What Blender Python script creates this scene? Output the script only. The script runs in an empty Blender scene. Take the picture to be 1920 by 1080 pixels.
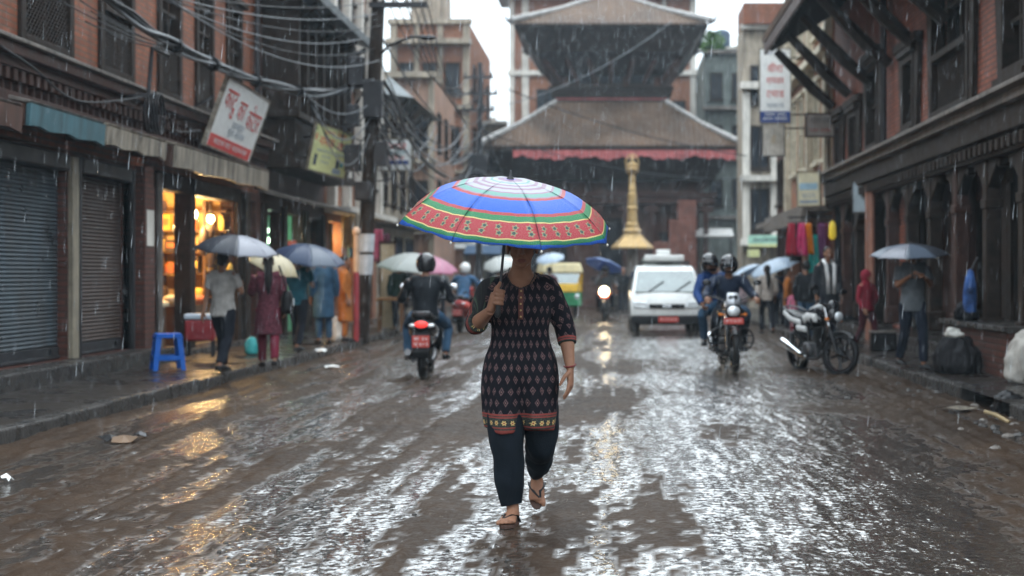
import bpy, bmesh, math, random
import numpy as np
from mathutils import Vector, Matrix, noise
R = math.radians
PI = math.pi
rnd = random.Random(7)
SC = bpy.context.scene
COL = SC.collection

# ---------------------------------------------------------------- camera, sky, sun, exposure
FPX = 2667.0            # focal length in pixels of a 1920 wide frame (50 mm)
CX, CY, CH = 1150.0, 515.0, 1.35   # vanishing point of the street, eye height
cam_d = bpy.data.cameras.new('camera')
cam = bpy.data.objects.new('camera', cam_d)
COL.objects.link(cam)
SC.camera = cam
cam.location = (0, 0, CH)
cam.rotation_euler = (PI / 2, 0, 0)
cam_d.lens = 50.0
cam_d.sensor_width = 36.0
cam_d.shift_x = -(CX - 960) / 1920.0
cam_d.shift_y = -(540 - CY) / 1920.0
cam_d.clip_start = 0.1
cam_d.clip_end = 2000
cam_d.dof.use_dof = True
cam_d.dof.focus_distance = 7.55
cam_d.dof.aperture_fstop = 2.0

world = bpy.data.worlds.new('World')
SC.world = world
world.use_nodes = True
wn = world.node_tree
for n in list(wn.nodes):
    wn.nodes.remove(n)
sky = wn.nodes.new('ShaderNodeTexSky')
sky.sky_type = 'NISHITA'
sky.sun_disc = False
sky.sun_elevation = R(58)
sky.sun_rotation = R(20)
sky.air_density = 1.0
sky.dust_density = 5.0
sky.ozone_density = 1.0
hsv = wn.nodes.new('ShaderNodeHueSaturation')       # a closed cloud deck: the same sky with its blue washed out
hsv.inputs['Saturation'].default_value = 0.22
hsv.inputs['Value'].default_value = 1.0
cloud = wn.nodes.new('ShaderNodeMixRGB')
cloud.inputs['Fac'].default_value = 0.85
# overcast sky: about three times brighter overhead than at the horizon
wtc = wn.nodes.new('ShaderNodeTexCoord')
wsep = wn.nodes.new('ShaderNodeSeparateXYZ')
wn.links.new(wtc.outputs['Generated'], wsep.inputs[0])
wma = wn.nodes.new('ShaderNodeMath'); wma.operation = 'MULTIPLY_ADD'; wma.use_clamp = False
wn.links.new(wsep.outputs[2], wma.inputs[0]); wma.inputs[1].default_value = 2.8; wma.inputs[2].default_value = 1.0
wvm = wn.nodes.new('ShaderNodeVectorMath'); wvm.operation = 'SCALE'
wvm.inputs[0].default_value = (11.2, 12.5, 13.4)
wn.links.new(wma.outputs[0], wvm.inputs['Scale'])
wn.links.new(wvm.outputs[0], cloud.inputs[2])
wb = wn.nodes.new('ShaderNodeBackground')
wb.inputs['Strength'].default_value = 0.15
wo = wn.nodes.new('ShaderNodeOutputWorld')
wn.links.new(sky.outputs[0], hsv.inputs['Color'])
wn.links.new(hsv.outputs[0], cloud.inputs[1])
wn.links.new(cloud.outputs[0], wb.inputs['Color'])
wn.links.new(wb.outputs[0], wo.inputs['Surface'])

sun_d = bpy.data.lights.new('sun', 'SUN')
sun_d.energy = 0.7
sun_d.angle = R(40)
sun_d.color = (1.0, 0.96, 0.9)
sun = bpy.data.objects.new('sun', sun_d)
COL.objects.link(sun)
# direction of light = -Z of the lamp; sun stands at elevation 58, a little right of the street axis, ahead
_el, _az = R(58), R(20)
_sd = Vector((math.sin(_az) * math.cos(_el), math.cos(_az) * math.cos(_el), math.sin(_el)))
sun.rotation_euler = _sd.to_track_quat('Z', 'Y').to_euler()

SC.view_settings.view_transform = 'Standard'
SC.view_settings.look = 'None'
SC.view_settings.exposure = -0.4
SC.view_settings.gamma = 1.0
SC.view_settings.use_curve_mapping = False
SC.render.engine = 'CYCLES'
cy = SC.cycles
cy.use_denoising = True
try:
    cy.denoiser = 'OPENIMAGEDENOISE'
except Exception:
    pass
cy.max_bounces = 6
cy.diffuse_bounces = 3
cy.glossy_bounces = 3
cy.transmission_bounces = 4
cy.transparent_max_bounces = 12
cy.volume_bounces = 1
cy.sample_clamp_indirect = 6.0
cy.caustics_reflective = False
cy.caustics_refractive = False

def at(px, py, Y):
    s = FPX / Y
    return Vector(((px - CX) / s, Y, CH - (py - CY) / s))
def gnd(px, py, z=0.0):
    s = (py - CY) / (CH - z)
    return Vector(((px - CX) / s, FPX / s, z))

# ---------------------------------------------------------------- material helpers
def N(nt, typ, ins=None, **props):
    n = nt.nodes.new(typ)
    for k, v in props.items():
        setattr(n, k, v)
    for k, v in (ins or {}).items():
        s = n.inputs[k]
        if isinstance(v, bpy.types.NodeSocket):
            nt.links.new(v, s)
        else:
            if isinstance(v, (tuple, list)) and len(v) == 3 and s.type == 'RGBA':
                v = (*v, 1)
            s.default_value = v
    return n
def MA(nt, op, a, b=0.0, c=None, clamp=False):
    n = nt.nodes.new('ShaderNodeMath')
    n.operation = op
    n.use_clamp = clamp
    for i, v in enumerate((a, b, c)):
        if v is None:
            continue
        if isinstance(v, bpy.types.NodeSocket):
            nt.links.new(v, n.inputs[i])
        else:
            n.inputs[i].default_value = v
    return n.outputs[0]
def MIX(nt, f, a, b):
    n = nt.nodes.new('ShaderNodeMixRGB')
    for i, v in enumerate((f, a, b)):
        if isinstance(v, bpy.types.NodeSocket):
            nt.links.new(v, n.inputs[i])
        elif i == 0:
            n.inputs[i].default_value = v
        else:
            n.inputs[i].default_value = (*v, 1) if len(v) == 3 else v
    return n.outputs[0]
def RAMP(nt, f, stops, interp='LINEAR'):
    n = nt.nodes.new('ShaderNodeValToRGB')
    cr = n.color_ramp
    cr.interpolation = interp
    while len(cr.elements) < len(stops):
        cr.elements.new(0.5)
    for e, (p, c) in zip(cr.elements, stops):
        e.position = p
        e.color = (c, c, c, 1) if isinstance(c, (int, float)) else (*c, 1)
    nt.links.new(f, n.inputs[0])
    return n.outputs[0]
def new_mat(name):
    m = bpy.data.materials.new(name)
    m.use_nodes = True
    nt = m.node_tree
    nt.nodes.clear()
    out = nt.nodes.new('ShaderNodeOutputMaterial')
    p = nt.nodes.new('ShaderNodeBsdfPrincipled')
    nt.links.new(p.outputs[0], out.inputs['Surface'])
    return m, nt, p, out
def mul(c, k):
    return tuple(max(0, min(1, x * k)) for x in c)
def mat(name, col, rough=0.5, metal=0.0, var=0.25, vs=4.0, bump=0.0, bs=50.0, spec=0.14, alpha=1.0,
        streak=0.0, coat=0.0, trans=0.0, rvar=0.12, sheen=0.0, streakcol=(0.03, 0.026, 0.022)):
    m, nt, p, out = new_mat(name)
    tc = N(nt, 'ShaderNodeTexCoord')
    n1 = N(nt, 'ShaderNodeTexNoise', {'Vector': tc.outputs['Object'], 'Scale': vs, 'Detail': 6.0, 'Roughness': 0.6})
    f = RAMP(nt, n1.outputs[0], [(0.3, 0.0), (0.7, 1.0)])
    c = MIX(nt, f, mul(col, 1 - var), mul(col, 1 + var))
    if streak > 0:
        mp = N(nt, 'ShaderNodeMapping', {'Vector': tc.outputs['Object'], 'Scale': (7.0, 7.0, 0.7)})
        n2 = N(nt, 'ShaderNodeTexNoise', {'Vector': mp.outputs[0], 'Scale': 1.0, 'Detail': 7.0, 'Roughness': 0.65})
        f2 = RAMP(nt, n2.outputs[0], [(0.42, 0.0), (0.68, streak)])
        c = MIX(nt, f2, c, streakcol)
    nt.links.new(c, p.inputs['Base Color'])
    r = RAMP(nt, n1.outputs[0], [(0.3, max(0.02, rough - rvar)), (0.7, min(1, rough + rvar))])
    nt.links.new(r, p.inputs['Roughness'])
    p.inputs['Metallic'].default_value = metal
    p.inputs['Specular IOR Level'].default_value = spec
    p.inputs['Alpha'].default_value = alpha
    p.inputs['Coat Weight'].default_value = coat
    p.inputs['Coat Roughness'].default_value = 0.08
    p.inputs['Transmission Weight'].default_value = trans
    if sheen:
        p.inputs['Sheen Weight'].default_value = sheen
    if bump > 0:
        nb = N(nt, 'ShaderNodeTexNoise', {'Vector': tc.outputs['Object'], 'Scale': bs, 'Detail': 5.0})
        b = N(nt, 'ShaderNodeBump', {'Height': nb.outputs[0], 'Strength': bump, 'Distance': 0.02})
        nt.links.new(b.outputs[0], p.inputs['Normal'])
    return m
def emit_mat(name, col, strength):
    m, nt, p, out = new_mat(name)
    p.inputs['Base Color'].default_value = (*col, 1)
    p.inputs['Emission Color'].default_value = (*col, 1)
    p.inputs['Emission Strength'].default_value = strength
    return m
def brick_mat(name, c1, c2, mortar, scale=1.0, rough=0.55, streak=0.5, msize=0.012):
    m, nt, p, out = new_mat(name)
    tc = N(nt, 'ShaderNodeTexCoord')
    sp = N(nt, 'ShaderNodeSeparateXYZ', {0: tc.outputs['Object']})
    u = MA(nt, 'ADD', sp.outputs[0], sp.outputs[1])
    cb = N(nt, 'ShaderNodeCombineXYZ', {0: u, 1: sp.outputs[2], 2: 0.0})
    br = N(nt, 'ShaderNodeTexBrick', {'Vector': cb.outputs[0], 'Color1': c1, 'Color2': c2, 'Mortar': mortar,
                                      'Scale': scale, 'Mortar Size': msize, 'Mortar Smooth': 0.2, 'Bias': 0.0,
                                      'Brick Width': 0.23, 'Row Height': 0.075})
    n1 = N(nt, 'ShaderNodeTexNoise', {'Vector': tc.outputs['Object'], 'Scale': 1.3, 'Detail': 8.0, 'Roughness': 0.7})
    f = RAMP(nt, n1.outputs[0], [(0.38, 0.0), (0.72, 0.6)])
    c = MIX(nt, f, br.outputs[0], mul(c1, 0.45))
    mp = N(nt, 'ShaderNodeMapping', {'Vector': tc.outputs['Object'], 'Scale': (5.0, 5.0, 0.4)})
    n2 = N(nt, 'ShaderNodeTexNoise', {'Vector': mp.outputs[0], 'Scale': 1.0, 'Detail': 7.0, 'Roughness': 0.65})
    f2 = RAMP(nt, n2.outputs[0], [(0.45, 0.0), (0.75, streak)])
    c = MIX(nt, f2, c, (0.035, 0.028, 0.024))
    nt.links.new(c, p.inputs['Base Color'])
    p.inputs['Roughness'].default_value = rough
    p.inputs['Specular IOR Level'].default_value = 0.12
    h = MA(nt, 'ADD', br.outputs[1], MA(nt, 'MULTIPLY', n1.outputs[0], -0.6))
    b = N(nt, 'ShaderNodeBump', {'Height': h, 'Strength': 0.6, 'Distance': -0.012})
    nt.links.new(b.outputs[0], p.inputs['Normal'])
    return m

# ---------------------------------------------------------------- mesh helpers
class Pl:                                   # a wall plane: u along it, n out of it, z up
    def __init__(s, O, U, Nn):
        s.O, s.U, s.N = Vector(O), Vector(U), Vector(Nn)
    def P(s, u, n, z):
        return s.O + s.U * u + s.N * n + Vector((0, 0, z))
def catmull(pts, k=6):
    """smooth a list of equal-length tuples"""
    P = [np.array(p, float) for p in pts]
    if len(P) < 3:
        return [tuple(p) for p in P]
    out = []
    for i in range(len(P) - 1):
        p0, p1, p2, p3 = P[max(0, i - 1)], P[i], P[i + 1], P[min(len(P) - 1, i + 2)]
        for j in range(k):
            t = j / k
            out.append(tuple(0.5 * ((2 * p1) + (-p0 + p2) * t + (2 * p0 - 5 * p1 + 4 * p2 - p3) * t * t + (-p0 + 3 * p1 - 3 * p2 + p3) * t ** 3)))
    out.append(tuple(P[-1]))
    return out
class MB:
    def __init__(s):
        s.v, s.f, s.m = [], [], []
    def add(s, vs, fs, mi=0, M=None):
        o = len(s.v)
        if M is not None:
            vs = [M @ Vector(v) for v in vs]
        s.v.extend(tuple(v) for v in vs)
        s.f.extend(tuple(i + o for i in f) for f in fs)
        s.m.extend([mi] * len(fs))
        return s
    BF = [(0, 3, 2, 1), (4, 5, 6, 7), (0, 1, 5, 4), (1, 2, 6, 5), (2, 3, 7, 6), (3, 0, 4, 7)]
    def box(s, x0, x1, y0, y1, z0, z1, mi=0, M=None):
        return s.add([(x0, y0, z0), (x1, y0, z0), (x1, y1, z0), (x0, y1, z0), (x0, y0, z1), (x1, y0, z1), (x1, y1, z1), (x0, y1, z1)], s.BF, mi, M)
    def pb(s, pl, u0, u1, n0, n1, z0, z1, mi=0):
        c = [pl.P(u, n, z) for z in (z0, z1) for u, n in ((u0, n0), (u1, n0), (u1, n1), (u0, n1))]
        return s.add(c, s.BF, mi)
    def hexa(s, c, mi=0):                    # eight corners: bottom ring, top ring
        return s.add(c, s.BF, mi)
    def tube(s, pts, rad, n=8, mi=0, cap=True, lat=None, M=None):
        """rad: number, list of numbers, or list of (rx, ry); lat: the direction of rx"""
        P = [Vector(p) for p in pts]
        k = len(P)
        if not isinstance(rad, (list, tuple)):
            rad = [rad] * k
        rad = [(r, r) if not isinstance(r, (list, tuple)) else r for r in rad]
        vs, fs = [], []
        T = []
        for i in range(k):
            d = P[min(k - 1, i + 1)] - P[max(0, i - 1)]
            T.append(d.normalized() if d.length > 1e-9 else Vector((0, 0, 1)))
        if lat is not None:
            lat = Vector(lat)
        a = None
        for i in range(k):
            if lat is not None:
                a = (lat - T[i] * lat.dot(T[i])).normalized()
            elif a is None:
                h = Vector((0, 0, 1)) if abs(T[i].z) < 0.9 else Vector((1, 0, 0))
                a = T[i].cross(h).normalized()
            else:
                a = (a - T[i] * a.dot(T[i])).normalized()
            b = T[i].cross(a)
            for j in range(n):
                t = 2 * PI * j / n
                vs.append(P[i] + a * (rad[i][0] * math.cos(t)) + b * (rad[i][1] * math.sin(t)))
        for i in range(k - 1):
            for j in range(n):
                j2 = (j + 1) % n
                fs.append((i * n + j, i * n + j2, (i + 1) * n + j2, (i + 1) * n + j))
        if cap:
            fs.append(tuple(range(n - 1, -1, -1)))
            fs.append(tuple((k - 1) * n + j for j in range(n)))
        return s.add(vs, fs, mi, M)
    def lathe(s, prof, n=24, mi=0, M=None, cap=True):   # profile (r, z) about z
        vs, fs = [], []
        for r, z in prof:
            for j in range(n):
                t = 2 * PI * j / n
                vs.append((r * math.cos(t), r * math.sin(t), z))
        for i in range(len(prof) - 1):
            for j in range(n):
                j2 = (j + 1) % n
                fs.append((i * n + j, i * n + j2, (i + 1) * n + j2, (i + 1) * n + j))
        if cap:
            if prof[0][0] > 1e-6:
                fs.append(tuple(range(n - 1, -1, -1)))
            if prof[-1][0] > 1e-6:
                fs.append(tuple((len(prof) - 1) * n + j for j in range(n)))
        return s.add(vs, fs, mi, M)
    def ell(s, c, r, mi=0, n=16, k=10, M=None):
        c = Vector(c)
        A = Matrix.Translation(c) @ Matrix.Diagonal((r[0], r[1], r[2], 1))
        if M is not None:
            A = M @ A
        prof = [(max(1e-4, math.sin(PI * i / k)), -math.cos(PI * i / k)) for i in range(k + 1)]
        return s.lathe(prof, n, mi, A)
    def prism(s, poly, t0, t1, mi=0, M=None):           # polygon in xz, thickness along y
        n = len(poly)
        vs = [(x, t0, z) for x, z in poly] + [(x, t1, z) for x, z in poly]
        fs = [tuple(range(n)), tuple(range(2 * n - 1, n - 1, -1))] + [(i, i + n, (i + 1) % n + n, (i + 1) % n) for i in range(n)]
        return s.add(vs, fs, mi, M)
    def mesh(s, name):
        me = bpy.data.meshes.new(name)
        me.from_pydata(s.v, [], s.f)
        me.polygons.foreach_set('material_index', s.m)
        bm = bmesh.new()
        bm.from_mesh(me)
        bmesh.ops.recalc_face_normals(bm, faces=bm.faces)
        bm.to_mesh(me)
        bm.free()
        return me
    def build(s, name, mats, parent=None, smooth=None, bevel=0.0, world=False, solid=0.0, sub=0):
        me = s.mesh(name)
        return link(me, name, mats, parent, smooth, bevel, world, solid, sub)
def link(me, name, mats, parent=None, smooth=None, bevel=0.0, world=False, solid=0.0, sub=0):
    for m in (mats if isinstance(mats, (list, tuple)) else [mats]):
        me.materials.append(m)
    if smooth is not None:
        me.polygons.foreach_set('use_smooth', [True] * len(me.polygons))
        if smooth < 179:
            me.set_sharp_from_angle(angle=R(smooth))
    o = bpy.data.objects.new(name, me)
    COL.objects.link(o)
    if parent is not None:
        o.parent = parent
        if world:
            r = parent
            Mw = Matrix()
            while r is not None:
                Mw = r.matrix_basis @ Mw if r.parent is None else (r.matrix_parent_inverse @ r.matrix_basis) @ Mw
                r = r.parent
            o.matrix_parent_inverse = Mw.inverted()
    if sub:
        md = o.modifiers.new('sub', 'SUBSURF'); md.levels = sub; md.render_levels = sub
    if solid:
        md = o.modifiers.new('solid', 'SOLIDIFY'); md.thickness = solid; md.offset = 0
    if bevel:
        md = o.modifiers.new('bevel', 'BEVEL'); md.width = bevel; md.segments = 2; md.limit_method = 'ANGLE'; md.angle_limit = R(40)
    return o
def tag(o, label, cat, group=None, kind=None):
    if label: o['label'] = label
    if cat: o['category'] = cat
    if group: o['group'] = group
    if kind: o['kind'] = kind
    return o
def thing(name, label, cat, loc=(0, 0, 0), rotz=0.0, group=None):
    o = bpy.data.objects.new(name, None)
    o.empty_display_size = 0.2
    COL.objects.link(o)
    o.location = loc
    o.rotation_euler = (0, 0, rotz)
    return tag(o, label, cat, group)
def struct(o):
    o['kind'] = 'structure'
    return o
def dup(o, parent=None):
    c = o.copy(); COL.objects.link(c)
    if parent is not None: c.parent = parent
    for ch in list(o.children): dup(ch, c)
    return c
def vox(mb, name, voxel, mats, parent=None, it=4, wr=None, matf=None, cut=None, uvf=None, solid=0.0):
    """melt overlapping closed shapes into one continuous surface"""
    me = bpy.data.meshes.new('tmp')
    me.from_pydata(mb.v, [], mb.f)
    bm = bmesh.new(); bm.from_mesh(me)
    bmesh.ops.recalc_face_normals(bm, faces=bm.faces)
    bm.to_mesh(me); bm.free()
    t = bpy.data.objects.new('tmp', me); COL.objects.link(t)
    md = t.modifiers.new('r', 'REMESH'); md.mode = 'VOXEL'; md.voxel_size = voxel
    if it:
        md = t.modifiers.new('s', 'SMOOTH'); md.factor = 0.5; md.iterations = it
    dg = bpy.context.evaluated_depsgraph_get()
    me2 = bpy.data.meshes.new_from_object(t.evaluated_get(dg))
    bpy.data.objects.remove(t); bpy.data.meshes.remove(me)
    me2.name = name
    if wr:
        amp, sc = wr
        nv = len(me2.vertices)
        co = np.empty(nv * 3); me2.vertices.foreach_get('co', co); co = co.reshape(-1, 3)
        no = np.array([v.normal[:] for v in me2.vertices])
        d = np.array([noise.noise(Vector((p[0] * sc[0], p[1] * sc[1], p[2] * sc[2]))) + 0.5 * noise.noise(Vector((p[0] * sc[0] * 2.3 + 9, p[1] * sc[1] * 2.3, p[2] * sc[2] * 2.3))) for p in co])
        co = co + no * (d * amp)[:, None]
        me2.vertices.foreach_set('co', co.ravel())
    if cut:
        bm = bmesh.new(); bm.from_mesh(me2)
        bmesh.ops.delete(bm, geom=[f for f in bm.faces if cut(f.calc_center_median(), f.normal)], context='FACES')
        bm.to_mesh(me2); bm.free()
    if matf:
        me2.polygons.foreach_set('material_index', [matf(p.center, p.normal) for p in me2.polygons])
    if uvf:
        uvl = me2.uv_layers.new(name='UVMap')
        dat = np.zeros((len(me2.loops), 2))
        vs = me2.vertices
        for p in me2.polygons:
            z = uvf(p.center, None)
            for li in p.loop_indices:
                dat[li] = uvf(vs[me2.loops[li].vertex_index].co, z)
        uvl.data.foreach_set('uv', dat.ravel())
    return link(me2, name, mats, parent, smooth=180, solid=solid)
def text_mesh(body, size, extrude=0.0):
    cu = bpy.data.curves.new('t', 'FONT')
    cu.body = body; cu.size = size; cu.align_x = 'CENTER'; cu.align_y = 'CENTER'; cu.extrude = extrude; cu.resolution_u = 3
    o = bpy.data.objects.new('t', cu); COL.objects.link(o)
    dg = bpy.context.evaluated_depsgraph_get()
    me = bpy.data.meshes.new_from_object(o.evaluated_get(dg))
    vs = [tuple(v.co) for v in me.vertices]; fs = [tuple(p.vertices) for p in me.polygons]
    bpy.data.objects.remove(o); bpy.data.curves.remove(cu); bpy.data.meshes.remove(me)
    return vs, fs
def fit_text(mb, body, size, M, mi=0, width=None):
    vs, fs = text_mesh(body, size)
    if not vs: return
    xs = [v[0] for v in vs]; ys = [v[1] for v in vs]
    cx, cyy = (min(xs) + max(xs)) / 2, (min(ys) + max(ys)) / 2
    k = width / (max(xs) - min(xs)) if width else 1
    mb.add([((v[0] - cx) * k, (v[1] - cyy), 0.0) for v in vs], fs, mi, M)
# ---------------------------------------------------------------- materials of the street
M = {}
M['brick'] = brick_mat('red brick', (0.29, 0.095, 0.05), (0.20, 0.068, 0.04), (0.13, 0.095, 0.07))
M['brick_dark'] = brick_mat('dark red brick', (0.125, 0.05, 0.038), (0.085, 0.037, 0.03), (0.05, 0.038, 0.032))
M['brick_orange'] = brick_mat('orange brick', (0.36, 0.14, 0.075), (0.28, 0.11, 0.065), (0.24, 0.18, 0.14), streak=0.3)
M['timber'] = mat('old dark timber', (0.021, 0.0135, 0.010), 0.6, var=0.6, vs=7, bump=0.3, bs=40, streak=0.3)
M['timber_red'] = mat('reddish timber', (0.05, 0.025, 0.02), 0.5, var=0.4, vs=7, bump=0.3, bs=40, streak=0.3)
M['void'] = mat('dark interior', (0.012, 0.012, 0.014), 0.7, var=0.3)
M['pane'] = mat('dusty dark glass', (0.02, 0.024, 0.03), 0.12, var=0.4, vs=2)
M['plaster'] = mat('stained cream plaster', (0.33, 0.28, 0.22), 0.6, var=0.3, vs=1.6, streak=0.75, bump=0.2, bs=30)
M['white_plaster'] = mat('stained white plaster', (0.56, 0.53, 0.48), 0.55, var=0.2, vs=2, streak=0.45, bump=0.2, bs=30)
M['concrete'] = mat('wet concrete', (0.17, 0.15, 0.135), 0.45, var=0.4, vs=2.5, streak=0.75, bump=0.3, bs=40)
M['concrete_pale'] = mat('pale stained slab', (0.27, 0.235, 0.19), 0.45, var=0.35, vs=3, streak=0.95, bump=0.3, bs=40)
M['stone_wet'] = mat('wet dark stone', (0.04, 0.037, 0.035), 0.28, var=0.45, vs=5, bump=0.5, bs=30)
M['tile_roof'] = mat('weathered roof tiles', (0.085, 0.052, 0.034), 0.65, var=0.6, vs=0.5, bump=0.5, bs=14, streak=0.3, spec=.1, streakcol=(0.22, 0.21, 0.2))
M['ridge'] = mat('pale ridge mortar', (0.30, 0.29, 0.28), 0.5, var=0.3, streak=0.4)
M['slate'] = mat('grey sheet roofing', (0.17, 0.19, 0.2), 0.4, var=0.3, vs=2, streak=0.4)
M['shutter_blue'] = mat('faded grey-blue shutter steel', (0.06, 0.08, 0.095), 0.36, 0.3, var=0.25, vs=2.2, streak=0.6, streakcol=(0.05, 0.035, 0.025))
M['shutter_brown'] = mat('rusty brown shutter steel', (0.085, 0.065, 0.058), 0.4, 0.3, var=0.3, vs=2.2, streak=0.65, streakcol=(0.06, 0.035, 0.022))
M['steel_pale'] = mat('chipped pale painted steel', (0.24, 0.21, 0.16), 0.4, 0.1, var=0.35, vs=5, streak=0.6)
M['awning_blue'] = mat('faded turquoise sheet', (0.07, 0.145, 0.17), 0.45, var=0.25, vs=3, streak=0.55)
M['awning_rust'] = mat('dark rust sheet', (0.09, 0.05, 0.04), 0.45, var=0.4, vs=4, streak=0.5)
M['black'] = mat('black rubber', (0.012, 0.012, 0.013), 0.45, var=0.3)
M['cable'] = mat('black cable sheath', (0.016, 0.016, 0.018), 0.35, var=0.2)
M['cable_grey'] = mat('grey cable sheath', (0.16, 0.17, 0.18), 0.35, var=0.2)
M['iron'] = mat('dark iron', (0.04, 0.04, 0.043), 0.4, 0.5, var=0.3)
M['red_cloth'] = mat('red cloth', (0.30, 0.085, 0.085), 0.7, var=0.4, vs=3)
M['gold'] = mat('gilded metal', (0.40, 0.27, 0.12), 0.45, 0.45, var=0.25, vs=6, streak=0.3, bump=0.15, bs=20)
M['white_paint'] = mat('white board paint', (0.74, 0.75, 0.74), 0.35, var=0.06, vs=3, streak=0.22, streakcol=(0.3, 0.26, 0.22))
M['red_paint'] = mat('red sign paint', (0.55, 0.06, 0.055), 0.4, var=0.2)
M['navy_paint'] = mat('navy sign paint', (0.035, 0.06, 0.2), 0.4, var=0.15)
M['sign_yellow'] = mat('pale yellow green board', (0.58, 0.60, 0.30), 0.4, var=0.1, streak=0.2)
M['teal_paint'] = mat('teal sign paint', (0.05, 0.25, 0.32), 0.4)
M['green_leaf'] = mat('leaf green', (0.07, 0.14, 0.035), 0.5, var=0.5, vs=3)

# ---------------------------------------------------------------- road: wet mud with ruts and a water film
KL, KR = -4.75, 3.72            # kerb faces
WL, WR = -6.6, 4.85             # house fronts
def vnoise(x, y, seed):
    xi, yi = np.floor(x).astype(np.int64), np.floor(y).astype(np.int64)
    xf, yf = x - xi, y - yi
    def h(a, b):
        n = (a * 374761393 + b * 668265263 + seed * 69069) & 0xFFFFFFFF
        n = ((n ^ (n >> 13)) * 1274126177) & 0xFFFFFFFF
        return ((n ^ (n >> 16)) & 0xFFFF) / 65535.0
    u, v = xf * xf * (3 - 2 * xf), yf * yf * (3 - 2 * yf)
    return (h(xi, yi) * (1 - u) + h(xi + 1, yi) * u) * (1 - v) + (h(xi, yi + 1) * (1 - u) + h(xi + 1, yi + 1) * u) * v
def fbm(x, y, seed, o=4):
    s, a, t = 0, 1.0, 0
    for i in range(o):
        s = s + a * vnoise(x * 2 ** i, y * 2 ** i, seed + i * 17); t += a; a *= 0.5
    return s / t
def sstep(a, b, x):
    t = np.clip((x - a) / (b - a), 0, 1)
    return t * t * (3 - 2 * t)
def road_height(X, Y):
    wx = X + 0.25 * (fbm(X * 0.3, Y * 0.12, 3, 3) - 0.5) * 2
    mud = 1 - sstep(-0.6, 0.9, wx + 0.5 * (fbm(X * 0.6, Y * 0.3, 5) - 0.5)) * 0.86
    edge = sstep(1.7, 3.3, wx + 0.9 * (fbm(X * 0.7, Y * 0.4, 6) - 0.5))
    mud = np.maximum(mud, edge)
    n1 = fbm(wx * 3.3, Y * 0.22, 11, 3)
    n2 = fbm(wx * 9.0, Y * 0.75, 12, 4)
    n3 = fbm(X * 19, Y * 9, 13, 3)
    n4 = fbm(X * 1.1, Y * 0.5, 14, 3)
    h = (n1 - 0.5) * 0.055 * mud + (n2 - 0.5) * 0.040 * mud + (n3 - 0.5) * (0.014 + 0.018 * mud) + (n4 - 0.5) * 0.035
    h += 0.010 * sstep(-3.2, -4.6, X) + 0.012 * edge
    w = -0.0015 + 0.010 * sstep(-0.5, 0.7, wx) * (1 - sstep(1.6, 3.0, wx)) + 0.006 * (fbm(X * 0.4, Y * 0.25, 15, 2) - 0.5)
    return h, w, mud
ys = [3.6]
while ys[-1] < 58:
    ys.append(ys[-1] + max(0.035, (ys[-1]) * 0.0052))
ys = np.array(ys)
xs = np.linspace(KL + 0.0, KR, 290)
GX, GY = np.meshgrid(xs, ys)
h, w, mud = road_height(GX, GY)
GZ = np.maximum(h, w) + 0.012
GZ = np.where(GY > 50, GZ * (58 - GY) / 8, GZ)
wet = sstep(-0.0015, 0.003, w - h)
nx, ny = len(xs), len(ys)
vv = np.stack([GX.ravel(), GY.ravel(), GZ.ravel()], 1)
idx = np.arange(nx * ny).reshape(ny, nx)
ff = np.stack([idx[:-1, :-1].ravel(), idx[:-1, 1:].ravel(), idx[1:, 1:].ravel(), idx[1:, :-1].ravel()], 1)
me = bpy.data.meshes.new('road')
me.from_pydata(vv.tolist(), [], ff.tolist())
att = me.attributes.new('wet', 'FLOAT', 'POINT')
att.data.foreach_set('value', wet.ravel())
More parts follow.
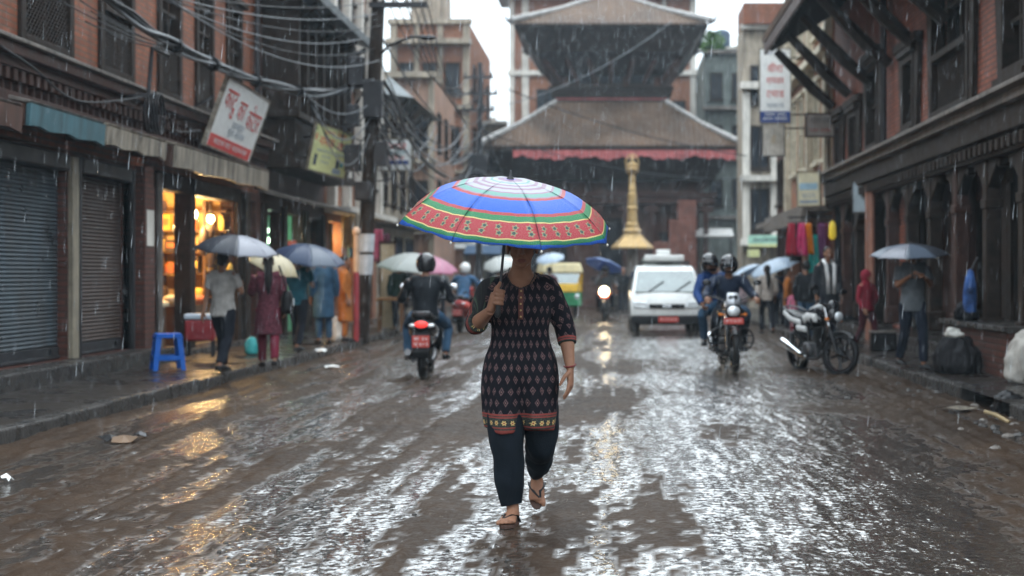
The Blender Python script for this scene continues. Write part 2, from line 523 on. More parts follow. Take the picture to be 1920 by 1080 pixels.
def mud_material(name, use_attr=True, base_wet=0.5):
    m, nt, p, out = new_mat(name)
    tc = N(nt, 'ShaderNodeTexCoord'); P3 = tc.outputs['Object']
    if use_attr:
        wetf = N(nt, 'ShaderNodeAttribute', attribute_name='wet').outputs['Fac']
    else:
        nn = N(nt, 'ShaderNodeTexNoise', {'Vector': P3, 'Scale': 0.5, 'Detail': 5.0})
        wetf = RAMP(nt, nn.outputs[0], [(0.45, 0.0), (0.55, base_wet * 2)])
    a = N(nt, 'ShaderNodeTexNoise', {'Vector': P3, 'Scale': 1.2, 'Detail': 7.0, 'Roughness': 0.65})
    b = N(nt, 'ShaderNodeTexNoise', {'Vector': P3, 'Scale': 26.0, 'Detail': 5.0, 'Roughness': 0.7})
    c = MIX(nt, RAMP(nt, a.outputs[0], [(0.35, 0.0), (0.65, 1.0)]), (0.021, 0.0115, 0.0062), (0.046, 0.027, 0.0155))
    c = MIX(nt, RAMP(nt, b.outputs[0], [(0.3, 0.0), (0.75, 1.0)]), MIX(nt, 0.5, c, (0.016, 0.011, 0.008)), c)
    c = MIX(nt, MA(nt, 'MULTIPLY', wetf, 0.6), c, (0.034, 0.025, 0.018))
    peb = N(nt, 'ShaderNodeTexVoronoi', {'Vector': P3, 'Scale': 11.0})
    pf = RAMP(nt, peb.outputs['Distance'], [(0.10, 1.0), (0.16, 0.0)])
    sel = N(nt, 'ShaderNodeSeparateColor', {0: peb.outputs['Color']})
    pf = MA(nt, 'MULTIPLY', pf, RAMP(nt, sel.outputs[0], [(0.78, 0.0), (0.8, 1.0)]))
    pf = MA(nt, 'MULTIPLY', pf, MA(nt, 'SUBTRACT', 1.0, wetf, clamp=True))
    c = MIX(nt, pf, c, (0.08, 0.068, 0.06))
    nt.links.new(c, p.inputs['Base Color'])
    rr = RAMP(nt, b.outputs[0], [(0.3, 0.38), (0.7, 0.65)])
    nt.links.new(MA(nt, 'ADD', MA(nt, 'MULTIPLY', wetf, .46), .035), p.inputs['Specular IOR Level'])
    nt.links.new(MA(nt, 'ADD', MA(nt, 'MULTIPLY', rr, MA(nt, 'SUBTRACT', 1.0, wetf, clamp=True)), MA(nt, 'MULTIPLY', wetf, 0.2)), p.inputs['Roughness'])
    p.inputs['IOR'].default_value = 1.75
    nt.links.new(MA(nt, 'MULTIPLY', wetf, 1.0), p.inputs['Coat Weight']); p.inputs['Coat IOR'].default_value = 2.2; p.inputs['Coat Roughness'].default_value = 0.17
    # ripples from the rain: small rings plus wind chop on the water film, grain on the mud
    def rings(scale, seed):
        mp = N(nt, 'ShaderNodeMapping', {'Vector': P3, 'Location': (seed, seed * 1.7, 0), 'Scale': (1, 1, 0.02)})
        v = N(nt, 'ShaderNodeTexVoronoi', {'Vector': mp.outputs[0], 'Scale': scale})
        sc = N(nt, 'ShaderNodeSeparateColor', {0: v.outputs['Color']})
        ph = MA(nt, 'MULTIPLY', sc.outputs[1], 6.0)
        s = MA(nt, 'SINE', MA(nt, 'SUBTRACT', MA(nt, 'MULTIPLY', v.outputs['Distance'], 42.0), ph))
        return MA(nt, 'MULTIPLY', s, RAMP(nt, v.outputs['Distance'], [(0.0, 1.0), (0.42, 0.0)]))
    chop = N(nt, 'ShaderNodeTexNoise', {'Vector': N(nt, 'ShaderNodeMapping', {'Vector': P3, 'Scale': (5.0, 11.0, 1)}).outputs[0], 'Scale': 1.0, 'Detail': 4.0, 'Roughness': 0.62})
    fine = N(nt, 'ShaderNodeTexNoise', {'Vector': P3, 'Scale': 13.0, 'Detail': 2.5, 'Roughness': 0.55})
    hw = MA(nt, 'ADD', MA(nt, 'MULTIPLY', MA(nt, 'ADD', rings(5.0, 3.1), rings(8.0, 7.7)), 0.10), MA(nt, 'ADD', MA(nt, 'MULTIPLY', chop.outputs[0], 1.3), MA(nt, 'MULTIPLY', fine.outputs[0], 1.0)))
    hm = MA(nt, 'MULTIPLY', b.outputs[0], 1.5)
    hh = MA(nt, 'ADD', MA(nt, 'MULTIPLY', hw, wetf), MA(nt, 'MULTIPLY', hm, MA(nt, 'SUBTRACT', 1.0, wetf, clamp=True)))
    bp = N(nt, 'ShaderNodeBump', {'Height': hh, 'Strength': 0.8, 'Distance': 0.009})
    # rain-torn film: facet slopes taken straight from noise, so that they hold at any distance
    sl = N(nt, 'ShaderNodeTexNoise', {'Vector': N(nt, 'ShaderNodeMapping', {'Vector': P3, 'Scale': (30.0, 22.0, 1)}).outputs[0], 'Scale': 1.0, 'Detail': 3.0, 'Roughness': 0.65})
    v1 = N(nt, 'ShaderNodeVectorMath', {0: sl.outputs['Color'], 1: (0.5, 0.5, 0.5)}, operation='SUBTRACT')
    v2 = N(nt, 'ShaderNodeVectorMath', {0: v1.outputs[0], 1: (0.55, 1.1, 0.0)}, operation='MULTIPLY')
    mp2 = N(nt, 'ShaderNodeMapping', {'Vector': P3, 'Scale': (13.0, 1.6, 1), 'Rotation': (0, 0, 0.06)})
    sk = N(nt, 'ShaderNodeTexNoise', {'Vector': mp2.outputs[0], 'Scale': 1.0, 'Detail': 4.0, 'Roughness': 0.6})
    w1 = N(nt, 'ShaderNodeVectorMath', {0: sk.outputs['Color'], 1: (0.5, 0.5, 0.5)}, operation='SUBTRACT')
    w2 = N(nt, 'ShaderNodeVectorMath', {0: w1.outputs[0], 1: (0.6, 0.6, 0.0)}, operation='MULTIPLY')
    v2 = N(nt, 'ShaderNodeVectorMath', {0: v2.outputs[0], 1: w2.outputs[0]}, operation='ADD')
    v3 = N(nt, 'ShaderNodeVectorMath', {0: v2.outputs[0], 'Scale': MA(nt, 'ADD', MA(nt, 'MULTIPLY', wetf, 0.6), 0.4)}, operation='SCALE')
    v4 = N(nt, 'ShaderNodeVectorMath', {0: bp.outputs[0], 1: v3.outputs[0]}, operation='ADD')
    v5 = N(nt, 'ShaderNodeVectorMath', {0: v4.outputs[0]}, operation='NORMALIZE')
    nt.links.new(v5.outputs[0], p.inputs['Normal']); nt.links.new(v5.outputs[0], p.inputs['Coat Normal'])
    return m
M['mud'] = mud_material('wet mud')
M['mud_far'] = mud_material('wet ground', False, 0.5)
road = struct(link(me, 'road', M['mud'], smooth=180))

g = MB(); g.box(-150, 150, -20, 240, -1.0, -0.012)
struct(g.build('ground', M['mud_far']))

def paver_mat():
    m, nt, p, out = new_mat('wet pavers')
    tc = N(nt, 'ShaderNodeTexCoord'); P3 = tc.outputs['Object']
    br = N(nt, 'ShaderNodeTexBrick', {'Vector': P3, 'Color1': (0.027, 0.024, 0.023), 'Color2': (0.019, 0.0175, 0.017), 'Mortar': (0.015, 0.013, 0.011), 'Scale': 1.0, 'Mortar Size': 0.012, 'Brick Width': 0.5, 'Row Height': 0.3})
    a = N(nt, 'ShaderNodeTexNoise', {'Vector': P3, 'Scale': 1.6, 'Detail': 7.0, 'Roughness': 0.65})
    f = RAMP(nt, a.outputs[0], [(0.4, 0.0), (0.66, 0.8)])
    c = MIX(nt, f, br.outputs[0], (0.024, 0.018, 0.014))
    nt.links.new(c, p.inputs['Base Color'])
    nt.links.new(RAMP(nt, a.outputs[0], [(0.38, 0.10), (0.56, 0.45)]), p.inputs['Roughness']); p.inputs['Specular IOR Level'].default_value = .14
    b = N(nt, 'ShaderNodeTexNoise', {'Vector': P3, 'Scale': 14.0, 'Detail': 5.0, 'Roughness': 0.6})
    hh = MA(nt, 'ADD', MA(nt, 'MULTIPLY', br.outputs[1], -0.4), MA(nt, 'MULTIPLY', b.outputs[0], 0.9))
    nt.links.new(N(nt, 'ShaderNodeBump', {'Height': hh, 'Strength': 0.7, 'Distance': 0.012}).outputs[0], p.inputs['Normal'])
    return m
M['paver'] = paver_mat()
def jagged_sheet(x0, x1, y0, y1, z, name):
    b = MB(); nxx, nyy = 10, int((y1 - y0) / 0.4)
    vs = []
    for j in range(nyy + 1):
        for i in range(nxx + 1):
            x, y = x0 + (x1 - x0) * i / nxx, y0 + (y1 - y0) * j / nyy
            vs.append((x, y, z + 0.012 * noise.noise(Vector((x * 1.4, y * 0.9, 3)))))
    fs = [(j * (nxx + 1) + i, j * (nxx + 1) + i + 1, (j + 1) * (nxx + 1) + i + 1, (j + 1) * (nxx + 1) + i) for j in range(nyy) for i in range(nxx)]
    b.add(vs, fs)
    return struct(b.build(name, M['paver'], smooth=180))
jagged_sheet(WL - 0.3, KL - 0.02, 3, 62, 0.135, 'pavement_left')
jagged_sheet(KR + 0.02, WR + 0.3, 3, 62, 0.135, 'pavement_right')
def kerb(x0, x1, y0, y1, name, skip=None):
    b = MB(); y = y0
    while y < y1:
        L = rnd.uniform(0.7, 1.25)
        if skip and skip[0] < y + L / 2 < skip[1]:
            y += L; continue
        j = rnd.uniform(-0.018, 0.018); dz = rnd.uniform(-0.012, 0.008)
        zz = 0.15 + dz
        b.hexa([(x0 + j, y + 0.012, -0.1), (x1 + j, y + 0.012, -0.1), (x1 + j, y + L - 0.012, -0.1), (x0 + j, y + L - 0.012, -0.1),
                (x0 + j, y + 0.012, zz), (x1 + j, y + 0.012, zz), (x1 + j, y + L - 0.012, zz + rnd.uniform(-.01, .01)), (x0 + j, y + L - 0.012, zz)])
        y += L
    o = struct(b.build(name, M['stone_wet'], bevel=0.018))
    return o
kerb(KL - 0.16, KL + 0.01, 4, 60, 'kerb_left')
kerb(KR - 0.01, KR + 0.16, 4, 60, 'kerb_right', skip=(13.6, 15.4))
b = MB(); b.box(WL - 0.2, -6.22, 8, 20.2, 0.02, 0.325); b.box(WL - 0.2, -6.4, 20.22, 27.5, 0.02, 0.21)
struct(b.build('shop_step', M['stone_wet'], bevel=0.02))

# ---------------------------------------------------------------- buildings
def wall_mesh(pl, u0, u1, z0, z1, openings, depth=0.22, back=5.0):
    """front face with real openings, their reveals, and the solid mass behind"""
    b = MB()
    us = sorted({u0, u1, *[o[0] for o in openings], *[o[1] for o in openings]})
    zs = sorted({z0, z1, *[o[2] for o in openings], *[o[3] for o in openings]})
    us = [u for u in us if u0 <= u <= u1]; zs = [z for z in zs if z0 <= z <= z1]
    for i in range(len(us) - 1):
        for j in range(len(zs) - 1):
            um, zm = (us[i] + us[i + 1]) / 2, (zs[j] + zs[j + 1]) / 2
            if any(o[0] < um < o[1] and o[2] < zm < o[3] for o in openings):
                continue
            b.pb(pl, us[i], us[i + 1], -depth, 0, zs[j], zs[j + 1])
    return b
def body_mesh(pl, u0, u1, z0, z1, depth=0.22, back=5.0):
    b = MB(); b.pb(pl, u0 + 0.01, u1 - 0.01, -back, -depth - 0.003, z0, z1 - 0.01)
    return b
def win(root, pl, u0, u1, z0, z1, depth=0.22, fm='timber', pm='pane', rows=2, cols=2, lattice=0.0, proud=0.03, fw=0.09, sill=True, name='window', slats=False):
    f = MB(); d0 = -depth * 0.55
    f.pb(pl, u0, u0 + fw, d0, proud, z0, z1); f.pb(pl, u1 - fw, u1, d0, proud, z0, z1)
    f.pb(pl, u0 + fw, u1 - fw, d0, proud, z1 - fw, z1); f.pb(pl, u0 + fw, u1 - fw, d0, proud, z0, z0 + fw)
    for i in range(1, cols):
        u = u0 + (u1 - u0) * i / cols
        f.pb(pl, u - 0.025, u + 0.025, d0 + 0.01, 0.0, z0 + fw, z1 - fw)
    zl = z0 + fw
    if lattice:
        zl = z0 + (z1 - z0) * lattice
        f.pb(pl, u0 + fw, u1 - fw, d0 + 0.012, proud + 0.015, zl - 0.05, zl + 0.05)
    for i in range(1, rows):
        z = zl + (z1 - zl) * i / rows
        f.pb(pl, u0 + fw, u1 - fw, d0 + 0.014, -0.004, z - 0.025, z + 0.025)
    if sill:
        f.pb(pl, u0 - 0.1, u1 + 0.1, -0.02, proud + 0.07, z0 - 0.09, z0 - 0.003)
        f.pb(pl, u0 - 0.14, u1 + 0.14, -0.02, proud + 0.06, z1 + 0.003, z1 + 0.1)
    fo = f.build(name, M[fm], root, world=True, bevel=0.008 if lattice else 0)
    p = MB(); p.pb(pl, u0 + fw * 0.5, u1 - fw * 0.5, -depth * 0.8, -depth * 0.7, z0 + fw * .5, z1 - fw * .5)
    p.build('pane', M[pm], fo, world=True)
    if lattice:
        l = MB(); n = 11
        a0, a1, b0, b1 = u0 + fw, u1 - fw, z0 + fw, zl - 0.05
        s = 0.085
        def bar(p0, p1):
            l.tube([pl.P(p0[0], 0.0, p0[1]), pl.P(p1[0], 0.0, p1[1])], 0.011, 4)
        k = 0
        W, H = a1 - a0, b1 - b0
        t = -H
        while t < W:                 # diagonal bars, both ways, clipped to the panel
            x0_, y0_ = max(t, 0), max(-t, 0)
            e = min(W - x0_, H - y0_)
            if e > 0.02:
                bar((a0 + x0_, b0 + y0_), (a0 + x0_ + e, b0 + y0_ + e))
                bar((a1 - x0_, b0 + y0_), (a1 - x0_ - e, b0 + y0_ + e))
            t += s
        l.build('lattice', M[fm], fo, world=True)
    return fo
PL_L = Pl((WL, 0, 0), (0, 1, 0), (1, 0, 0))
PL_R = Pl((WR, 0, 0), (0, 1, 0), (-1, 0, 0))

# --- brick house with the shutters and the lit shop
hb = thing('brick_house', 'red brick house with shuttered shops and dark carved windows under the cable bundle', 'building', (WL, 20, 0))
wins = [(12.6, 14.2), (15.75, 17.3), (18.2, 19.5), (20.55, 21.65), (22.4, 23.4), (24.2, 25.2)]
ops = [(a, c, 3.92, 6.05) for a, c in wins] + [(a, c, 7.1, 8.9) for a, c in wins]
shop_ops = [(15.05, 17.2, 0.33, 2.78), (17.52, 19.4, 0.33, 2.78), (12.3, 14.75, 0.33, 2.78)]
lit = (20.55, 24.7, 0.22, 2.75)
b = wall_mesh(PL_L, 9, 26.4, 2.85, 9.8, ops)
b.build('wall', M['brick'], hb, world=True)
b = wall_mesh(PL_L, 9, 26.4, 0, 2.845, shop_ops + [lit, (25.1, 26.3, 0.22, 2.7)])
b.build('ground_floor_wall', M['brick_dark'], hb, world=True)
b = MB(); b.pb(PL_L, 9, 26.4, -6, -0.24, 2.9, 9.7); b.pb(PL_L, 9, 20.4, -6, -0.24, 0, 2.88); b.pb(PL_L, 24.85, 26.4, -6, -0.24, 0, 2.88)
b.build('inner_mass', M['void'], hb, world=True)
for a, c in wins:
    win(hb, PL_L, a, c, 3.92, 6.05, lattice=0.42, rows=3, cols=2, fw=0.13, proud=0.05)
for a, c in wins:
    win(hb, PL_L, a, c, 7.1, 8.9, rows=2, cols=2, fw=0.12)
# carved cornice: stacked courses and a row of blocks
c = MB()
c.pb(PL_L, 9, 26.2, 0.002, 0.36, 3.66, 3.78); c.pb(PL_L, 9, 26.2, 0.002, 0.26, 3.55, 3.657); c.pb(PL_L, 9, 26.2, 0.002, 0.12, 3.3, 3.547)
c.pb(PL_L, 9, 26.2, 0.002, 0.24, 3.18, 3.297)
y = 9.1
while y < 26.1:
    c.pb(PL_L, y, y + 0.10, 0.121, 0.24, 3.42, 3.548); c.pb(PL_L, y + 0.03, y + 0.07, 0.121, 0.19, 3.30, 3.419)
    y += 0.2
c.build('cornice', M['timber_red'], hb, world=True, bevel=0.006)
c = MB(); c.pb(PL_L, 9, 26.3, 0.003, 0.42, 3.785, 3.83); c.build('cornice_slab', M['concrete'], hb, world=True, bevel=0.01)
# awnings over the shops: sloped sheet on a deep lip
def awning(root, u0, u1, zt, zb, out, m_front, m_top, lbl=None):
    a = MB()
    p = PL_L.P
    a.hexa([p(u0, 0.004, zt + 0.05), p(u1, 0.004, zt + 0.05), p(u1, out, zt - 0.03), p(u0, out, zt - 0.03),
            p(u0, 0.004, zt + 0.11), p(u1, 0.004, zt + 0.11), p(u1, out + 0.03, zt), p(u0, out + 0.03, zt)])
    t = a.build('awning_top', M[m_top], root, world=True, bevel=0.01)
    f = MB(); k = 8
    for i in range(k):              # the lip, slightly buckled
        ua, ub = u0 + (u1 - u0) * i / k, u0 + (u1 - u0) * (i + 1) / k
        f.hexa([p(ua, out - 0.03, zb + 0.02 * math.sin(i * 2.1)), p(ub, out - 0.03, zb + 0.02 * math.sin((i + 1) * 2.1)), p(ub, out + 0.012, zb + 0.02 * math.sin((i + 1) * 2.1)), p(ua, out + 0.012, zb + 0.02 * math.sin(i * 2.1)),
                p(ua, out - 0.02, zt - 0.035), p(ub, out - 0.02, zt - 0.035), p(ub, out + 0.03, zt - 0.035), p(ua, out + 0.03, zt - 0.035)])
    o = f.build('awning_lip', M[m_front], t, world=True)
    if lbl: o['label'] = lbl
    for u in (u0, u1 - 0.03):
        e = MB()
        e.hexa([p(u, 0.005, zt - 0.22), p(u + 0.03, 0.005, zt - 0.22), p(u + 0.03, out - 0.035, zb), p(u, out - 0.035, zb),
                p(u, 0.005, zt + 0.045), p(u + 0.03, 0.005, zt + 0.045), p(u + 0.03, out - 0.035, zt - 0.036), p(u, out - 0.035, zt - 0.036)])
        e.build('awning_cheek', M['awning_rust'], t, world=True)
awning(hb, 12.2, 14.75, 3.12, 2.84, 0.45, 'awning_rust', 'concrete', 'dark rust awning lip')
awning(hb, 14.95, 17.15, 3.19, 2.92, 0.45, 'awning_blue', 'concrete', 'faded turquoise awning lip')
awning(hb, 17.25, 19.5, 3.19, 2.93, 0.45, 'concrete_pale', 'concrete_pale', 'stained cream awning lip')
awning(hb, 19.95, 25.3, 3.2, 2.86, 0.45, 'concrete_pale', 'concrete_pale', 'long stained cream awning lip')
# roller shutters
def shutter(root, u0, u1, z0, z1, m, lbl):
    s = MB(); n = 44; vs = []; fs = []
    k = n * 4
    for i in range(k + 1):
        z = z0 + 0.16 + (z1 - z0 - 0.16) * i / k
        d = -0.12 + 0.022 * abs(math.sin(PI * i / 4))
        vs += [PL_L.P(u0, d, z), PL_L.P(u1, d, z)]
    fs = [(2 * i, 2 * i + 1, 2 * i + 3, 2 * i + 2) for i in range(k)]
    s.add(vs, fs)
    o = s.build('roller_shutter', M[m], root, world=True)
    o['label'] = lbl
    bt = MB(); bt.pb(PL_L, u0, u1, -0.15, -0.085, z0 + 0.005, z0 + 0.16)
    bt.pb(PL_L, u0, u1, -0.085, -0.065, z0 + 0.02, z0 + 0.05)
    bt.build('bottom_rail', M['iron'], o, world=True, bevel=0.005)
    h = MB()
    for u in (u0 + 0.25, u1 - 0.25):
        h.pb(PL_L, u - 0.05, u + 0.05, -0.084, -0.055, z0 + 0.07, z0 + 0.13)
    h.build('lock', M['iron'], o, world=True)
    hd = MB(); hd.pb(PL_L, u0, u1, -0.2, 0.06, z1 + 0.002, z1 + 0.2)
    hd.build('shutter_box', M['iron'], o, world=True, bevel=0.02)
shutter(hb, 12.3, 14.75, 0.33, 2.6, 'shutter_blue', 'grey blue shutter at the frame edge')
shutter(hb, 15.1, 17.15, 0.33, 2.6, 'shutter_blue', 'wide grey blue roller shutter')
shutter(hb, 17.56, 19.36, 0.33, 2.6, 'shutter_brown', 'brown rusty roller shutter')
for u, mm in ((14.8, 'steel_pale'), (17.22, 'steel_pale'), (17.46, 'iron'), (19.4, 'iron')):
    p = MB(); p.pb(PL_L, u, u + (0.2 if mm == 'steel_pale' else 0.06), -0.1, 0.06, 0.33, 2.78)
    p.build('shutter_guide', M[mm], hb, world=True, bevel=0.008)
p = MB(); p.pb(PL_L, 19.62, 20.02, 0.002, 0.14, 0.33, 2.85); p.build('brick_pier', M['brick_dark'], hb, world=True)
p = MB(); p.pb(PL_L, 19.68, 19.98, 0.142, 0.150, 1.75, 2.25); p.build('notice', M['white_plaster'], hb, world=True)
p = MB(); p.tube([PL_L.P(20.3, 0.12, 0.22), PL_L.P(20.3, 0.12, 2.8)], 0.05, 10); p.build('drain_pipe', M['concrete'], hb, world=True)
p = MB(); p.tube([PL_L.P(25.95, 0.1, 2.9), PL_L.P(25.95, 0.1, 9.5)], 0.055, 10); p.build('rain_pipe', M['iron'], hb, world=True)

# lit shop: room, shelves, counter
warm = mat('warm cream shop wall', (0.55, 0.36, 0.15), 0.6, var=0.25)
rm = MB()
rm.pb(PL_L, 20.42, 20.5, -3.0, -0.24, 0.2, 2.9); rm.pb(PL_L, 24.75, 24.84, -3.0, -0.24, 0.2, 2.9)
rm.pb(PL_L, 20.42, 24.84, -3.1, -3.003, 0.2, 2.9); rm.pb(PL_L, 20.42, 24.84, -3.0, -0.24, 2.78, 2.88); rm.pb(PL_L, 20.42, 24.84, -3.0, -0.002, 0.12, 0.215)
rm.build('shop_room', warm, hb, world=True)
dp = MB()
dp.pb(PL_L, 22.0, 22.28, -0.2, 0.06, 0.2, 2.85)
dp.build('timber_post', M['timber'], hb, world=True, bevel=0.01)
dp = MB(); dp.pb(PL_L, 20.5, 20.68, -0.2, 0.05, 0.2, 2.85); dp.build('timber_post', M['timber'], hb, world=True, bevel=0.01)
dp = MB(); dp.pb(PL_L, 24.74, 24.98, -0.2, 0.07, 0.2, 2.85); dp.build('timber_post', M['timber'], hb, world=True, bevel=0.01)
dp = MB(); dp.pb(PL_L, 25.2, 25.5, -0.2, 0.1, 0.2, 2.8); dp.build('timber_post', M['timber'], hb, world=True, bevel=0.01)
dp = MB(); dp.pb(PL_L, 20.42, 24.84, -0.18, 0.06, 2.6, 2.85); dp.build('lintel', M['timber'], hb, world=True, bevel=0.01)
shelfm = mat('dark shelf wood', (0.10, 0.055, 0.03), 0.5)
PE = Pl((WL, 24.70, 0), (1, 0, 0), (0, -1, 0))
sh = thing('shop_shelf', 'dark wooden shelf covering the end wall of the lit shop', 'shelf', (WL - 1.6, 24.5, 0.215))
for z in (0.95, 1.35, 1.72, 2.08, 2.42):
    q = MB(); q.pb(PE, -2.9, -.05, 0.01, .3, z, z + 0.03); q.build('board', shelfm, sh, world=True)
for u in (-2.93, -2.1, -1.2, -.42):
    q = MB(); q.pb(PE, u, u + 0.05, 0.012, .39, 0.22, 2.62); q.build('upright', shelfm, sh, world=True)
goodm = [mat('goods ' + n_, c_, 0.4) for n_, c_ in (('amber', (0.6, 0.3, 0.06)), ('cream', (0.7, 0.6, 0.4)), ('rust', (0.4, 0.12, 0.05)), ('dark', (0.06, 0.04, 0.03)), ('gold', (0.75, 0.5, 0.12)))]
kinds = [('jar', 'jar'), ('box', 'carton')]
for z in (0.985, 1.385, 1.755, 2.115):
    u = -2.85
    while u < -.12:
        w_ = rnd.uniform(0.1, 0.22); hh = rnd.uniform(0.14, 0.29)
        k = rnd.random(); q = MB()
        if k < 0.55:
            q.lathe([(w_ * .42, 0), (w_ * .45, hh * .1), (w_ * .45, hh * .7), (w_ * .25, hh * .86), (w_ * .28, hh * .88), (w_ * .28, hh)], 12, M=Matrix.Translation(PE.P(u + w_ / 2, .22, z)))
            o = q.build('jar', rnd.choice(goodm), smooth=40)
            tag(o, 'small jar of goods standing on the lit shop shelf', 'jar', 'jars on the lit shop shelf')
        else:
            q.pb(PE, u, u + w_, .1, .33, z, z + hh)
            q.pb(PE, u + .02, u + w_ - .02, .331, .334, z + hh * .3, z + hh * .7, 1)
            o = q.build('carton', [rnd.choice(goodm), rnd.choice(goodm)], bevel=0.006)
            tag(o, 'small carton standing on the lit shop shelf', 'carton', 'cartons on the lit shop shelf')
        u += w_ + rnd.uniform(0.03, 0.14)
ct = thing('shop_counter', 'low timber display counter heaped with pale goods in the lit shop', 'counter', (WL - 0.6, 21.4, 0.215))
q = MB(); q.pb(PL_L, 20.7, 21.95, -1.0, -0.3, 0.22, 0.85); q.pb(PL_L, 22.5, 24.4, -1.0, -0.3, 0.22, 0.85); q.build('cabinet', shelfm, ct, world=True, bevel=0.01)
q = MB(); q.hexa([PL_L.P(20.7, -1.0, .86), PL_L.P(21.95, -1.0, .86), PL_L.P(21.95, -.25, .86), PL_L.P(20.7, -.25, .86), PL_L.P(20.7, -1.0, 1.3), PL_L.P(21.95, -1.0, 1.3), PL_L.P(21.95, -.25, .92), PL_L.P(20.7, -.25, .92)])
q.build('display_tray', goodm[1], ct, world=True, bevel=0.01)
for i, (u, n_) in enumerate(((20.9, -.45), (21.25, -.4), (21.6, -.45), (22.7, -.45), (23.1, -.4), (23.5, -.45), (23.9, -.4))):
    q = MB(); q.ell(PL_L.P(u, n_, 1.02 if i < 3 else 0.93), (0.16, 0.17, 0.1), n=14, k=8)
    o = q.build('goods_packet', rnd.choice(goodm[:3]), smooth=180)
    tag(o, 'pale packet of goods lying on the lit shop counter', 'packet', 'packets on the lit shop counter')
for i, (u, n_, z) in enumerate(((20.85, -.25, 2.2), (21.3, -.28, 2.0), (22.62, -.3, 2.15), (23.9, -.28, 1.95), (24.2, -.28, 2.2), (24.35, -.3, 1.75))):
    q = MB()
    q.tube([PL_L.P(u, n_, 2.62), PL_L.P(u, n_, z + .2)], 0.006, 5)
    q.tube([PL_L.P(u, n_, z + .22), PL_L.P(u + .02, n_, z + .12), PL_L.P(u - .01, n_, z - .12), PL_L.P(u, n_, z - .28)], [.02, .075, .10, .05], 9)
    o = q.build('hanging_bag', goodm[3], smooth=60)
    tag(o, 'dark bag hanging from the lintel of the lit shop', 'bag', 'bags hanging in the lit shop front')
bulb_m = emit_mat('warm bulb', (1.0, 0.72, 0.32), 60)
def bulb(p, e, r=0.05, label='', col=(1.0, 0.62, 0.25), m=None, cordz=0.25):
    t = thing('light_bulb', label, 'lamp', p)
    q = MB(); q.ell((0, 0, 0), (r, r, r * 1.2), n=12, k=8); q.build('glass', m or bulb_m, t, smooth=180)
    q = MB(); q.tube([(0, 0, r * 1.0), (0, 0, r * 1.9)], r * 0.55, 8); q.tube([(0, 0, r * 1.5), (0, 0, cordz)], 0.006, 5); q.build('socket', M['iron'], t)
    ld = bpy.data.lights.new('bulb_light', 'POINT'); ld.energy = e; ld.color = col; ld.shadow_soft_size = r * 1.2
    lo = bpy.data.objects.new('bulb_light', ld); COL.objects.link(lo); lo.parent = t; lo.location = (0, 0, -r * 1.6)
    return t
bulb(PL_L.P(23.75, -0.42, 2.36), 230, 0.075, 'bare warm bulb glowing highest in the lit shop')
bulb(PL_L.P(24.15, -.24, 2.3), 150, 0.06, 'bare warm bulb glowing beside the dark timber post end')
bulb(PL_L.P(23.2, -.95, 2.3), 230, 0.05, 'bare warm bulb in the narrow bay of the lit shop', cordz=0.3)

# --- dark timber house with projecting bay
tb = thing('timber_bay_house', 'dark timber house with a carved bay window and slanted roof edge', 'building', (WL, 29, 0))
ops = [(27.0, 28.2, 0.15, 2.6), (28.6, 30.2, 0.15, 2.6), (30.6, 32.1, 0.15, 2.6)]
wall_mesh(PL_L, 26.45, 32.5, 0, 8.2, ops).build('wall', M['brick_dark'], tb, world=True)
b = MB(); b.pb(PL_L, 26.45, 32.5, -5, -1.62, 0, 8.1); b.pb(PL_L, 26.45, 32.5, -1.6, -0.24, 2.75, 8.1); b.build('inner_mass', M['void'], tb, world=True)
b = MB()
b.pb(PL_L, 26.6, 32.2, 0.002, 0.75, 3.35, 3.5); b.pb(PL_L, 26.7, 32.1, 0.002, 0.62, 3.5, 4.3); b.pb(PL_L, 26.6, 32.2, 0.002, 0.72, 4.3, 4.42)
b.pb(PL_L, 26.6, 32.2, 0.002, 0.78, 6.35, 6.5); b.pb(PL_L, 26.7, 32.1, 0.002, 0.3, 4.42, 6.35)
for i in range(8):
    u = 26.7 + i * 0.757
    b.pb(PL_L, u, u + 0.12, 0.3, 0.7, 4.42, 6.35)
for i in range(28):
    u = 26.75 + i * 0.19
    b.pb(PL_L, u, u + 0.08, 0.622, 0.66, 3.6, 4.2)
b.build('bay_window', M['timber'], tb, world=True, bevel=0.008)
b = MB()
for i in range(7):
    u = 26.9 + i * 0.757
    for k in range(5):
        b.pb(PL_L, u + 0.02 + k * .1, u + 0.05 + k * .1, 0.45, 0.5, 5.2, 6.3)
    b.pb(PL_L, u, u + 0.5, 0.44, 0.52, 5.12, 5.2)
b.build('carved_screen', mat('greyed carved timber', (0.13, 0.1, 0.08), 0.5), tb, world=True)
p = PL_L.P
b = MB(); b.hexa([p(26.3, 0.0, 6.9), p(32.6, 0.0, 6.9), p(32.6, 1.15, 6.45), p(26.3, 1.15, 6.45), p(26.3, 0, 7.05), p(32.6, 0, 7.05), p(32.6, 1.18, 6.6), p(26.3, 1.18, 6.6)])
b.build('eave', M['slate'], tb, world=True, bevel=0.01)
for u in (26.9, 28.3, 29.7, 31.1, 32.2):
    b = MB(); b.tube([p(u, 0.02, 5.9), p(u, 1.0, 6.45)], 0.06, 6); b.build('roof_strut', M['timber'], tb, world=True)
b = MB(); b.hexa([p(26.5, .004, 2.9), p(32.4, .004, 2.9), p(32.4, .75, 2.7), p(26.5, .75, 2.7), p(26.5, .004, 2.98), p(32.4, .004, 2.98), p(32.4, .78, 2.76), p(26.5, .78, 2.76)])
b.build('shop_canopy', M['concrete'], tb, world=True, bevel=0.01)
for u in (26.6, 28.25, 30.25, 32.1):
    b = MB(); b.pb(PL_L, u, u + 0.3, -.1, 0.07, 0.1, 2.7); b.build('door_post', M['timber'], tb, world=True, bevel=0.01)
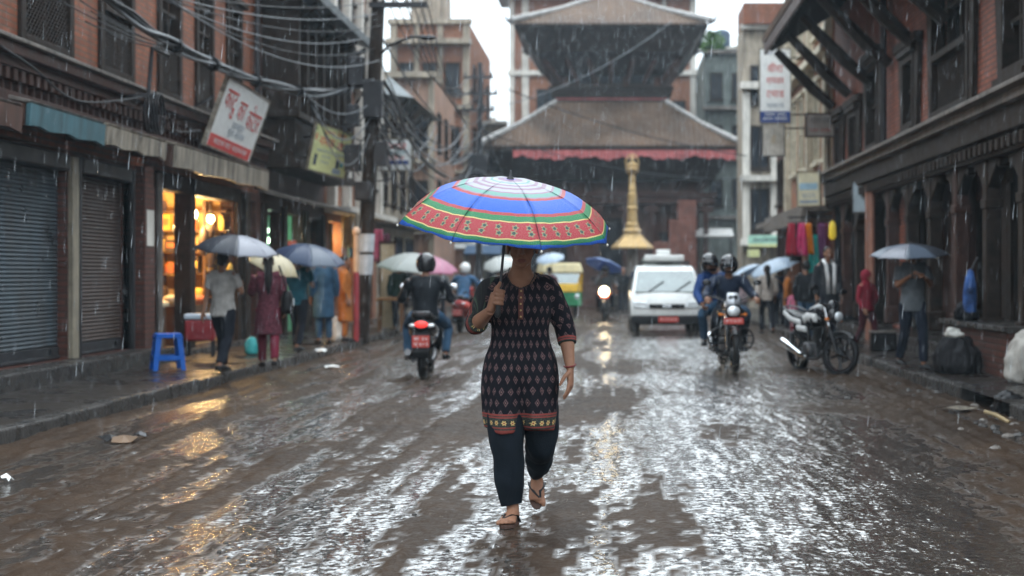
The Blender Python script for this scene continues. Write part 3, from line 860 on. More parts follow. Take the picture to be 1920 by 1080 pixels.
b = MB(); b.pb(PL_L, 28.62, 30.18, -1.5, -1.42, 0.15, 2.6); b.pb(PL_L, 30.22, 30.28, -1.5, -.24, .15, 2.6); b.build('shop_back', mat('pale green shop wall', (0.2, 0.45, 0.3), 0.6), tb, world=True)
for u in (28.9, 29.4, 29.85):
    b = MB(); b.pb(Pl((WL, 30.215, 0), (1, 0, 0), (0, -1, 0)), -1.3 + (u - 28.9), -1.08 + (u - 28.9), .003, .02, 1.2 + (u - 28.9) * .5, 1.6 + (u - 28.9) * .5); o = b.build('shop_poster', rnd.choice([M['red_paint'], M['sign_yellow'], M['white_paint']]), None)
    tag(o, 'small coloured packet card on the green wall of the tube lit shop', 'poster', 'cards on the green shop wall')
tl = thing('strip_lamp', 'greenish white lamp glowing in the doorway of the timber house', 'lamp', PL_L.P(28.95, -.5, 2.25))
q = MB(); q.ell((0, 0, 0), (.09, .09, .09), n=12, k=8); q.ell((0.0, .1, -.2), (.08, .08, .08), n=12, k=8); q.build('glass', emit_mat('green white tube', (0.75, 1.0, 0.72), 14), tl, smooth=180)
q = MB(); q.tube([(0, 0, .07), (0, 0, .4)], .01, 5); q.build('cord', M['iron'], tl)
ld = bpy.data.lights.new('tube_light', 'POINT'); ld.energy = 45; ld.color = (.65, 1, .7); ld.shadow_soft_size = .1
lo = bpy.data.objects.new('tube_light', ld); COL.objects.link(lo); lo.parent = tl; lo.location = (0, 0.05, -.4)

# --- white pilaster house
wp = thing('white_pilaster_house', 'brick house with tall white pilasters behind the leaning pole', 'building', (WL, 36, 0))
ops = [(u, u + 1.0, z, z + 1.7) for z in (3.7, 6.4) for u in (33.3, 35.0, 36.7, 38.2)] + [(33.0, 34.6, .15, 2.6), (35.2, 36.8, .15, 2.6), (37.3, 39, .15, 2.6)]
wall_mesh(PL_L, 32.55, 39.6, 0, 9.6, ops).build('wall', M['brick_orange'], wp, world=True)
b = MB(); b.pb(PL_L, 32.55, 39.6, -5, -1.5, 0, 9.5); b.pb(PL_L, 32.55, 39.6, -1.48, -.24, 2.75, 9.5); b.build('inner_mass', M['void'], wp, world=True)
for z in (3.7, 6.4):
    for u in (33.3, 35.0, 36.7, 38.2):
        win(wp, PL_L, u, u + 1.0, z, z + 1.7, fw=0.1, proud=.04)
for u in (32.75, 34.55, 36.25, 37.85, 39.3):
    b = MB(); b.pb(PL_L, u, u + 0.28, .002, .2, 2.9, 9.5); b.pb(PL_L, u - .06, u + .34, .002, .26, 9.1, 9.3); b.build('pilaster', M['white_plaster'], wp, world=True, bevel=0.015)
b = MB(); b.pb(PL_L, 32.5, 39.6, .002, .6, 2.78, 2.92); b.pb(PL_L, 32.5, 39.6, .002, .25, 6.0, 6.12); b.build('string_course', M['white_plaster'], wp, world=True, bevel=.01)
b = MB(); b.pb(PL_L, 33.0, 34.2, .6, .66, 2.25, 2.75); b.build('fascia_board', M['plaster'], wp, world=True, bevel=.01)
bulb(PL_L.P(34.3, -.35, 2.3), 25, 0.09, 'warm lamp in the doorway past the green lit shop')
bulb(PL_L.P(36.0, -.3, 2.2), 25, 0.08, 'warm lamp beside the hanging clothes near the pole')
bulb(PL_L.P(34.0, -.2, 1.75), 12, 0.07, 'pale yellow lamp low in the doorway past the green lit shop')

# --- generic far block with windows on two faces
def block(name, label, x0, x1, y0, y1, z1, wm, front=None, side=None, sidex=1, cols=None, slabs=None, fm='timber', z0=0.0, trim='white_plaster'):
    t = thing(name, label, 'building', ((x0 + x1) / 2, (y0 + y1) / 2, 0))
    b = MB(); b.box(x0, x1, y0, y1, z0, z1); b.build('wall', M[wm], t, world=True)
    PF = Pl((0, y0, 0), (1, 0, 0), (0, -1, 0))
    PS = Pl((x1 if sidex > 0 else x0, 0, 0), (0, 1, 0), (sidex, 0, 0))
    for pl, lst in ((PF, front or []), (PS, side or [])):
        for (u0, u1, a, c) in lst:
            f = MB(); k = 0.08
            f.pb(pl, u0, u0 + k, 0.003, .07, a, c); f.pb(pl, u1 - k, u1, .003, .07, a, c); f.pb(pl, u0 + k, u1 - k, .003, .07, c - k, c); f.pb(pl, u0 + k, u1 - k, .003, .07, a, a + k)
            f.pb(pl, (u0 + u1) / 2 - .03, (u0 + u1) / 2 + .03, .003, .06, a + k, c - k)
            f.pb(pl, u0 - .08, u1 + .08, .003, .12, a - .08, a - .002)
            fo = f.build('window', M[fm], t, world=True)
            q = MB(); q.pb(pl, u0 + k * .5, u1 - k * .5, .004, .03, a + k * .5, c - k * .5); q.build('pane', M['pane'], fo, world=True)
    for (u0, u1, a, c) in (cols or []):
        q = MB(); q.pb(PF, u0, u1, .003, .16, a, c); q.build('column', M[trim], t, world=True)
    for (a, c, out) in (slabs or []):
        q = MB(); q.box(x0 - .1, x1 + .1, y0 - out, y0 - .002, a, c); q.build('slab', M[trim], t, world=True)
    return t
def grid_w(u0, u1, n, z0, zs, w, hgt):
    return [(u0 + (u1 - u0) * (i + .5) / n - w / 2, u0 + (u1 - u0) * (i + .5) / n + w / 2, z, z + hgt) for z in zs for i in range(n)]
# ---------------------------------------------------------------- far houses, left
M['pink_plaster'] = mat('faded pink plaster', (.32, .20, .15), .6, var=.3, vs=1.5, streak=.6)
b4 = block('eaved_house', 'hazy brick house with a grey roof edge jutting over the lane', -12, -6.6, 39.7, 47, 7.2, 'plaster',
           side=grid_w(40, 47, 4, 0, (3.4, 5.2), 0.8, 1.4) + grid_w(40, 47, 3, 0, (.4,), 1.5, 2.1))
q = MB()
q.hexa([(-12, 39.6, 7.15), (-5.75, 41, 6.45), (-5.75, 47.6, 6.45), (-12, 48.2, 7.15), (-12, 42, 8.6), (-8, 42.5, 8.4), (-8, 46, 8.4), (-12, 46.5, 8.6)])
q.build('roof', M['slate'], b4, world=True)
for y in (41.2, 43.0, 44.8, 46.6):
    q = MB(); q.tube([(-6.58, y, 5.6), (-5.95, y, 6.45)], .06, 6); q.build('roof_strut', M['timber'], b4, world=True)
q = MB(); q.box(-6.6, -6.0, 39.7, 47, 2.75, 2.9); q.build('shop_canopy', M['concrete'], b4, world=True)
b5 = block('terrace_house', 'tall hazy orange brick block with cream columns and a balcony', -9.4, -6.05, 60, 70, 11.9, 'brick_orange',
           front=grid_w(-9.2, -6.3, 3, 0, (3.6, 6.2, 8.9), .62, 1.4), side=grid_w(60, 70, 3, 0, (3.6, 6.2, 8.9), .9, 1.5),
           cols=[(-9.4, -9.12, 0, 11.9), (-8.4, -8.18, 0, 11.9), (-7.4, -7.18, 0, 11.9), (-6.33, -6.05, 0, 11.9)], slabs=[(2.95, 3.12, .6), (5.6, 5.75, .5), (8.3, 8.45, .5), (11.0, 11.2, .8), (11.9, 12.1, .3)], trim='plaster')
q = MB()
for i in range(14):
    x = -9.3 + i * .24
    q.box(x, x + .04, 59.42, 59.46, 3.12, 3.95)
q.box(-9.4, -6.0, 59.4, 59.48, 3.95, 4.02); q.build('balcony_rail', M['iron'], b5, world=True)
q = MB(); q.box(-8.7, -7.2, 61, 63, 12.1, 14.0); q.build('stair_head', M['plaster'], b5, world=True)
b6 = block('low_grey_house', 'low grey plastered house past the second pole', -6.9, -5.0, 66, 74, 8.4, 'plaster', front=grid_w(-6.8, -5.1, 2, 0, (1.0, 3.7, 6.2), .55, 1.3), fm='timber', slabs=[(3.0, 3.15, .5), (5.6, 5.75, .4), (8.3, 8.45, .4)])
bp_ = block('pale_plaster_house', 'narrow pale pink plaster house standing before the tall terrace block', -8.2, -6.35, 50.5, 57, 8.3, 'pink_plaster', front=grid_w(-8.1, -6.4, 2, 0, (3.4, 5.8), .55, 1.3), side=grid_w(50.6, 57, 3, 0, (3.4, 5.8), .8, 1.4), slabs=[(2.8, 2.95, .5), (5.3, 5.45, .3), (8.3, 8.5, .5)], cols=[(-8.2, -8.0, 0, 8.3), (-6.55, -6.35, 0, 8.3)], trim='plaster')
b7 = block('distant_brick_house', 'distant brick house seen past the temple corner', -14.5, -7.0, 84, 92, 10.5, 'brick_orange', front=grid_w(-14, -7.2, 6, 0, (1, 4, 7), .6, 1.4), slabs=[(3.0, 3.15, .4), (6.2, 6.35, .4), (10.4, 10.6, .4)])
b9 = block('narrow_tan_house', 'narrow tan house closing the lane end beside the low grey house', -8.3, -6.4, 92, 98, 10.5, 'plaster', front=grid_w(-8.2, -6.5, 2, 0, (1, 4, 6.6), .55, 1.3), slabs=[(3.0, 3.15, .4), (6.2, 6.35, .4)])
# stalls in the lane mouth
def stall(name, label, x, y, w, z, col, zc=None):
    t = thing(name, label, 'stall', (x, y, 0))
    q = MB(); q.hexa([(-w / 2, 0, z + .25), (w / 2, 0, z + .25), (w / 2, -1.0, z - .1), (-w / 2, -1.0, z - .1), (-w / 2, 0, z + .3), (w / 2, 0, z + .3), (w / 2, -1.03, z - .04), (-w / 2, -1.03, z - .04)])
    q.build('awning', col, t)
    for sx in (-1, 1):
        for yy in (-.95, -.03):
            q = MB(); q.tube([(sx * (w / 2 - .06), yy, 0), (sx * (w / 2 - .06), yy, z - .06 + (.3 if yy > -.5 else 0))], .03, 6); q.build('post', M['iron'], t)
    q = MB(); q.box(-w / 2 + .1, w / 2 - .1, -.8, -.15, .02, .85); q.build('table', M['timber_red'], t)
    return t
canv_w = mat('white canvas', (0.4, 0.4, 0.39), 0.6, var=.1)
canv_b = mat('blue canvas', (0.05, 0.085, 0.14), 0.6)
canv_g = mat('pale green canvas', (0.12, 0.2, 0.2), 0.6)
stall('market_stall', 'market stall with a white awning in front of the low grey house', -6.0, 60, 1.6, 2.5, canv_w)
stall('market_stall', 'market stall with a pale green awning next to the white one', -7.7, 58.5, 1.5, 2.3, canv_g)
stall('market_stall', 'market stall with a blue awning beside the temple corner', -5.0, 55.2, 1.4, 2.2, canv_b)
# ---------------------------------------------------------------- buildings behind the temple and far right
bo = block('brick_office', 'wide brick block with white concrete columns rising behind the temple', -5.4, 4.3, 74, 84, 16.2, 'brick_orange',
      front=[(-4.0, -3.0, 9.4, 11), (-2.4, -1.4, 9.4, 11), (3.05, 3.75, 8.6, 10.4), (3.0, 3.8, 12.4, 14.0), (-4.0, -3.0, 12.4, 14), (-4.1, -3.1, 5.5, 7.2), (3.0, 3.8, 5.4, 7)],
      cols=[(-4.75, -4.4, 0, 16.2), (-5.4, -5.15, 0, 16.2), (4.0, 4.3, 0, 16.2), (2.55, 2.75, 0, 16.2)], slabs=[(4.0, 4.2, .25), (7.7, 7.95, .25), (11.7, 11.95, .25), (15.7, 15.95, .9), (16.2, 16.4, .4)])
q = MB(); q.box(-6.0, -5.42, 73, 76, 15.6, 15.8); q.build('balcony_slab', M['concrete'], bo, world=True)
q = MB(); q.box(2.3, 3.6, 75, 77, 16.4, 17.0); q.lathe([(.6, 17.0), (.6, 18), (.3, 18.2)], 14, M=Matrix.Translation((3, 76, 0))); q.build('water_tank', M['iron'], bo, world=True)
M['green_grey'] = mat('mossy grey plaster', (0.13, 0.15, 0.14), 0.5, var=.3, vs=1.5, streak=.6)
bg = block('mossy_house', 'dark mossy grey house with plants and a water tank on its roof', 4.35, 6.6, 68, 76, 12.0, 'green_grey', front=grid_w(4.4, 6.5, 2, 0, (4.6, 7.2, 9.7), .6, 1.3), slabs=[(4.0, 4.15, .4), (6.8, 6.95, .5), (9.2, 9.35, .5), (11.9, 12.05, .3)], trim='concrete')
q = MB(); q.lathe([(.38, 12.05), (.4, 12.1), (.42, 13.2), (.3, 13.35), (.15, 13.4)], 16, M=Matrix.Translation((5.35, 70, 0))); q.build('water_tank', mat('navy plastic tank', (.03, .05, .08), .4), bg, world=True, smooth=40)
def leaf_bush(name, label, c, r, n, m, cat='plant', leaf=.1, seed=1, group=None):
    rr = random.Random(seed); b = MB()
    blobs = [(Vector((rr.uniform(-1, 1) * r[0], rr.uniform(-1, 1) * r[1], rr.uniform(0, 1) * r[2])), rr.uniform(.3, .6)) for _ in range(7)]
    for _ in range(n):
        bc, br = rr.choice(blobs)
        d = Vector((rr.gauss(0, 1), rr.gauss(0, 1), rr.gauss(0, 1))).normalized() * (br * r[2] * rr.uniform(.5, 1.05))
        p_ = Vector(c) + bc + d
        a = Vector((rr.gauss(0, 1), rr.gauss(0, 1), rr.gauss(0, .6))).normalized(); e = a.cross(Vector((rr.gauss(0, 1), rr.gauss(0, 1), rr.gauss(0, 1)))).normalized()
        s = leaf * rr.uniform(.6, 1.3)
        b.add([p_ - a * s, p_ + e * s * .45, p_ + a * s, p_ - e * s * .45], [(0, 1, 2, 3)])
    root = thing(name, label, cat, c, group=group)
    b.build('foliage', m, root, world=True)
    q = MB(); q.tube([(0, 0, -.05), (0.03, 0, r[2] * .5)], .03, 6); q.build('stem', M['timber'], root)
    return root
leaf_bush('roof_shrub', 'bright green shrub growing on the mossy house roof below the tank', (4.85, 68.6, 12.05), (.4, .4, .75), 500, M['green_leaf'], leaf=.14, seed=3)
leaf_bush('roof_shrub', 'small green shrub trailing over the mossy house roof edge', (4.45, 68.0, 12.05), (.25, .3, .35), 300, M['green_leaf'], leaf=.12, seed=4)
q = MB(); q.hexa([(5.4, 67.7, 12.08), (6.7, 67.7, 12.2), (6.7, 69, 12.3), (5.4, 69, 12.2), (5.4, 67.7, 12.2), (6.7, 67.7, 12.38), (6.7, 69, 12.45), (5.4, 69, 12.35)]); q.build('roof_sheet', M['white_plaster'], bg, world=True)
bt = block('tan_house', 'tan plastered house with white columns beyond the vertical sign', 4.72, 9, 52, 54.2, 10.4, 'plaster', front=[(5.0, 5.7, 7.6, 9.0), (5.0, 5.7, 5.2, 6.8), (5.0, 5.7, 2.9, 4.5)], 
      cols=[(4.72, 4.98, 2.4, 8.0), (5.75, 5.95, 2.4, 8)], slabs=[(8.1, 8.35, .5), (4.75, 4.95, .5), (2.4, 2.65, .8), (10.3, 10.45, .3)])
q = MB(); q.box(4.72, 6.2, 51.5, 54, 10.45, 11.2); q.build('parapet', M['brick'], bt, world=True)
b8 = block('distant_white_house', 'distant white shop house past the van', 2.9, 4.6, 88, 96, 7.5, 'white_plaster', front=grid_w(3, 4.5, 2, 0, (1, 3.4, 5.4), .5, 1.2), slabs=[(2.8, 2.95, .4), (5.0, 5.15, .4)])
stall('market_stall', 'market stall under a white awning right of the temple', 4.15, 60, 1.7, 3.0, canv_w)
# shop board in green and yellow
def board(name, label, O, U, V, w, h, m, cat='sign', texts=(), bands=(), group=None, frame=None, th=.05):
    """texts: (string, x, y, size, material, width); bands: (x0,x1,y0,y1,material)"""
    U = Vector(U).normalized(); V = Vector(V); V = (V - U * V.dot(U)).normalized(); W_ = U.cross(V)
    Mx = Matrix(((U.x, V.x, W_.x, O[0]), (U.y, V.y, W_.y, O[1]), (U.z, V.z, W_.z, O[2]), (0, 0, 0, 1)))
    t = bpy.data.objects.new(name, None); COL.objects.link(t); t.matrix_world = Mx; t.empty_display_size = .2
    tag(t, label, cat, group)
    q = MB(); q.box(-w / 2, w / 2, -h / 2, h / 2, -th, 0); q.build('panel', m, t, bevel=.006)
    if frame:
        q = MB(); k = .025
        q.box(-w / 2 - k, w / 2 + k, h / 2 - .002, h / 2 + k, -th - .01, .012); q.box(-w / 2 - k, w / 2 + k, -h / 2 - k, -h / 2 + .002, -th - .01, .012)
        q.box(-w / 2 - k, -w / 2 + .002, -h / 2 + .003, h / 2 - .003, -th - .01, .012); q.box(w / 2 - .002, w / 2 + k, -h / 2 + .003, h / 2 - .003, -th - .01, .012)
        q.build('frame', frame, t)
    for x0, x1, y0, y1, mm in bands:
        q = MB(); q.box(x0, x1, y0, y1, .001, .004); q.build('band', mm, t)
    for s, x, y, sz, mm, wd in texts:
        q = MB(); fit_text(q, s, sz, Matrix.Translation((x, y, .0075)), width=wd)
        if q.v: q.build('lettering', mm, t)
    return t
red, navy, wht, teal = M['red_paint'], M['navy_paint'], M['white_paint'], M['teal_paint']
greyt = mat('grey sign ink', (.25, .3, .36), .4)
blackt = mat('dark sign ink', (.05, .06, .09), .4)
XA, ZA = (1, 0, 0), (0, 0, 1)
def brackets(t, pts, r=.02):
    for a, c in pts:
        q = MB(); q.tube([a, c], r, 6); q.build('bracket', M['iron'], t, world=True)
def atX(px, py, X):
    s = (px - CX) / X
    return Vector((X, FPX / s, CH - (py - CY) / s))
# big white sign leaning out over the awning
bl, br_ = atX(386, 268, -6.08), atX(467, 302, -6.08)
tl_ = atX(410, 145, -5.78)
O = (bl + br_) / 2; up = Vector((.34, 0, .97))
hS = 1.0
s1 = board('shop_sign', 'white sign with red lettering and red base band, leaning above the long cream awning', O + up * (hS / 2) , br_ - bl, up, (br_ - bl).length, 1.06, wht,
      texts=[('काटु', -.78, .18, .46, red, .62), ('का', -.08, .16, .46, red, .42), ('कोटार', .72, .15, .46, red, .8), ('जनात', .0, -.1, .16, greyt, .7), ('पुता बालल', .05, -.24, .15, greyt, .95), ('काटमा घाट काठफलार', 0, -.43, .12, wht, 1.9)],
      bands=[(-1.19, 1.19, -.525, -.335, red)], frame=M['concrete_pale'])
brackets(s1, [(O + Vector((-.0, -.8, .8)), O + Vector((-.55, -.8, .5))), (O + Vector((0, .8, .8)), O + Vector((-.55, .8, .5)))])
# yellow green sign
a1, a2 = at(579, 318, 26.6), at(646, 336, 27.2)
O = (a1 + a2) / 2 + Vector((0, 0, .44)); w2 = (a2 - a1).length
s2 = board('shop_sign', 'pale yellow green sign with red letters and small drawings before the timber bay', O + Vector((.07, 0, 0)), a2 - a1, (.14, 0, 1), w2, .86, M['sign_yellow'],
      texts=[('तारा रेखा', .05, .34, .12, red, .5), ('नामाक', -.12, .14, .24, red, .36), ('छाड', .24, .12, .24, red, .24), ('।', -.37, .2, .2, red, .03), ('कसनापना दताग', 0, -.04, .09, greyt, .62), ('माणा', -.08, -.14, .08, greyt, .2), ('लाकड', -.09, -.24, .08, greyt, .2)],
      bands=[(-.34, -.27, -.33, -.12, blackt), (.12, .3, -.4, -.3, greyt), (.17, .24, -.29, -.12, blackt), (.27, .33, -.25, -.15, teal), (-.43, -.38, .32, .38, M['green_leaf'])], frame=M['steel_pale'])
brackets(s2, [(O + Vector((0, .02, .3)), O + Vector((-.75, .5, .3))), (O + Vector((0, .02, -.3)), O + Vector((-.75, .5, -.3)))])
# small white and blue sign past the pole
a1 = at(741, 290, 32.0)
s3 = board('shop_sign', 'small white sign with teal and navy bars hanging past the leaning pole', a1, (1, -.05, 0), (.02, 0, 1), .74, .68, wht,
      texts=[('नेपाल', .05, .21, .2, red, .42), ('काष घालन', 0, .05, .12, teal, .6), ('कालनान', 0, -.08, .1, red, .42)], bands=[(-.28, .3, -.22, -.13, navy), (-.34, -.3, .12, .28, red)], frame=M['steel_pale'])
brackets(s3, [(a1 + Vector((-.3, .03, .2)), a1 + Vector((-1.7, .2, .25)))])
# tall vertical sign on the far right shops
a1, a2 = at(1425, 92, 33.5), at(1482, 230, 33.5)
w_, h_ = a2.x - a1.x, a1.z - a2.z
s4 = board('vertical_sign', 'tall white vertical sign with three red words above a navy band', (a1 + a2) / 2, XA, ZA, w_, h_, wht,
      texts=[('वीरा', 0, h_ * .25, .25, red, .36), ('रायडर', 0, h_ * .07, .22, red, .42), ('टमाड', 0, -h_ * .11, .24, red, .42), ('पशन', 0, -h_ * .27, .16, greyt, .4), ('पसल आहा', 0, -h_ * .39, .1, wht, .5), ('बलभ जनाहार', 0, -h_ * .45, .1, wht, .56), ('कन नाफड', 0, h_ * .44, .09, navy, .5)],
      bands=[(-w_ / 2, w_ / 2, -h_ / 2, -h_ * .345, navy)], frame=M['steel_pale'])
brackets(s4, [(Vector((a2.x, 33.55, a1.z - .2)), Vector((4.85, 33.6, a1.z - .2))), (Vector((a2.x, 33.55, a2.z + .2)), Vector((4.85, 33.6, a2.z + .2)))])
a1, a2 = at(1430, 232, 34.2), at(1470, 292, 34.2)
s4b = board('shop_sign', 'narrow faded cream panel hanging below the tall vertical sign', (a1 + a2) / 2, XA, ZA, a2.x - a1.x, a1.z - a2.z, M['white_plaster'], texts=[('आ', 0, 0, .3, mat('faded ochre ink', (.55, .42, .25), .5), .12)], frame=M['iron'])
brackets(s4b, [(Vector((a2.x, 34.25, a1.z - .1)), Vector((4.85, 34.3, a1.z - .1)))])
a1, a2 = at(1512, 214, 30.8), at(1564, 255, 30.8)
M['grey_board'] = mat('weathered grey board', (.28, .25, .23), .5, streak=.4)
s5 = board('shop_sign', 'small weathered grey board with a faded red line under the eave end', (a1 + a2) / 2, XA, ZA, a2.x - a1.x, a1.z - a2.z, M['grey_board'], texts=[('आयना रटाय', 0, .1, .16, mat('charcoal ink', (.1, .09, .09), .5), .46), ('काला अलापे', 0, -.1, .1, mat('dull red ink', (.3, .06, .05), .5), .46)], frame=M['timber'])
brackets(s5, [(Vector((a2.x, 30.85, a1.z - .1)), Vector((4.85, 30.9, a1.z - .1)))])
a1, a2 = at(1497, 322, 29.8), at(1535, 386, 29.8)
s6 = board('shop_sign', 'cream sign with a pale blue stripe tilted over the cloth shop', (a1 + a2) / 2, (1, -.5, 0), (-.15, 0, 1), (a2.x - a1.x) * 1.12, .7, mat('cream sign', (.62, .58, .42), .4, streak=.2), texts=[('कान', 0, -.15, .16, greyt, .3)], bands=[(-.2, .2, -.02, .12, mat('pale blue ink', (.3, .45, .55), .4)), (-.2, .2, -.3, -.24, greyt)], frame=M['steel_pale'])
brackets(s6, [((a1 + a2) / 2 + Vector((0, .03, .2)), Vector((4.85, 29.9, a1.z - .2)))])
a1, a2 = at(1607, 341, 26.9), at(1636, 398, 26.9)
s7 = board('shop_sign', 'plain blue grey board on the cornice beside the timber posts', (a1 + a2) / 2, (1, -.8, 0), ZA, .5, .56, mat('blue grey board', (.3, .37, .42), .4, streak=.3), texts=[('पसल', 0, .1, .14, greyt, .3)], frame=M['iron'])
brackets(s7, [((a1 + a2) / 2 + Vector((0, .03, 0)), Vector((4.85, 27, a1.z - .2)))])
a1, a2 = at(1403, 441, 50), at(1470, 463, 50)
s8 = board('shop_sign', 'long pale green and yellow shop board far down the right side', (a1 + a2) / 2, XA, ZA, a2.x - a1.x, a1.z - a2.z, mat('pale green board', (.3, .5, .4), .4), bands=[(-.62, .62, -.2, -.1, M['sign_yellow'])], texts=[('काठमाडौ पसल', 0, .06, .16, blackt, .9)])
brackets(s8, [((a1 + a2) / 2 + Vector((.5, .03, 0)), (a1 + a2) / 2 + Vector((.5, 1.95, .2)))])
a1, a2 = at(1402, 468, 48), at(1424, 482, 48)
s9 = board('shop_sign', 'little plain yellow board under the long green shop board', (a1 + a2) / 2, XA, ZA, a2.x - a1.x, a1.z - a2.z, M['sign_yellow'])
brackets(s9, [((a1 + a2) / 2 + Vector((.0, .03, 0)), (a1 + a2) / 2 + Vector((.0, 4.0, .2)))])

# ---------------------------------------------------------------- temple
tx, ty = -0.1, 63.4
te = thing('temple', 'tiered brown temple with broad sloping roofs closing the street', 'temple', (tx, ty, 0))
T0 = Matrix.Translation((tx, ty, 0))
def fr(b, h0, z0, h1, z1, mi=0):     # square frustum
    b.hexa([T0 @ Vector(v) for v in ((-h0, -h0, z0), (h0, -h0, z0), (h0, h0, z0), (-h0, h0, z0), (-h1, -h1, z1), (h1, -h1, z1), (h1, h1, z1), (-h1, h1, z1))], mi)
def tpart(name, fn, m, bevel=0, parent=None):
    b = MB(); fn(b); return b.build(name, m if not isinstance(m, str) else M[m], parent or te, world=True, bevel=bevel)
M['temple_brick'] = brick_mat('temple brick', (0.12, 0.055, 0.04), (0.09, 0.042, 0.032), (0.08, 0.055, 0.045), streak=.5)
tpart('plinth', lambda b: (fr(b, 5.3, 0, 5.3, .35), fr(b, 4.9, .352, 4.9, .7), fr(b, 4.6, .702, 4.6, 1.0)), 'temple_brick', .03)
tpart('lower_wall', lambda b: fr(b, 3.7, 1.0, 3.7, 6.9), 'temple_brick')
# timber colonnade in front of the lower wall
for sx in (-3.95, -2.85, -1.7, -.6, .6, 1.7, 2.85, 3.95):
    tpart('column', lambda b: (b.box(tx + sx - .11, tx + sx + .11, ty - 4.25, ty - 4.03, 1.0, 4.3), b.box(tx + sx - .3, tx + sx + .3, ty - 4.27, ty - 4.01, 3.95, 4.2), b.box(tx + sx - .17, tx + sx + .17, ty - 4.3, ty - 3.98, 1.0, 1.3)), 'timber_red', .015)
tpart('beam', lambda b: (b.box(tx - 4.3, tx + 4.3, ty - 4.35, ty - 3.95, 4.302, 4.6), b.box(tx - 4.4, tx + 4.4, ty - 4.45, ty - 3.9, 4.602, 4.75)), 'timber_red', .01)
for u0, u1, z0, z1 in ((-2.4, -1.9, 1.6, 3.6), (2.2, 2.7, 1.7, 2.9), (-.5, .5, 1.0, 3.5), (-3.4, -2.9, 1.6, 3.4)):
    tpart('window', lambda b: (b.box(tx + u0 - .1, tx + u1 + .1, ty - 3.78, ty - 3.703, z0 - .1, z1 + .1), b.box(tx + u0 - .2, tx + u1 + .2, ty - 3.86, ty - 3.705, z1 + .102, z1 + .22)), 'timber')
    w_o = te.children[-1]
    tpart('pane', lambda b: b.box(tx + u0, tx + u1, ty - 3.81, ty - 3.783, z0, z1), 'void', parent=w_o)
tpart('brick_shrine', lambda b: (b.box(tx + 2.4, tx + 3.5, ty - 5.0, ty - 3.9, 1.0, 3.6), b.box(tx + 2.75, tx + 3.5, ty - 5.0, ty - 3.9, 3.602, 4.4), b.box(tx + 1.75, tx + 2.4, ty - 4.9, ty - 3.9, 1.0, 2.7)), mat('salmon brick', (.15, .065, .05), .6, var=.4), .02)
def struts(hb_, zb, ht, zt, n, side_only=False):
    for k in range(n):
        t = -1 + 2 * k / (n - 1)
        for rz in ((0, 1, 3) if not side_only else (0,)):
            Rz = T0 @ Matrix.Rotation(rz * PI / 2, 4, 'Z')
            b = MB(); b.tube([Rz @ Vector((t * hb_ * .97, -hb_, zb)), Rz @ Vector((t * (hb_ + (ht - hb_) * .45), -(hb_ + ht) / 2, (zb + zt) / 2 - .05)), Rz @ Vector((t * ht * .96, -ht, zt))], [.1, .14, .09], 6)
            b.build('roof_strut', M['timber_red'], te, world=True)
struts(3.75, 4.9, 4.7, 6.35, 9)
tpart('lower_soffit', lambda b: fr(b, 4.25, 5.25, 5.0, 6.42), 'timber')
# lower roof with pale hip ridges, fascia and a red valance
def roof(name, he, ze, ht, zt, m='tile_roof', th=.16):
    b = MB(); fr(b, he, ze, ht, zt)
    o = b.build(name, M[m], te, world=True)
    for rz in range(4):                       # rows of tiles standing proud, on every slope
        Rz = T0 @ Matrix.Rotation(rz * PI / 2, 4, 'Z'); c = MB(); nr = int(2 * he / .2)
        for i in range(nr):
            x = -he + (i + .5) * 2 * he / nr
            t_end = 1.0 if abs(x) < ht else (he - abs(x)) / (he - ht)
            if t_end < .06: continue
            p0 = Vector((x, -he - .012, ze + .03)); p1 = Vector((x, -(he + (ht - he) * t_end) - .012, ze + (zt - ze) * t_end + .03))
            c.tube([Rz @ p0, Rz @ p1], .045, 5)
        c.build('roof_tile', M[m], o, world=True)
    for a_ in range(4):
        Rz = T0 @ Matrix.Rotation(a_ * PI / 2, 4, 'Z'); c = MB()
        c.tube([Rz @ Vector((-he - .12, -he - .12, ze + .14)), Rz @ Vector((-(he + ht) / 2, -(he + ht) / 2, (ze + zt) / 2 + .03)), Rz @ Vector((-ht, -ht, zt + .05))], [.13, .11, .11], 7)
        c.build('ridge', M['ridge'], o, world=True, smooth=60)
    return o
lr = roof('lower_roof', 5.2, 6.62, 2.35, 8.75)
tpart('lower_fascia', lambda b: fr(b, 5.2, 6.42, 5.22, 6.62), 'timber')
b = MB(); nseg = 96; vs = []
for i in range(nseg + 1):
    x = tx - 4.0 + 9.1 * i / nseg
    yy = ty - 5.27 - .03 * math.sin(i * 1.9)
    zlo = 6.16 + .10 * math.sin(i * .42) * math.sin(i * .17 + 1) - .07 * abs(math.sin(i * .8))
    vs += [(x, yy, 6.44), (x, yy - .02, zlo)]
b.add(vs, [(2 * i, 2 * i + 1, 2 * i + 3, 2 * i + 2) for i in range(nseg)])
b.build('valance', M['red_cloth'], te, world=True, solid=.01)
tpart('upper_wall', lambda b: fr(b, 2.15, 8.3, 2.15, 11.9), 'temple_brick')
tpart('ledge', lambda b: (fr(b, 2.35, 8.62, 2.35, 8.85), fr(b, 2.5, 8.95, 2.62, 9.32), fr(b, 2.68, 9.322, 2.68, 9.42)), 'timber', .02)
tpart('red_band', lambda b: fr(b, 2.4, 8.852, 2.4, 8.948), 'red_cloth')
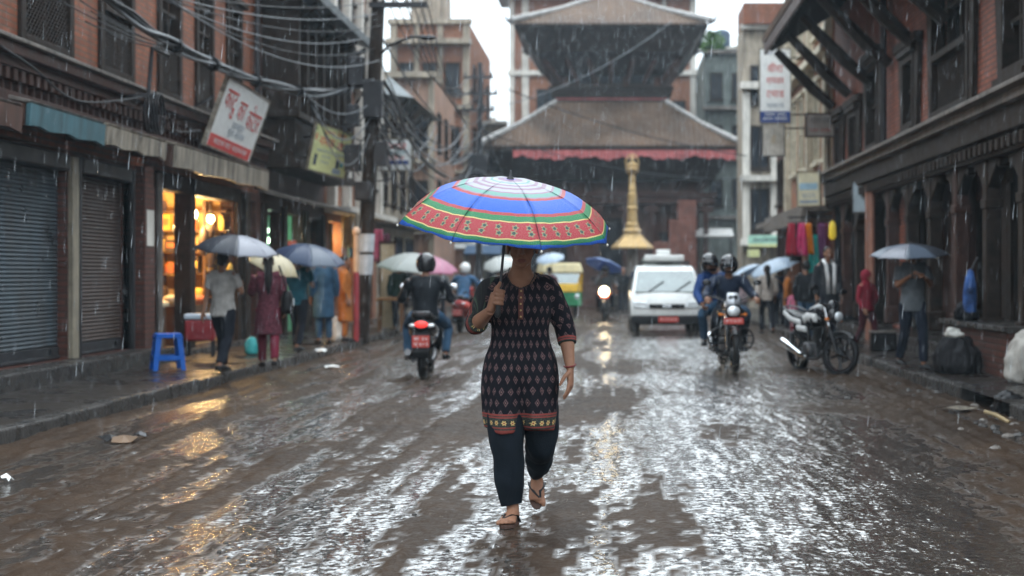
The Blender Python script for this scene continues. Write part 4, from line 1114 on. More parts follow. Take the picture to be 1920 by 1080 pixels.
for u in (-1.3, 0, 1.3):
    tpart('window', lambda b: (b.box(tx + u - .55, tx + u + .55, ty - 2.25, ty - 2.153, 9.5, 10.5), b.box(tx + u - .7, tx + u + .7, ty - 2.32, ty - 2.154, 10.502, 10.62)), 'timber')
    w_o = te.children[-1]
    tpart('pane', lambda b: b.box(tx + u - .42, tx + u + .42, ty - 2.28, ty - 2.253, 9.6, 10.4), 'void', parent=w_o)
struts(2.2, 9.6, 3.4, 11.3, 7)
tpart('upper_soffit', lambda b: (fr(b, 2.35, 9.9, 3.25, 10.75), fr(b, 3.3, 10.752, 3.92, 11.74)), 'timber')
ur = roof('upper_roof', 4.05, 11.82, .25, 13.75)
tpart('upper_fascia', lambda b: fr(b, 4.05, 11.742, 4.06, 11.818), 'timber')
b = MB(); b.lathe([(.3, 13.6), (.35, 13.8), (.12, 14.0), (.22, 14.2), (.08, 14.4), (.02, 14.8)], 14, M=T0); b.build('finial', M['gold'], te, world=True, smooth=60)
for sx in (-1, 1):          # upturned corner ornaments
    b = MB(); b.tube([T0 @ Vector((sx * 4.1, -4.1, 11.85)), T0 @ Vector((sx * 4.3, -4.3, 11.9)), T0 @ Vector((sx * 4.42, -4.42, 12.15))], [.08, .06, .02], 6); b.build('corner_ornament', M['iron'], te, world=True)

# gilded pillar with a kneeling figure
gp = thing('gilded_pillar', 'gilded pillar with a small kneeling statue on top, standing before the temple', 'monument', (.69, 52, 0))
b = MB(); b.box(-.9, .9, -.9, .9, 0, .3); b.box(-.7, .7, -.7, .7, .302, .6); b.build('stone_base', M['stone_wet'], gp, bevel=.02)
b = MB(); b.lathe([(.28, .6), (.3, .7), (.22, .8), (.2, 2.3)], 8); b.build('stone_shaft', M['concrete'], gp, smooth=40)
b = MB()
pr = [(.76, 2.3), (.76, 2.36), (.62, 2.5), (.44, 2.68), (.30, 2.84), (.3, 2.92), (.36, 2.95), (.3, 3.0), (.23, 3.06)]
b.lathe([(r * 1.02, z) for r, z in pr], 8); b.build('gilded_skirt', M['gold'], gp, smooth=30)
b = MB()
b.lathe([(.24, 3.06), (.24, 3.2), (.19, 3.25), (.17, 3.7), (.2, 3.74), (.2, 3.8), (.17, 3.84), (.16, 4.3), (.13, 4.34), (.125, 4.44), (.155, 4.46), (.125, 4.5), (.115, 4.8), (.15, 4.83), (.11, 4.87), (.1, 5.0), (.18, 5.05), (.24, 5.1), (.24, 5.14)], 18)
b.build('gilded_shaft', M['gold'], gp, smooth=35)
b = MB()
b.ell((0, .02, 5.22), (.19, .2, .1)); b.ell((0, 0, 5.36), (.13, .1, .15)); b.ell((0, -.02, 5.55), (.075, .08, .095)); b.tube([(-.12, -.02, 5.42), (-.16, -.1, 5.32), (-.02, -.17, 5.38)], [.045, .04, .03], 7); b.tube([(.12, -.02, 5.42), (.16, -.1, 5.32), (.02, -.17, 5.38)], [.045, .04, .03], 7)
b.ell((.09, -.1, 5.2), (.07, .15, .06)); b.ell((-.09, -.1, 5.2), (.07, .15, .06)); b.tube([(0, .0, 5.62), (0, 0, 5.72)], [.06, .02], 8)
st = vox(b, 'statue', .018, M['gold'], gp, it=2)
b = MB(); b.tube([(-.2, .12, 5.14), (-.24, .14, 5.5), (-.1, .16, 5.75), (.1, .16, 5.75), (.24, .14, 5.5), (.2, .12, 5.14)], .028, 6); b.build('halo_arch', M['gold'], gp, smooth=60)

# ---------------------------------------------------------------- right side: old timber and brick house
rh = thing('carved_house', 'dark old brick house with deep eaves, carved windows and a timber arcade', 'building', (WR, 22, 0))
ops = [(27.9, 28.8, 3.62, 4.6), (25.7, 26.9, 3.66, 5.2), (22.6, 23.5, 3.7, 4.9), (19.1, 21.4, 3.66, 5.9), (16.4, 17.5, 3.75, 5.0), (12.4, 14.6, 3.66, 5.9), (29.9, 30.6, 3.62, 4.6)]
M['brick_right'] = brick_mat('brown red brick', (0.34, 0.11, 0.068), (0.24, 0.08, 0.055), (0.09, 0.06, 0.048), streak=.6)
wall_mesh(PL_R, 9, 31.2, 3.3, 7.3, ops).build('wall', M['brick_right'], rh, world=True)
b = MB(); b.pb(PL_R, 9, 31.2, -6, -.24, 3.32, 7.4); b.pb(PL_R, 9, 31.2, -6, -1.6, 0, 3.3); b.pb(PL_R, 31.0, 31.2, -1.59, 0, 0, 3.29); b.build('inner_mass', M['void'], rh, world=True)
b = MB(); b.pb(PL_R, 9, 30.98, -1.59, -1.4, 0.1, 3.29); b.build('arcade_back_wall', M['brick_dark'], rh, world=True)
for u0, u1, z0, z1 in ops:
    f = win(rh, PL_R, u0, u1, z0, z1, fw=.11, lattice=.4 if u1 - u0 > 1.2 else 0, proud=.1, rows=2, cols=3 if u1 - u0 > 2 else 2)
    # winged side panels: carved timber wedges that flank each window
    for s_, u in ((-1, u0), (1, u1)):
        b = MB(); b.hexa([PL_R.P(u, .004, z0 - .1), PL_R.P(u + s_ * .16, .004, z0 - .02), PL_R.P(u + s_ * .16, .08, z0 - .02), PL_R.P(u, .08, z0 - .1),
                          PL_R.P(u, .004, z1 + .12), PL_R.P(u + s_ * .34, .004, z1 + .12), PL_R.P(u + s_ * .34, .08, z1 + .12), PL_R.P(u, .08, z1 + .12)])
        b.build('carved_wing', M['timber'], f, world=True)
    b = MB(); b.pb(PL_R, u0 - .4, u1 + .4, .005, .16, z1 + .125, z1 + .27); b.build('lintel', M['timber'], f, world=True, bevel=.01)
b = MB()
b.pb(PL_R, 9, 31.3, .002, .34, 3.34, 3.46); b.pb(PL_R, 9, 31.3, .002, .46, 3.462, 3.52)
b.build('cornice', M['concrete'], rh, world=True, bevel=.01)
b = MB(); b.pb(PL_R, 9, 31.25, -.05, .24, 3.05, 3.337); b.pb(PL_R, 9, 31.25, -.03, .14, 2.82, 3.047)
y = 9.1
while y < 31:
    b.pb(PL_R, y, y + .12, .142, .22, 2.86, 3.0); y += .26
b.build('arcade_beam', M['timber'], rh, world=True, bevel=.01)
for i, u in enumerate(np.arange(10.2, 31, 1.62)):
    u = float(u)
    b = MB(); b.pb(PL_R, u - .1, u + .1, -.12, .08, .5, 2.82); b.pb(PL_R, u - .14, u + .14, -.15, .11, .502, .8); b.pb(PL_R, u - .13, u + .13, -.14, .1, 2.2, 2.32)
    cp = b.build('arcade_post', M['timber'] if i % 3 else M['timber_red'], rh, world=True, bevel=.015)
    b = MB()
    for s_ in (-1, 1):
        b.hexa([PL_R.P(u + s_ * .1, -.1, 2.45), PL_R.P(u + s_ * .16, -.1, 2.5), PL_R.P(u + s_ * .16, .06, 2.5), PL_R.P(u + s_ * .1, .06, 2.45),
                PL_R.P(u + s_ * .1, -.1, 2.815), PL_R.P(u + s_ * .62, -.1, 2.815), PL_R.P(u + s_ * .62, .06, 2.815), PL_R.P(u + s_ * .1, .06, 2.815)])
        b.pb(PL_R, min(u + s_ * .62, u + s_ * .5), max(u + s_ * .62, u + s_ * .5), -.08, .05, 2.7, 2.81)
    b.build('capital', M['timber'], cp, world=True, bevel=.02)
b = MB(); b.pb(PL_R, 9, 30.9, -1.55, .16, .1, .36); b.build('arcade_step', M['stone_wet'], rh, world=True, bevel=.02)
b = MB(); b.pb(PL_R, 16.45, 19.6, -.3, .3, .362, .68); b.pb(PL_R, 16.45, 19.6, .17, .3, .13, .36); b.build('brick_ledge', M['brick_dark'], rh, world=True)
b = MB(); b.pb(PL_R, 16.4, 19.65, -.35, .36, .682, .75); b.build('ledge_slab', M['stone_wet'], rh, world=True, bevel=.015)
for i, u in enumerate((11.0, 14.2, 17.5, 20.7, 24.0, 27.2)):
    b = MB()
    b.pb(PL_R, u, u + 1.0, -1.398, -1.33, .37, 2.6)
    for k in range(6):
        b.pb(PL_R, u + .02 + k * .165, u + .15 + k * .165, -1.329, -1.30, .4, 2.55)
    b.build('plank_door', M['timber'], rh, world=True)
for i, (u0, u1, n0, mm) in enumerate(((12.0, 13.3, -.3, 'timber'), (15.2, 16.5, -.5, 'brick_right'), (18.5, 19.7, -.35, 'timber'), (21.75, 22.95, -.6, 'timber_red'), (25.0, 26.2, -.3, 'brick_right'), (28.2, 29.4, -.45, 'timber'))):
    b = MB(); b.pb(PL_R, u0, u1, n0 - .1, n0, .365, 2.81)
    if mm != 'brick_right':
        for k in range(7):
            w_ = (u1 - u0) / 7; b.pb(PL_R, u0 + k * w_ + .01, u0 + (k + 1) * w_ - .012, n0 + .001, n0 + rnd.uniform(.015, .035), .4, 2.6 + rnd.uniform(-.05, .1))
    b.build('infill_panel', M[mm], rh, world=True)
p = PL_R.P
b = MB(); b.hexa([p(8.5, -.3, 7.3), p(31.3, -.3, 7.3), p(31.3, 1.46, 6.26), p(8.5, 1.46, 6.26), p(8.5, -.3, 7.5), p(31.3, -.3, 7.5), p(31.3, 1.5, 6.42), p(8.5, 1.5, 6.42)])
b.build('eave', M['timber'], rh, world=True)
b = MB(); b.hexa([p(8.5, -6, 10.6), p(31.35, -6, 10.6), p(31.35, 1.55, 6.44), p(8.5, 1.55, 6.44), p(8.5, -6, 10.8), p(31.35, -6, 10.8), p(31.35, 1.58, 6.56), p(8.5, 1.58, 6.56)])
b.build('roof', M['tile_roof'], rh, world=True)
b = MB(); b.pb(PL_R, 8.5, 31.34, 1.47, 1.53, 6.2, 6.435); b.build('fascia', M['timber_red'], rh, world=True)
b = MB(); y = 9.0
while y < 31.2:
    b.tube([p(y, 0, 7.08), p(y, 1.44, 6.22)], .05, 5); y += .42
b.build('rafter', M['timber'], rh, world=True)
for u in np.arange(10, 31.3, 2.1):
    u = float(u)
    b = MB(); b.tube([p(u, .06, 5.0), p(u, .5, 5.4), p(u, 1.3, 6.22)], [.1, .13, .09], 6); b.build('roof_strut', M['timber'], rh, world=True)
b = MB(); b.tube([p(24.9, .12, 3.53), p(24.9, .12, 7.0)], .06, 8); b.build('rain_pipe', M['iron'], rh, world=True)
p_ = MB(); p_.tube([p(26.2, .14, .14), p(26.2, .14, 3.0)], .07, 10); p_.tube([p(25.9, .14, .14), p(25.9, .14, 3.0)], .05, 10); p_.build('painted_pipe', mat('salmon painted pipe', (.3, .15, .11), .4, streak=.4), rh, world=True, smooth=60)

# --- orange brick house with cream windows further along
r2 = thing('cream_window_house', 'orange brick house with tall cream framed windows past the dark eaves', 'building', (WR, 36, 0))
ops = [(u, u + .85, 4.0, 5.9) for u in (31.9, 33.3, 34.7, 36.1, 37.5)] + [(u, u + .85, 7.0, 8.6) for u in (31.9, 33.3, 34.7, 36.1, 37.5)] + [(31.6, 33.6, .2, 2.6), (34, 36, .2, 2.6), (36.5, 38.6, .2, 2.6)]
wall_mesh(PL_R, 31.4, 39, 0, 11.5, ops).build('wall', M['brick_orange'], r2, world=True)
b = MB(); b.pb(PL_R, 31.4, 39, -5, -1.62, 0, 11.4); b.pb(PL_R, 31.4, 39, -1.6, -.24, 2.75, 11.4); b.build('inner_mass', M['void'], r2, world=True)
M['cream_paint'] = mat('cream paint', (.52, .47, .36), .5, streak=.4)
for u0, u1, z0, z1 in ops[:10]:
    win(r2, PL_R, u0, u1, z0, z1, fm='cream_paint', fw=.075, proud=.05)
for u in (31.5, 34.4, 38.7):
    b = MB(); b.pb(PL_R, u, u + .22, .002, .18, 2.9, 11.4); b.build('pilaster', M['cream_paint'], r2, world=True)
b = MB(); b.pb(PL_R, 31.35, 39.05, .002, .7, 2.75, 2.88); b.pb(PL_R, 31.35, 39.05, .55, .72, 2.5, 2.749); b.build('shop_canopy', M['concrete'], r2, world=True)
b = MB(); b.pb(PL_R, 31.35, 39.05, .002, .3, 6.3, 6.45); b.pb(PL_R, 31.3, 39.1, .002, .5, 9.4, 9.6); b.build('string_course', M['cream_paint'], r2, world=True)
b = MB(); b.tube([p(31.3, .15, 2.9), p(31.3, .15, 6.1)], .07, 8); b.build('rain_pipe', M['steel_pale'], r2, world=True)
r3 = block('grey_shop_house', 'small dark brick shop house between the orange house and the tan house', 4.9, 9, 39.2, 42.6, 6.9, 'brick_dark', side=grid_w(39.4, 42.4, 2, 0, (3.4, 5.2), .9, 1.3) + grid_w(39.4, 42.4, 1, 0, (.3,), 2.0, 2.2), sidex=-1, slabs=[(2.7, 2.85, .2)])
b = MB(); b.box(4.25, 4.9, 39.3, 42.5, 2.7, 2.84); b.build('shop_canopy', M['concrete'], r3, world=True)
b = MB(); b.box(4.6, 4.9, 39.2, 42.6, 6.7, 6.9); b.build('eave', M['slate'], r3, world=True)

# ---------------------------------------------------------------- poles and cables
PX, PY = -4.80, 27.0
lean = Vector((.052, 0, 1.0))
def pole_at(z): return Vector((PX, PY, 0)) + lean * z
po = thing('utility_pole', 'dark leaning utility pole hung with cable coils and junction boxes', 'pole', (PX, PY, .13))
b = MB(); b.tube([pole_at(.05), pole_at(3), pole_at(9.5)], [.155, .14, .11], 14); b.build('shaft', M['timber'], po, world=True, smooth=60)
for z, l in ((6.45, .95), (7.4, 1.1)):
    b = MB(); c_ = pole_at(z); b.box(c_.x - .15, c_.x + l, c_.y - .16, c_.y - .08, z - .05, z + .05); co_ = b.build('cross_arm', M['iron'], po, world=True)
    for k in range(4):
        b = MB(); b.lathe([(.02, 0), (.045, .03), (.03, .06), (.045, .09), (.02, .13)], 10, M=Matrix.Translation((c_.x + .05 + k * .26, c_.y - .12, z + .05))); b.build('insulator', M['white_plaster'], co_, world=True, smooth=50)
for dx, z, w_, h_ in ((-.28, 3.3, .3, .5), (.05, 4.3, .36, .7), (-.3, 4.9, .3, .55), (.24, 3.4, .25, .45), (-.05, 2.75, .3, .35), (-.32, 4.15, .22, .4)):
    c_ = pole_at(z); b = MB(); b.box(c_.x + dx - w_ / 2, c_.x + dx + w_ / 2, c_.y - .32, c_.y - .06, z, z + h_); b.build('junction_box', M['iron'], po, world=True, bevel=.02)
b = MB(); c_ = pole_at(5.45); b.tube([c_, c_ + Vector((.3, -.2, .22)), c_ + Vector((.75, -.5, .33)), c_ + Vector((1.0, -.6, .32))], .028, 8); b.ell(c_ + Vector((1.08, -.64, .29)), (.16, .09, .05)); b.build('lamp_arm', M['iron'], po, world=True, smooth=60)
pap = mat('wet white paper', (.5, .52, .55), .5, var=.2, vs=9, streak=.4)
for z, h_ in ((1.35, .38), (1.78, .34)):
    c_ = pole_at(z); b = MB(); rr_ = .158
    vs = []
    for i in range(9):
        t = PI + PI * (i / 8)
        vs += [(c_.x + rr_ * math.cos(t), c_.y + rr_ * math.sin(t), z), (c_.x + .02 + rr_ * math.cos(t), c_.y + rr_ * math.sin(t), z + h_)]
    b.add(vs, [(2 * i, 2 * i + 2, 2 * i + 3, 2 * i + 1) for i in range(8)]); b.build('pasted_notice', pap, po, world=True, solid=.004)
def cable_pts(A, B, sag, n=22):
    A, B = Vector(A), Vector(B); out = []
    for i in range(n + 1):
        t = i / n; p_ = A.lerp(B, t); p_.z -= 4 * sag * t * (1 - t); out.append(p_)
    return out
def cable(label, pts, r=.012, m='cable', group=None, jit=.0):
    b = MB(); pts = [Vector(p_) + Vector((rnd.uniform(-jit, jit), 0, rnd.uniform(-jit, jit))) for p_ in pts]
    b.tube(pts, r, 6)
    return tag(b.build('overhead_cable', M[m], smooth=180), label, 'cable', group)
# the thick bundle along the left fronts
base = [atX(40, -150, -5.75), atX(200, -8, -5.75), atX(265, 46, -5.75), atX(330, 86, -5.75), atX(400, 120, -5.72), atX(480, 151, -5.66), atX(560, 170, -5.5), atX(625, 172, -5.25), pole_at(5.0) + Vector((0, -.2, 0))]
bn = thing('cable_bundle', 'thick sagging bundle of black and grey cables strung along the brick house to the pole', 'cable', base[2])
for k in range(11):
    a0 = rnd.uniform(0, 6.28); rad = rnd.uniform(.015, .07)
    pts = []
    for i, q in enumerate(catmull([tuple(v) for v in base], 6)):
        t = a0 + i * .22; pts.append(Vector(q) + Vector((rad * math.cos(t), 0, rad * math.sin(t) + .02 * math.sin(i * .7 + k))))
    b = MB(); b.tube(pts, rnd.choice([.014, .018, .024]), 6); b.build('strand', M['cable'] if k % 3 else M['cable_grey'], bn, world=True, smooth=180)
for q in (base[3], base[4], base[5], base[6]):
    b = MB(); b.tube([q + Vector((0, -.06, 0)), q + Vector((0, .06, 0))], .10, 10); b.build('cable_tie', M['black'], bn, world=True)
g1 = 'thin cables strung along the left house fronts to the leaning pole'
for i in range(6):
    A = atX(150 + i * 22, -60 + i * 3, -5.9 + i * .03); Bp = pole_at(6.5 - i * .22) + Vector((.1 * (i % 3) - .1, -.15, 0))
    cable('thin cable running along the brick house front to the leaning pole', cable_pts(A, Bp, .25 + .05 * i), .009, 'cable_grey' if i % 2 else 'cable', g1)
g2 = 'cables fanning down from the thick bundle to the brick front'
for i, (a, c) in enumerate((((150, 0), (330, 92)), ((170, 20), (335, 90)), ((110, 0), (400, 125)), ((160, 40), (335, 88)), ((200, 60), (340, 92)))):
    cable('thin black cable fanning from the brick front into the thick bundle', cable_pts(atX(*a, -6.3), atX(*c, -5.75), .06), .008, 'cable', g2)
cable('loose black cable drooping across the cornice to the bracket coil', catmull([tuple(atX(0, 85, -6.1)), tuple(atX(60, 125, -6.1)), tuple(atX(150, 190, -6.05)), tuple(atX(280, 180, -6.0))], 6), .012)
cable('loose cable dropping from the bracket coil toward the white sign', catmull([tuple(atX(290, 172, -6.0)), tuple(atX(315, 215, -6.0)), tuple(atX(330, 245, -6.0)), tuple(atX(375, 245, -5.95))], 6), .014)
cl = thing('cable_bracket', 'rusty wall bracket with a dark coil of cable over the cream awning', 'bracket', atX(285, 180, -6.1))
c_ = atX(278, 180, -6.0)
b = MB(); b.tube([c_ + Vector((-.5, 0, .0)), c_ + Vector((0.1, 0, 0.0))], .03, 6); b.tube([c_, c_ + Vector((.05, .0, .62)), c_ + Vector((.1, .5, .6))], .028, 6); b.build('arm', M['iron'], cl, world=True)
for k in range(5):
    b = MB(); pts = [c_ + Vector((.03 * k, .16 * math.cos(t) + .03 * k, -.22 + .26 * math.sin(t))) for t in np.linspace(0, 2 * PI, 22)]
    b.tube(pts, .013, 6); b.build('coil', M['cable'], cl, world=True, smooth=180)
g3 = 'grey cable loops between the timber bay and the pole'
for i in range(5):
    A = atX(560 + i * 8, 160 + i * 9, -5.5); Bp = pole_at(4.6 - .15 * i) + Vector((0, -.2, 0))
    cable('grey cable loop drooping before the timber bay', cable_pts(A, Bp, .35 + .12 * i), .013, 'cable_grey' if i % 2 == 0 else 'cable', g3)
g4 = 'cable loops hanging off the leaning pole'
for i in range(9):
    z0, z1 = rnd.uniform(3.4, 5.2), rnd.uniform(2.7, 4.2); d = rnd.choice([-1, 1, 1])
    A = pole_at(z0) + Vector((.1 * d, -.2, 0)); Bq = pole_at(z1) + Vector((.14 * d, -.25, 0)); mid = (A + Bq) / 2 + Vector((d * rnd.uniform(.25, .6), -.1, -.2))
    cable('dark cable loop hanging off the leaning pole', catmull([tuple(A), tuple(mid), tuple(Bq)], 9), .014, 'cable', g4)
# second pole
P2 = Vector((-4.55, 48, .1))
p2 = thing('utility_pole', 'thin far utility pole with three crossarms beside the temple roof', 'pole', P2)
b = MB(); b.tube([(0, 0, 0), (.05, 0, 8.4)], [.12, .08], 10); b.build('shaft', M['iron'], p2, smooth=60)
for z, l in ((7.9, .5), (7.35, .65), (6.8, .55)):
    b = MB(); b.box(-l, l, -.1, -.02, z - .04, z + .04); ca = b.build('cross_arm', M['iron'], p2)
    for k in (-1, -.4, .4, 1):
        b = MB(); b.lathe([(.02, 0), (.04, .04), (.02, .14)], 8, M=Matrix.Translation((k * (l - .06), -.06, z + .04))); b.build('insulator', M['iron'], ca)
b = MB(); b.box(-.35, .35, -.35, -.1, 4.6, 5.3); b.build('junction_box', M['iron'], p2, bevel=.02)
for k in range(8):
    b = MB(); a_ = rnd.uniform(.25, .6); pts = [Vector((a_ * math.cos(t) * .9, -.2 - .02 * k, 5.0 + rnd.uniform(-.02, .02) - .1 * k + a_ * math.sin(t))) for t in np.linspace(0, 2 * PI, 20)]
    b.tube(pts, .018, 5); b.build('cable_coil', M['cable_grey'] if k % 2 else M['cable'], p2, smooth=180)
tp2 = lambda z, dx=0: P2 + Vector((dx, -.1, z))
cable('thick dark cable falling steeply from the leaning pole past the small sign', catmull([tuple(pole_at(5.0) + Vector((.2, -.1, 0))), tuple(at(742, 190, 28)), tuple(at(762, 250, 30)), tuple(at(800, 305, 33)), tuple(at(835, 332, 36))], 7), .04)
g5 = 'cables running from the leaning pole top to the far pole'
for i in range(6):
    cable('thin dark cable from the leaning pole top down to the far pole', cable_pts(pole_at(6.5 + .18 * i) + Vector((.2 + .1 * i, -.1, 0)), tp2(7.9 - .3 * i, -.3 + .12 * i), .9 + .12 * i), .014, 'cable', g5)
g6 = 'grey cables drooping between the lower coils of both poles'
for i in range(6):
    cable('grey cable drooping between the lower coils of both poles', cable_pts(pole_at(4.8 - .2 * i) + Vector((.2, -.1, 0)), tp2(5.6 - .22 * i, -.2), .5 + .25 * i), .018, 'cable_grey' if i % 2 else 'cable', g6)
for i in range(9):
    z0 = rnd.uniform(3.6, 6.0); bx_, by_, bz_ = rnd.choice([(-6.4, 41.5, 5.2), (-6.3, 44, 4.4), (-6.1, 60, 5.2), (-6.2, 60, 7.4), (-5.9, 47.5, 6.2)])
    cable('dark cable looping from the leaning pole back to the hazy houses', cable_pts(pole_at(z0) + Vector((.1, .1, 0)), Vector((bx_, by_, bz_ + rnd.uniform(-.4, .4))), rnd.uniform(.5, 1.3)), rnd.choice([.014, .02, .026]), rnd.choice(['cable', 'cable_grey']), 'cables looping from the leaning pole to the hazy houses')
for i in range(8):
    A_ = tp2(rnd.uniform(4.4, 6.4), rnd.uniform(-.2, .3)); B_ = tp2(rnd.uniform(4.0, 5.6), rnd.uniform(-.3, .3)); d_ = rnd.uniform(-1.1, .9)
    cable('slack grey cable loop hanging off the far pole', catmull([tuple(A_), tuple((A_ + B_) / 2 + Vector((d_, -.15, -.5))), tuple(B_)], 9), .022, 'cable_grey' if i % 2 else 'cable', 'slack loops hanging off the far pole')
cable('pale cable rising across the temple front to the upper roof corner', cable_pts(at(905, 205, 47.8), at(1262, 38, 50), .5), .014, 'cable_grey')
cable('dark cable falling across the lower temple roof to the dark eaves side', cable_pts(at(935, 160, 47.8), at(1400, 292, 50), .3), .02)
cable('slack dark cable crossing low before the temple valance', cable_pts(at(905, 245, 47.9), at(1395, 335, 51), .45), .016)
cable('cable hanging from the far pole to the low grey house', cable_pts(tp2(6.2), (-5.9, 66, 5.8), .6), .016)
cable('upper cable from the far pole to the terrace house balcony', cable_pts(tp2(7.2), (-7, 60, 8.4), .5), .016)
# ---------------------------------------------------------------- people: builder
def cloth(name, col, rough=.7, var=.3, vs=7, **k):
    return mat(name, col, rough, var=var, vs=vs, bump=.25, bs=160, spec=.07, **k)
M['skin'] = mat('brown skin', (.21, .105, .066), .42, var=.14, vs=14, bump=.08, bs=120)
M['eye'] = mat('dark eye', (.02, .015, .012), .15)
M['lip'] = mat('lips', (.15, .055, .045), .4)
M['hair'] = mat('black hair', (.012, .01, .01), .38, var=.4, vs=30, bump=.4, bs=120)
M['visor'] = mat('dark visor', (.01, .011, .013), .06, coat=.5)
M['helmet_black'] = mat('black helmet shell', (.014, .014, .016), .16, coat=.6)
M['helmet_white'] = mat('white helmet shell', (.7, .7, .68), .22, coat=.5)
M['sole'] = mat('dark rubber sole', (.03, .022, .018), .6)
BASE = dict(pel=(0, 0, .88), wai=(0, 0, 1.0), che=(0, 0, 1.2), nec=(0, .015, 1.385), hed=(0, -.01, 1.525),
            sL=(.165, .01, 1.325), eL=(.215, .03, 1.06), wL=(.225, -.04, .82), hL=(.085, 0, .86), kL=(.09, -.015, .475), aL=(.09, .025, .085),
            sR=(-.165, .01, 1.325), eR=(-.215, .03, 1.06), wR=(-.225, -.04, .82), hR=(-.085, 0, .86), kR=(-.09, -.015, .475), aR=(-.09, .025, .085),
            fL=(.1, -1, 0), fR=(-.1, -1, 0))
HOLD_R = dict(eR=(-.235, -.06, 1.09), wR=(-.14, -.24, 1.21))
HOLD_L = dict(eL=(.235, -.06, 1.09), wL=(.14, -.24, 1.21))
WALK = dict(kL=(.085, -.14, .49), aL=(.08, -.17, .09), kR=(-.085, .05, .47), aR=(-.08, .24, .13), wL=(.235, .1, .83), wR=(-.235, -.12, .84))
RIDE = dict(pel=(0, .18, .84), wai=(0, .15, .96), che=(0, .06, 1.16), nec=(0, 0, 1.34), hed=(0, -.045, 1.475),
            sL=(.18, .03, 1.28), eL=(.33, -.12, 1.07), wL=(.34, -.36, 1.03), sR=(-.18, .03, 1.28), eR=(-.33, -.12, 1.07), wR=(-.34, -.36, 1.03),
            hL=(.1, .15, .83), kL=(.21, -.24, .74), aL=(.2, -.02, .36), hR=(-.1, .15, .83), kR=(-.21, -.24, .74), aR=(-.2, -.02, .36))
def lerp(a, b, t): return Vector(a) * (1 - t) + Vector(b) * t
def hand(b, w, d, lat, nrm, curl=.35, k=1.0, thumb=1, seg=3):
    w, d = Vector(w), Vector(d).normalized()
    lat = Vector(lat); lat = (lat - d * lat.dot(d)).normalized(); nrm = Vector(nrm); nrm = (nrm - d * nrm.dot(d) - lat * nrm.dot(lat)).normalized()
    b.tube([w - d * .015, w + d * .02 * k, w + d * .055 * k, w + d * .088 * k, w + d * .096 * k], [(.021 * k, .017 * k), (.027 * k, .017 * k), (.037 * k, .0155 * k), (.037 * k, .013 * k), (.03 * k, .009 * k)], 12, lat=lat)
    for i, L in enumerate((.072, .081, .075, .058)):
        p = w + d * (.084 - .004 * abs(i - 1)) * k + lat * ((i - 1.5) * .0195 * k)
        dr = (d + lat * (i - 1.5) * .05).normalized(); pts, rr = [p - dr * .012], [.0085 * k]
        for s in range(seg):
            a = curl * (1.0 + .12 * i) * (1 if s else .7)
            dr = (dr * math.cos(a) + nrm * math.sin(a)).normalized()
            p = p + dr * (L * k * (.42, .32, .26)[s]); pts.append(p); rr.append((.0085, .0078, .006)[s] * k)
        b.tube(pts, rr, 8)
    p0 = w + d * .02 * k - lat * .022 * k; p1 = p0 + (d * .55 - lat * .65 + nrm * .35).normalized() * .038 * k; p2 = p1 + (d * .9 - lat * .25 + nrm * .5).normalized() * .03 * k; p3 = p2 + (d * .9 + nrm * .5).normalized() * .024 * k
    b.tube([p0, p1, p2, p3], [.013 * k, .0115 * k, .0095 * k, .007 * k], 8)
def head(b, c, Rm=None, k=1.0):
    A = Matrix.Translation(Vector(c)) @ (Rm.to_4x4() if Rm is not None else Matrix()) @ Matrix.Diagonal((k, k, k, 1))
    e = lambda c_, r_: b.ell(c_, r_, n=18, k=12, M=A)
    e((0, .012, .03), (.073, .092, .086)); e((0, -.022, -.032), (.059, .062, .078)); e((0, -.06, -.096), (.026, .022, .019)); e((0, -.03, -.07), (.05, .05, .035))
    for s in (-1, 1):
        e((s * .036, -.056, -.03), (.027, .025, .03)); e((s * .076, .0, -.012), (.011, .022, .032)); e((s * .014, -.094, -.04), (.009, .01, .008))
        e((s * .031, -.066, .004), (.016, .014, .011))
    b.tube([A @ Vector(v) for v in ((0, -.072, .012), (0, -.09, -.015), (0, -.106, -.036), (0, -.088, -.045))], [.009, .01, .013, .009], 8)
    e((0, -.076, .024), (.046, .015, .010)); e((0, -.081, -.066), (.024, .011, .006)); e((0, -.079, -.075), (.02, .011, .007))
    return A
def head_mat(A):
    Ai = A.inverted()
    def f(p, n):
        q = Ai @ Vector(p)
        if q.y < -.05 and (((abs(q.x) - .031) / .0125) ** 2 + ((q.z - .004) / .0055) ** 2) < 1: return 1
        if q.y < -.07 and ((q.x / .024) ** 2 + ((q.z + .0705) / .010) ** 2) < 1: return 2
        return 0
    return f
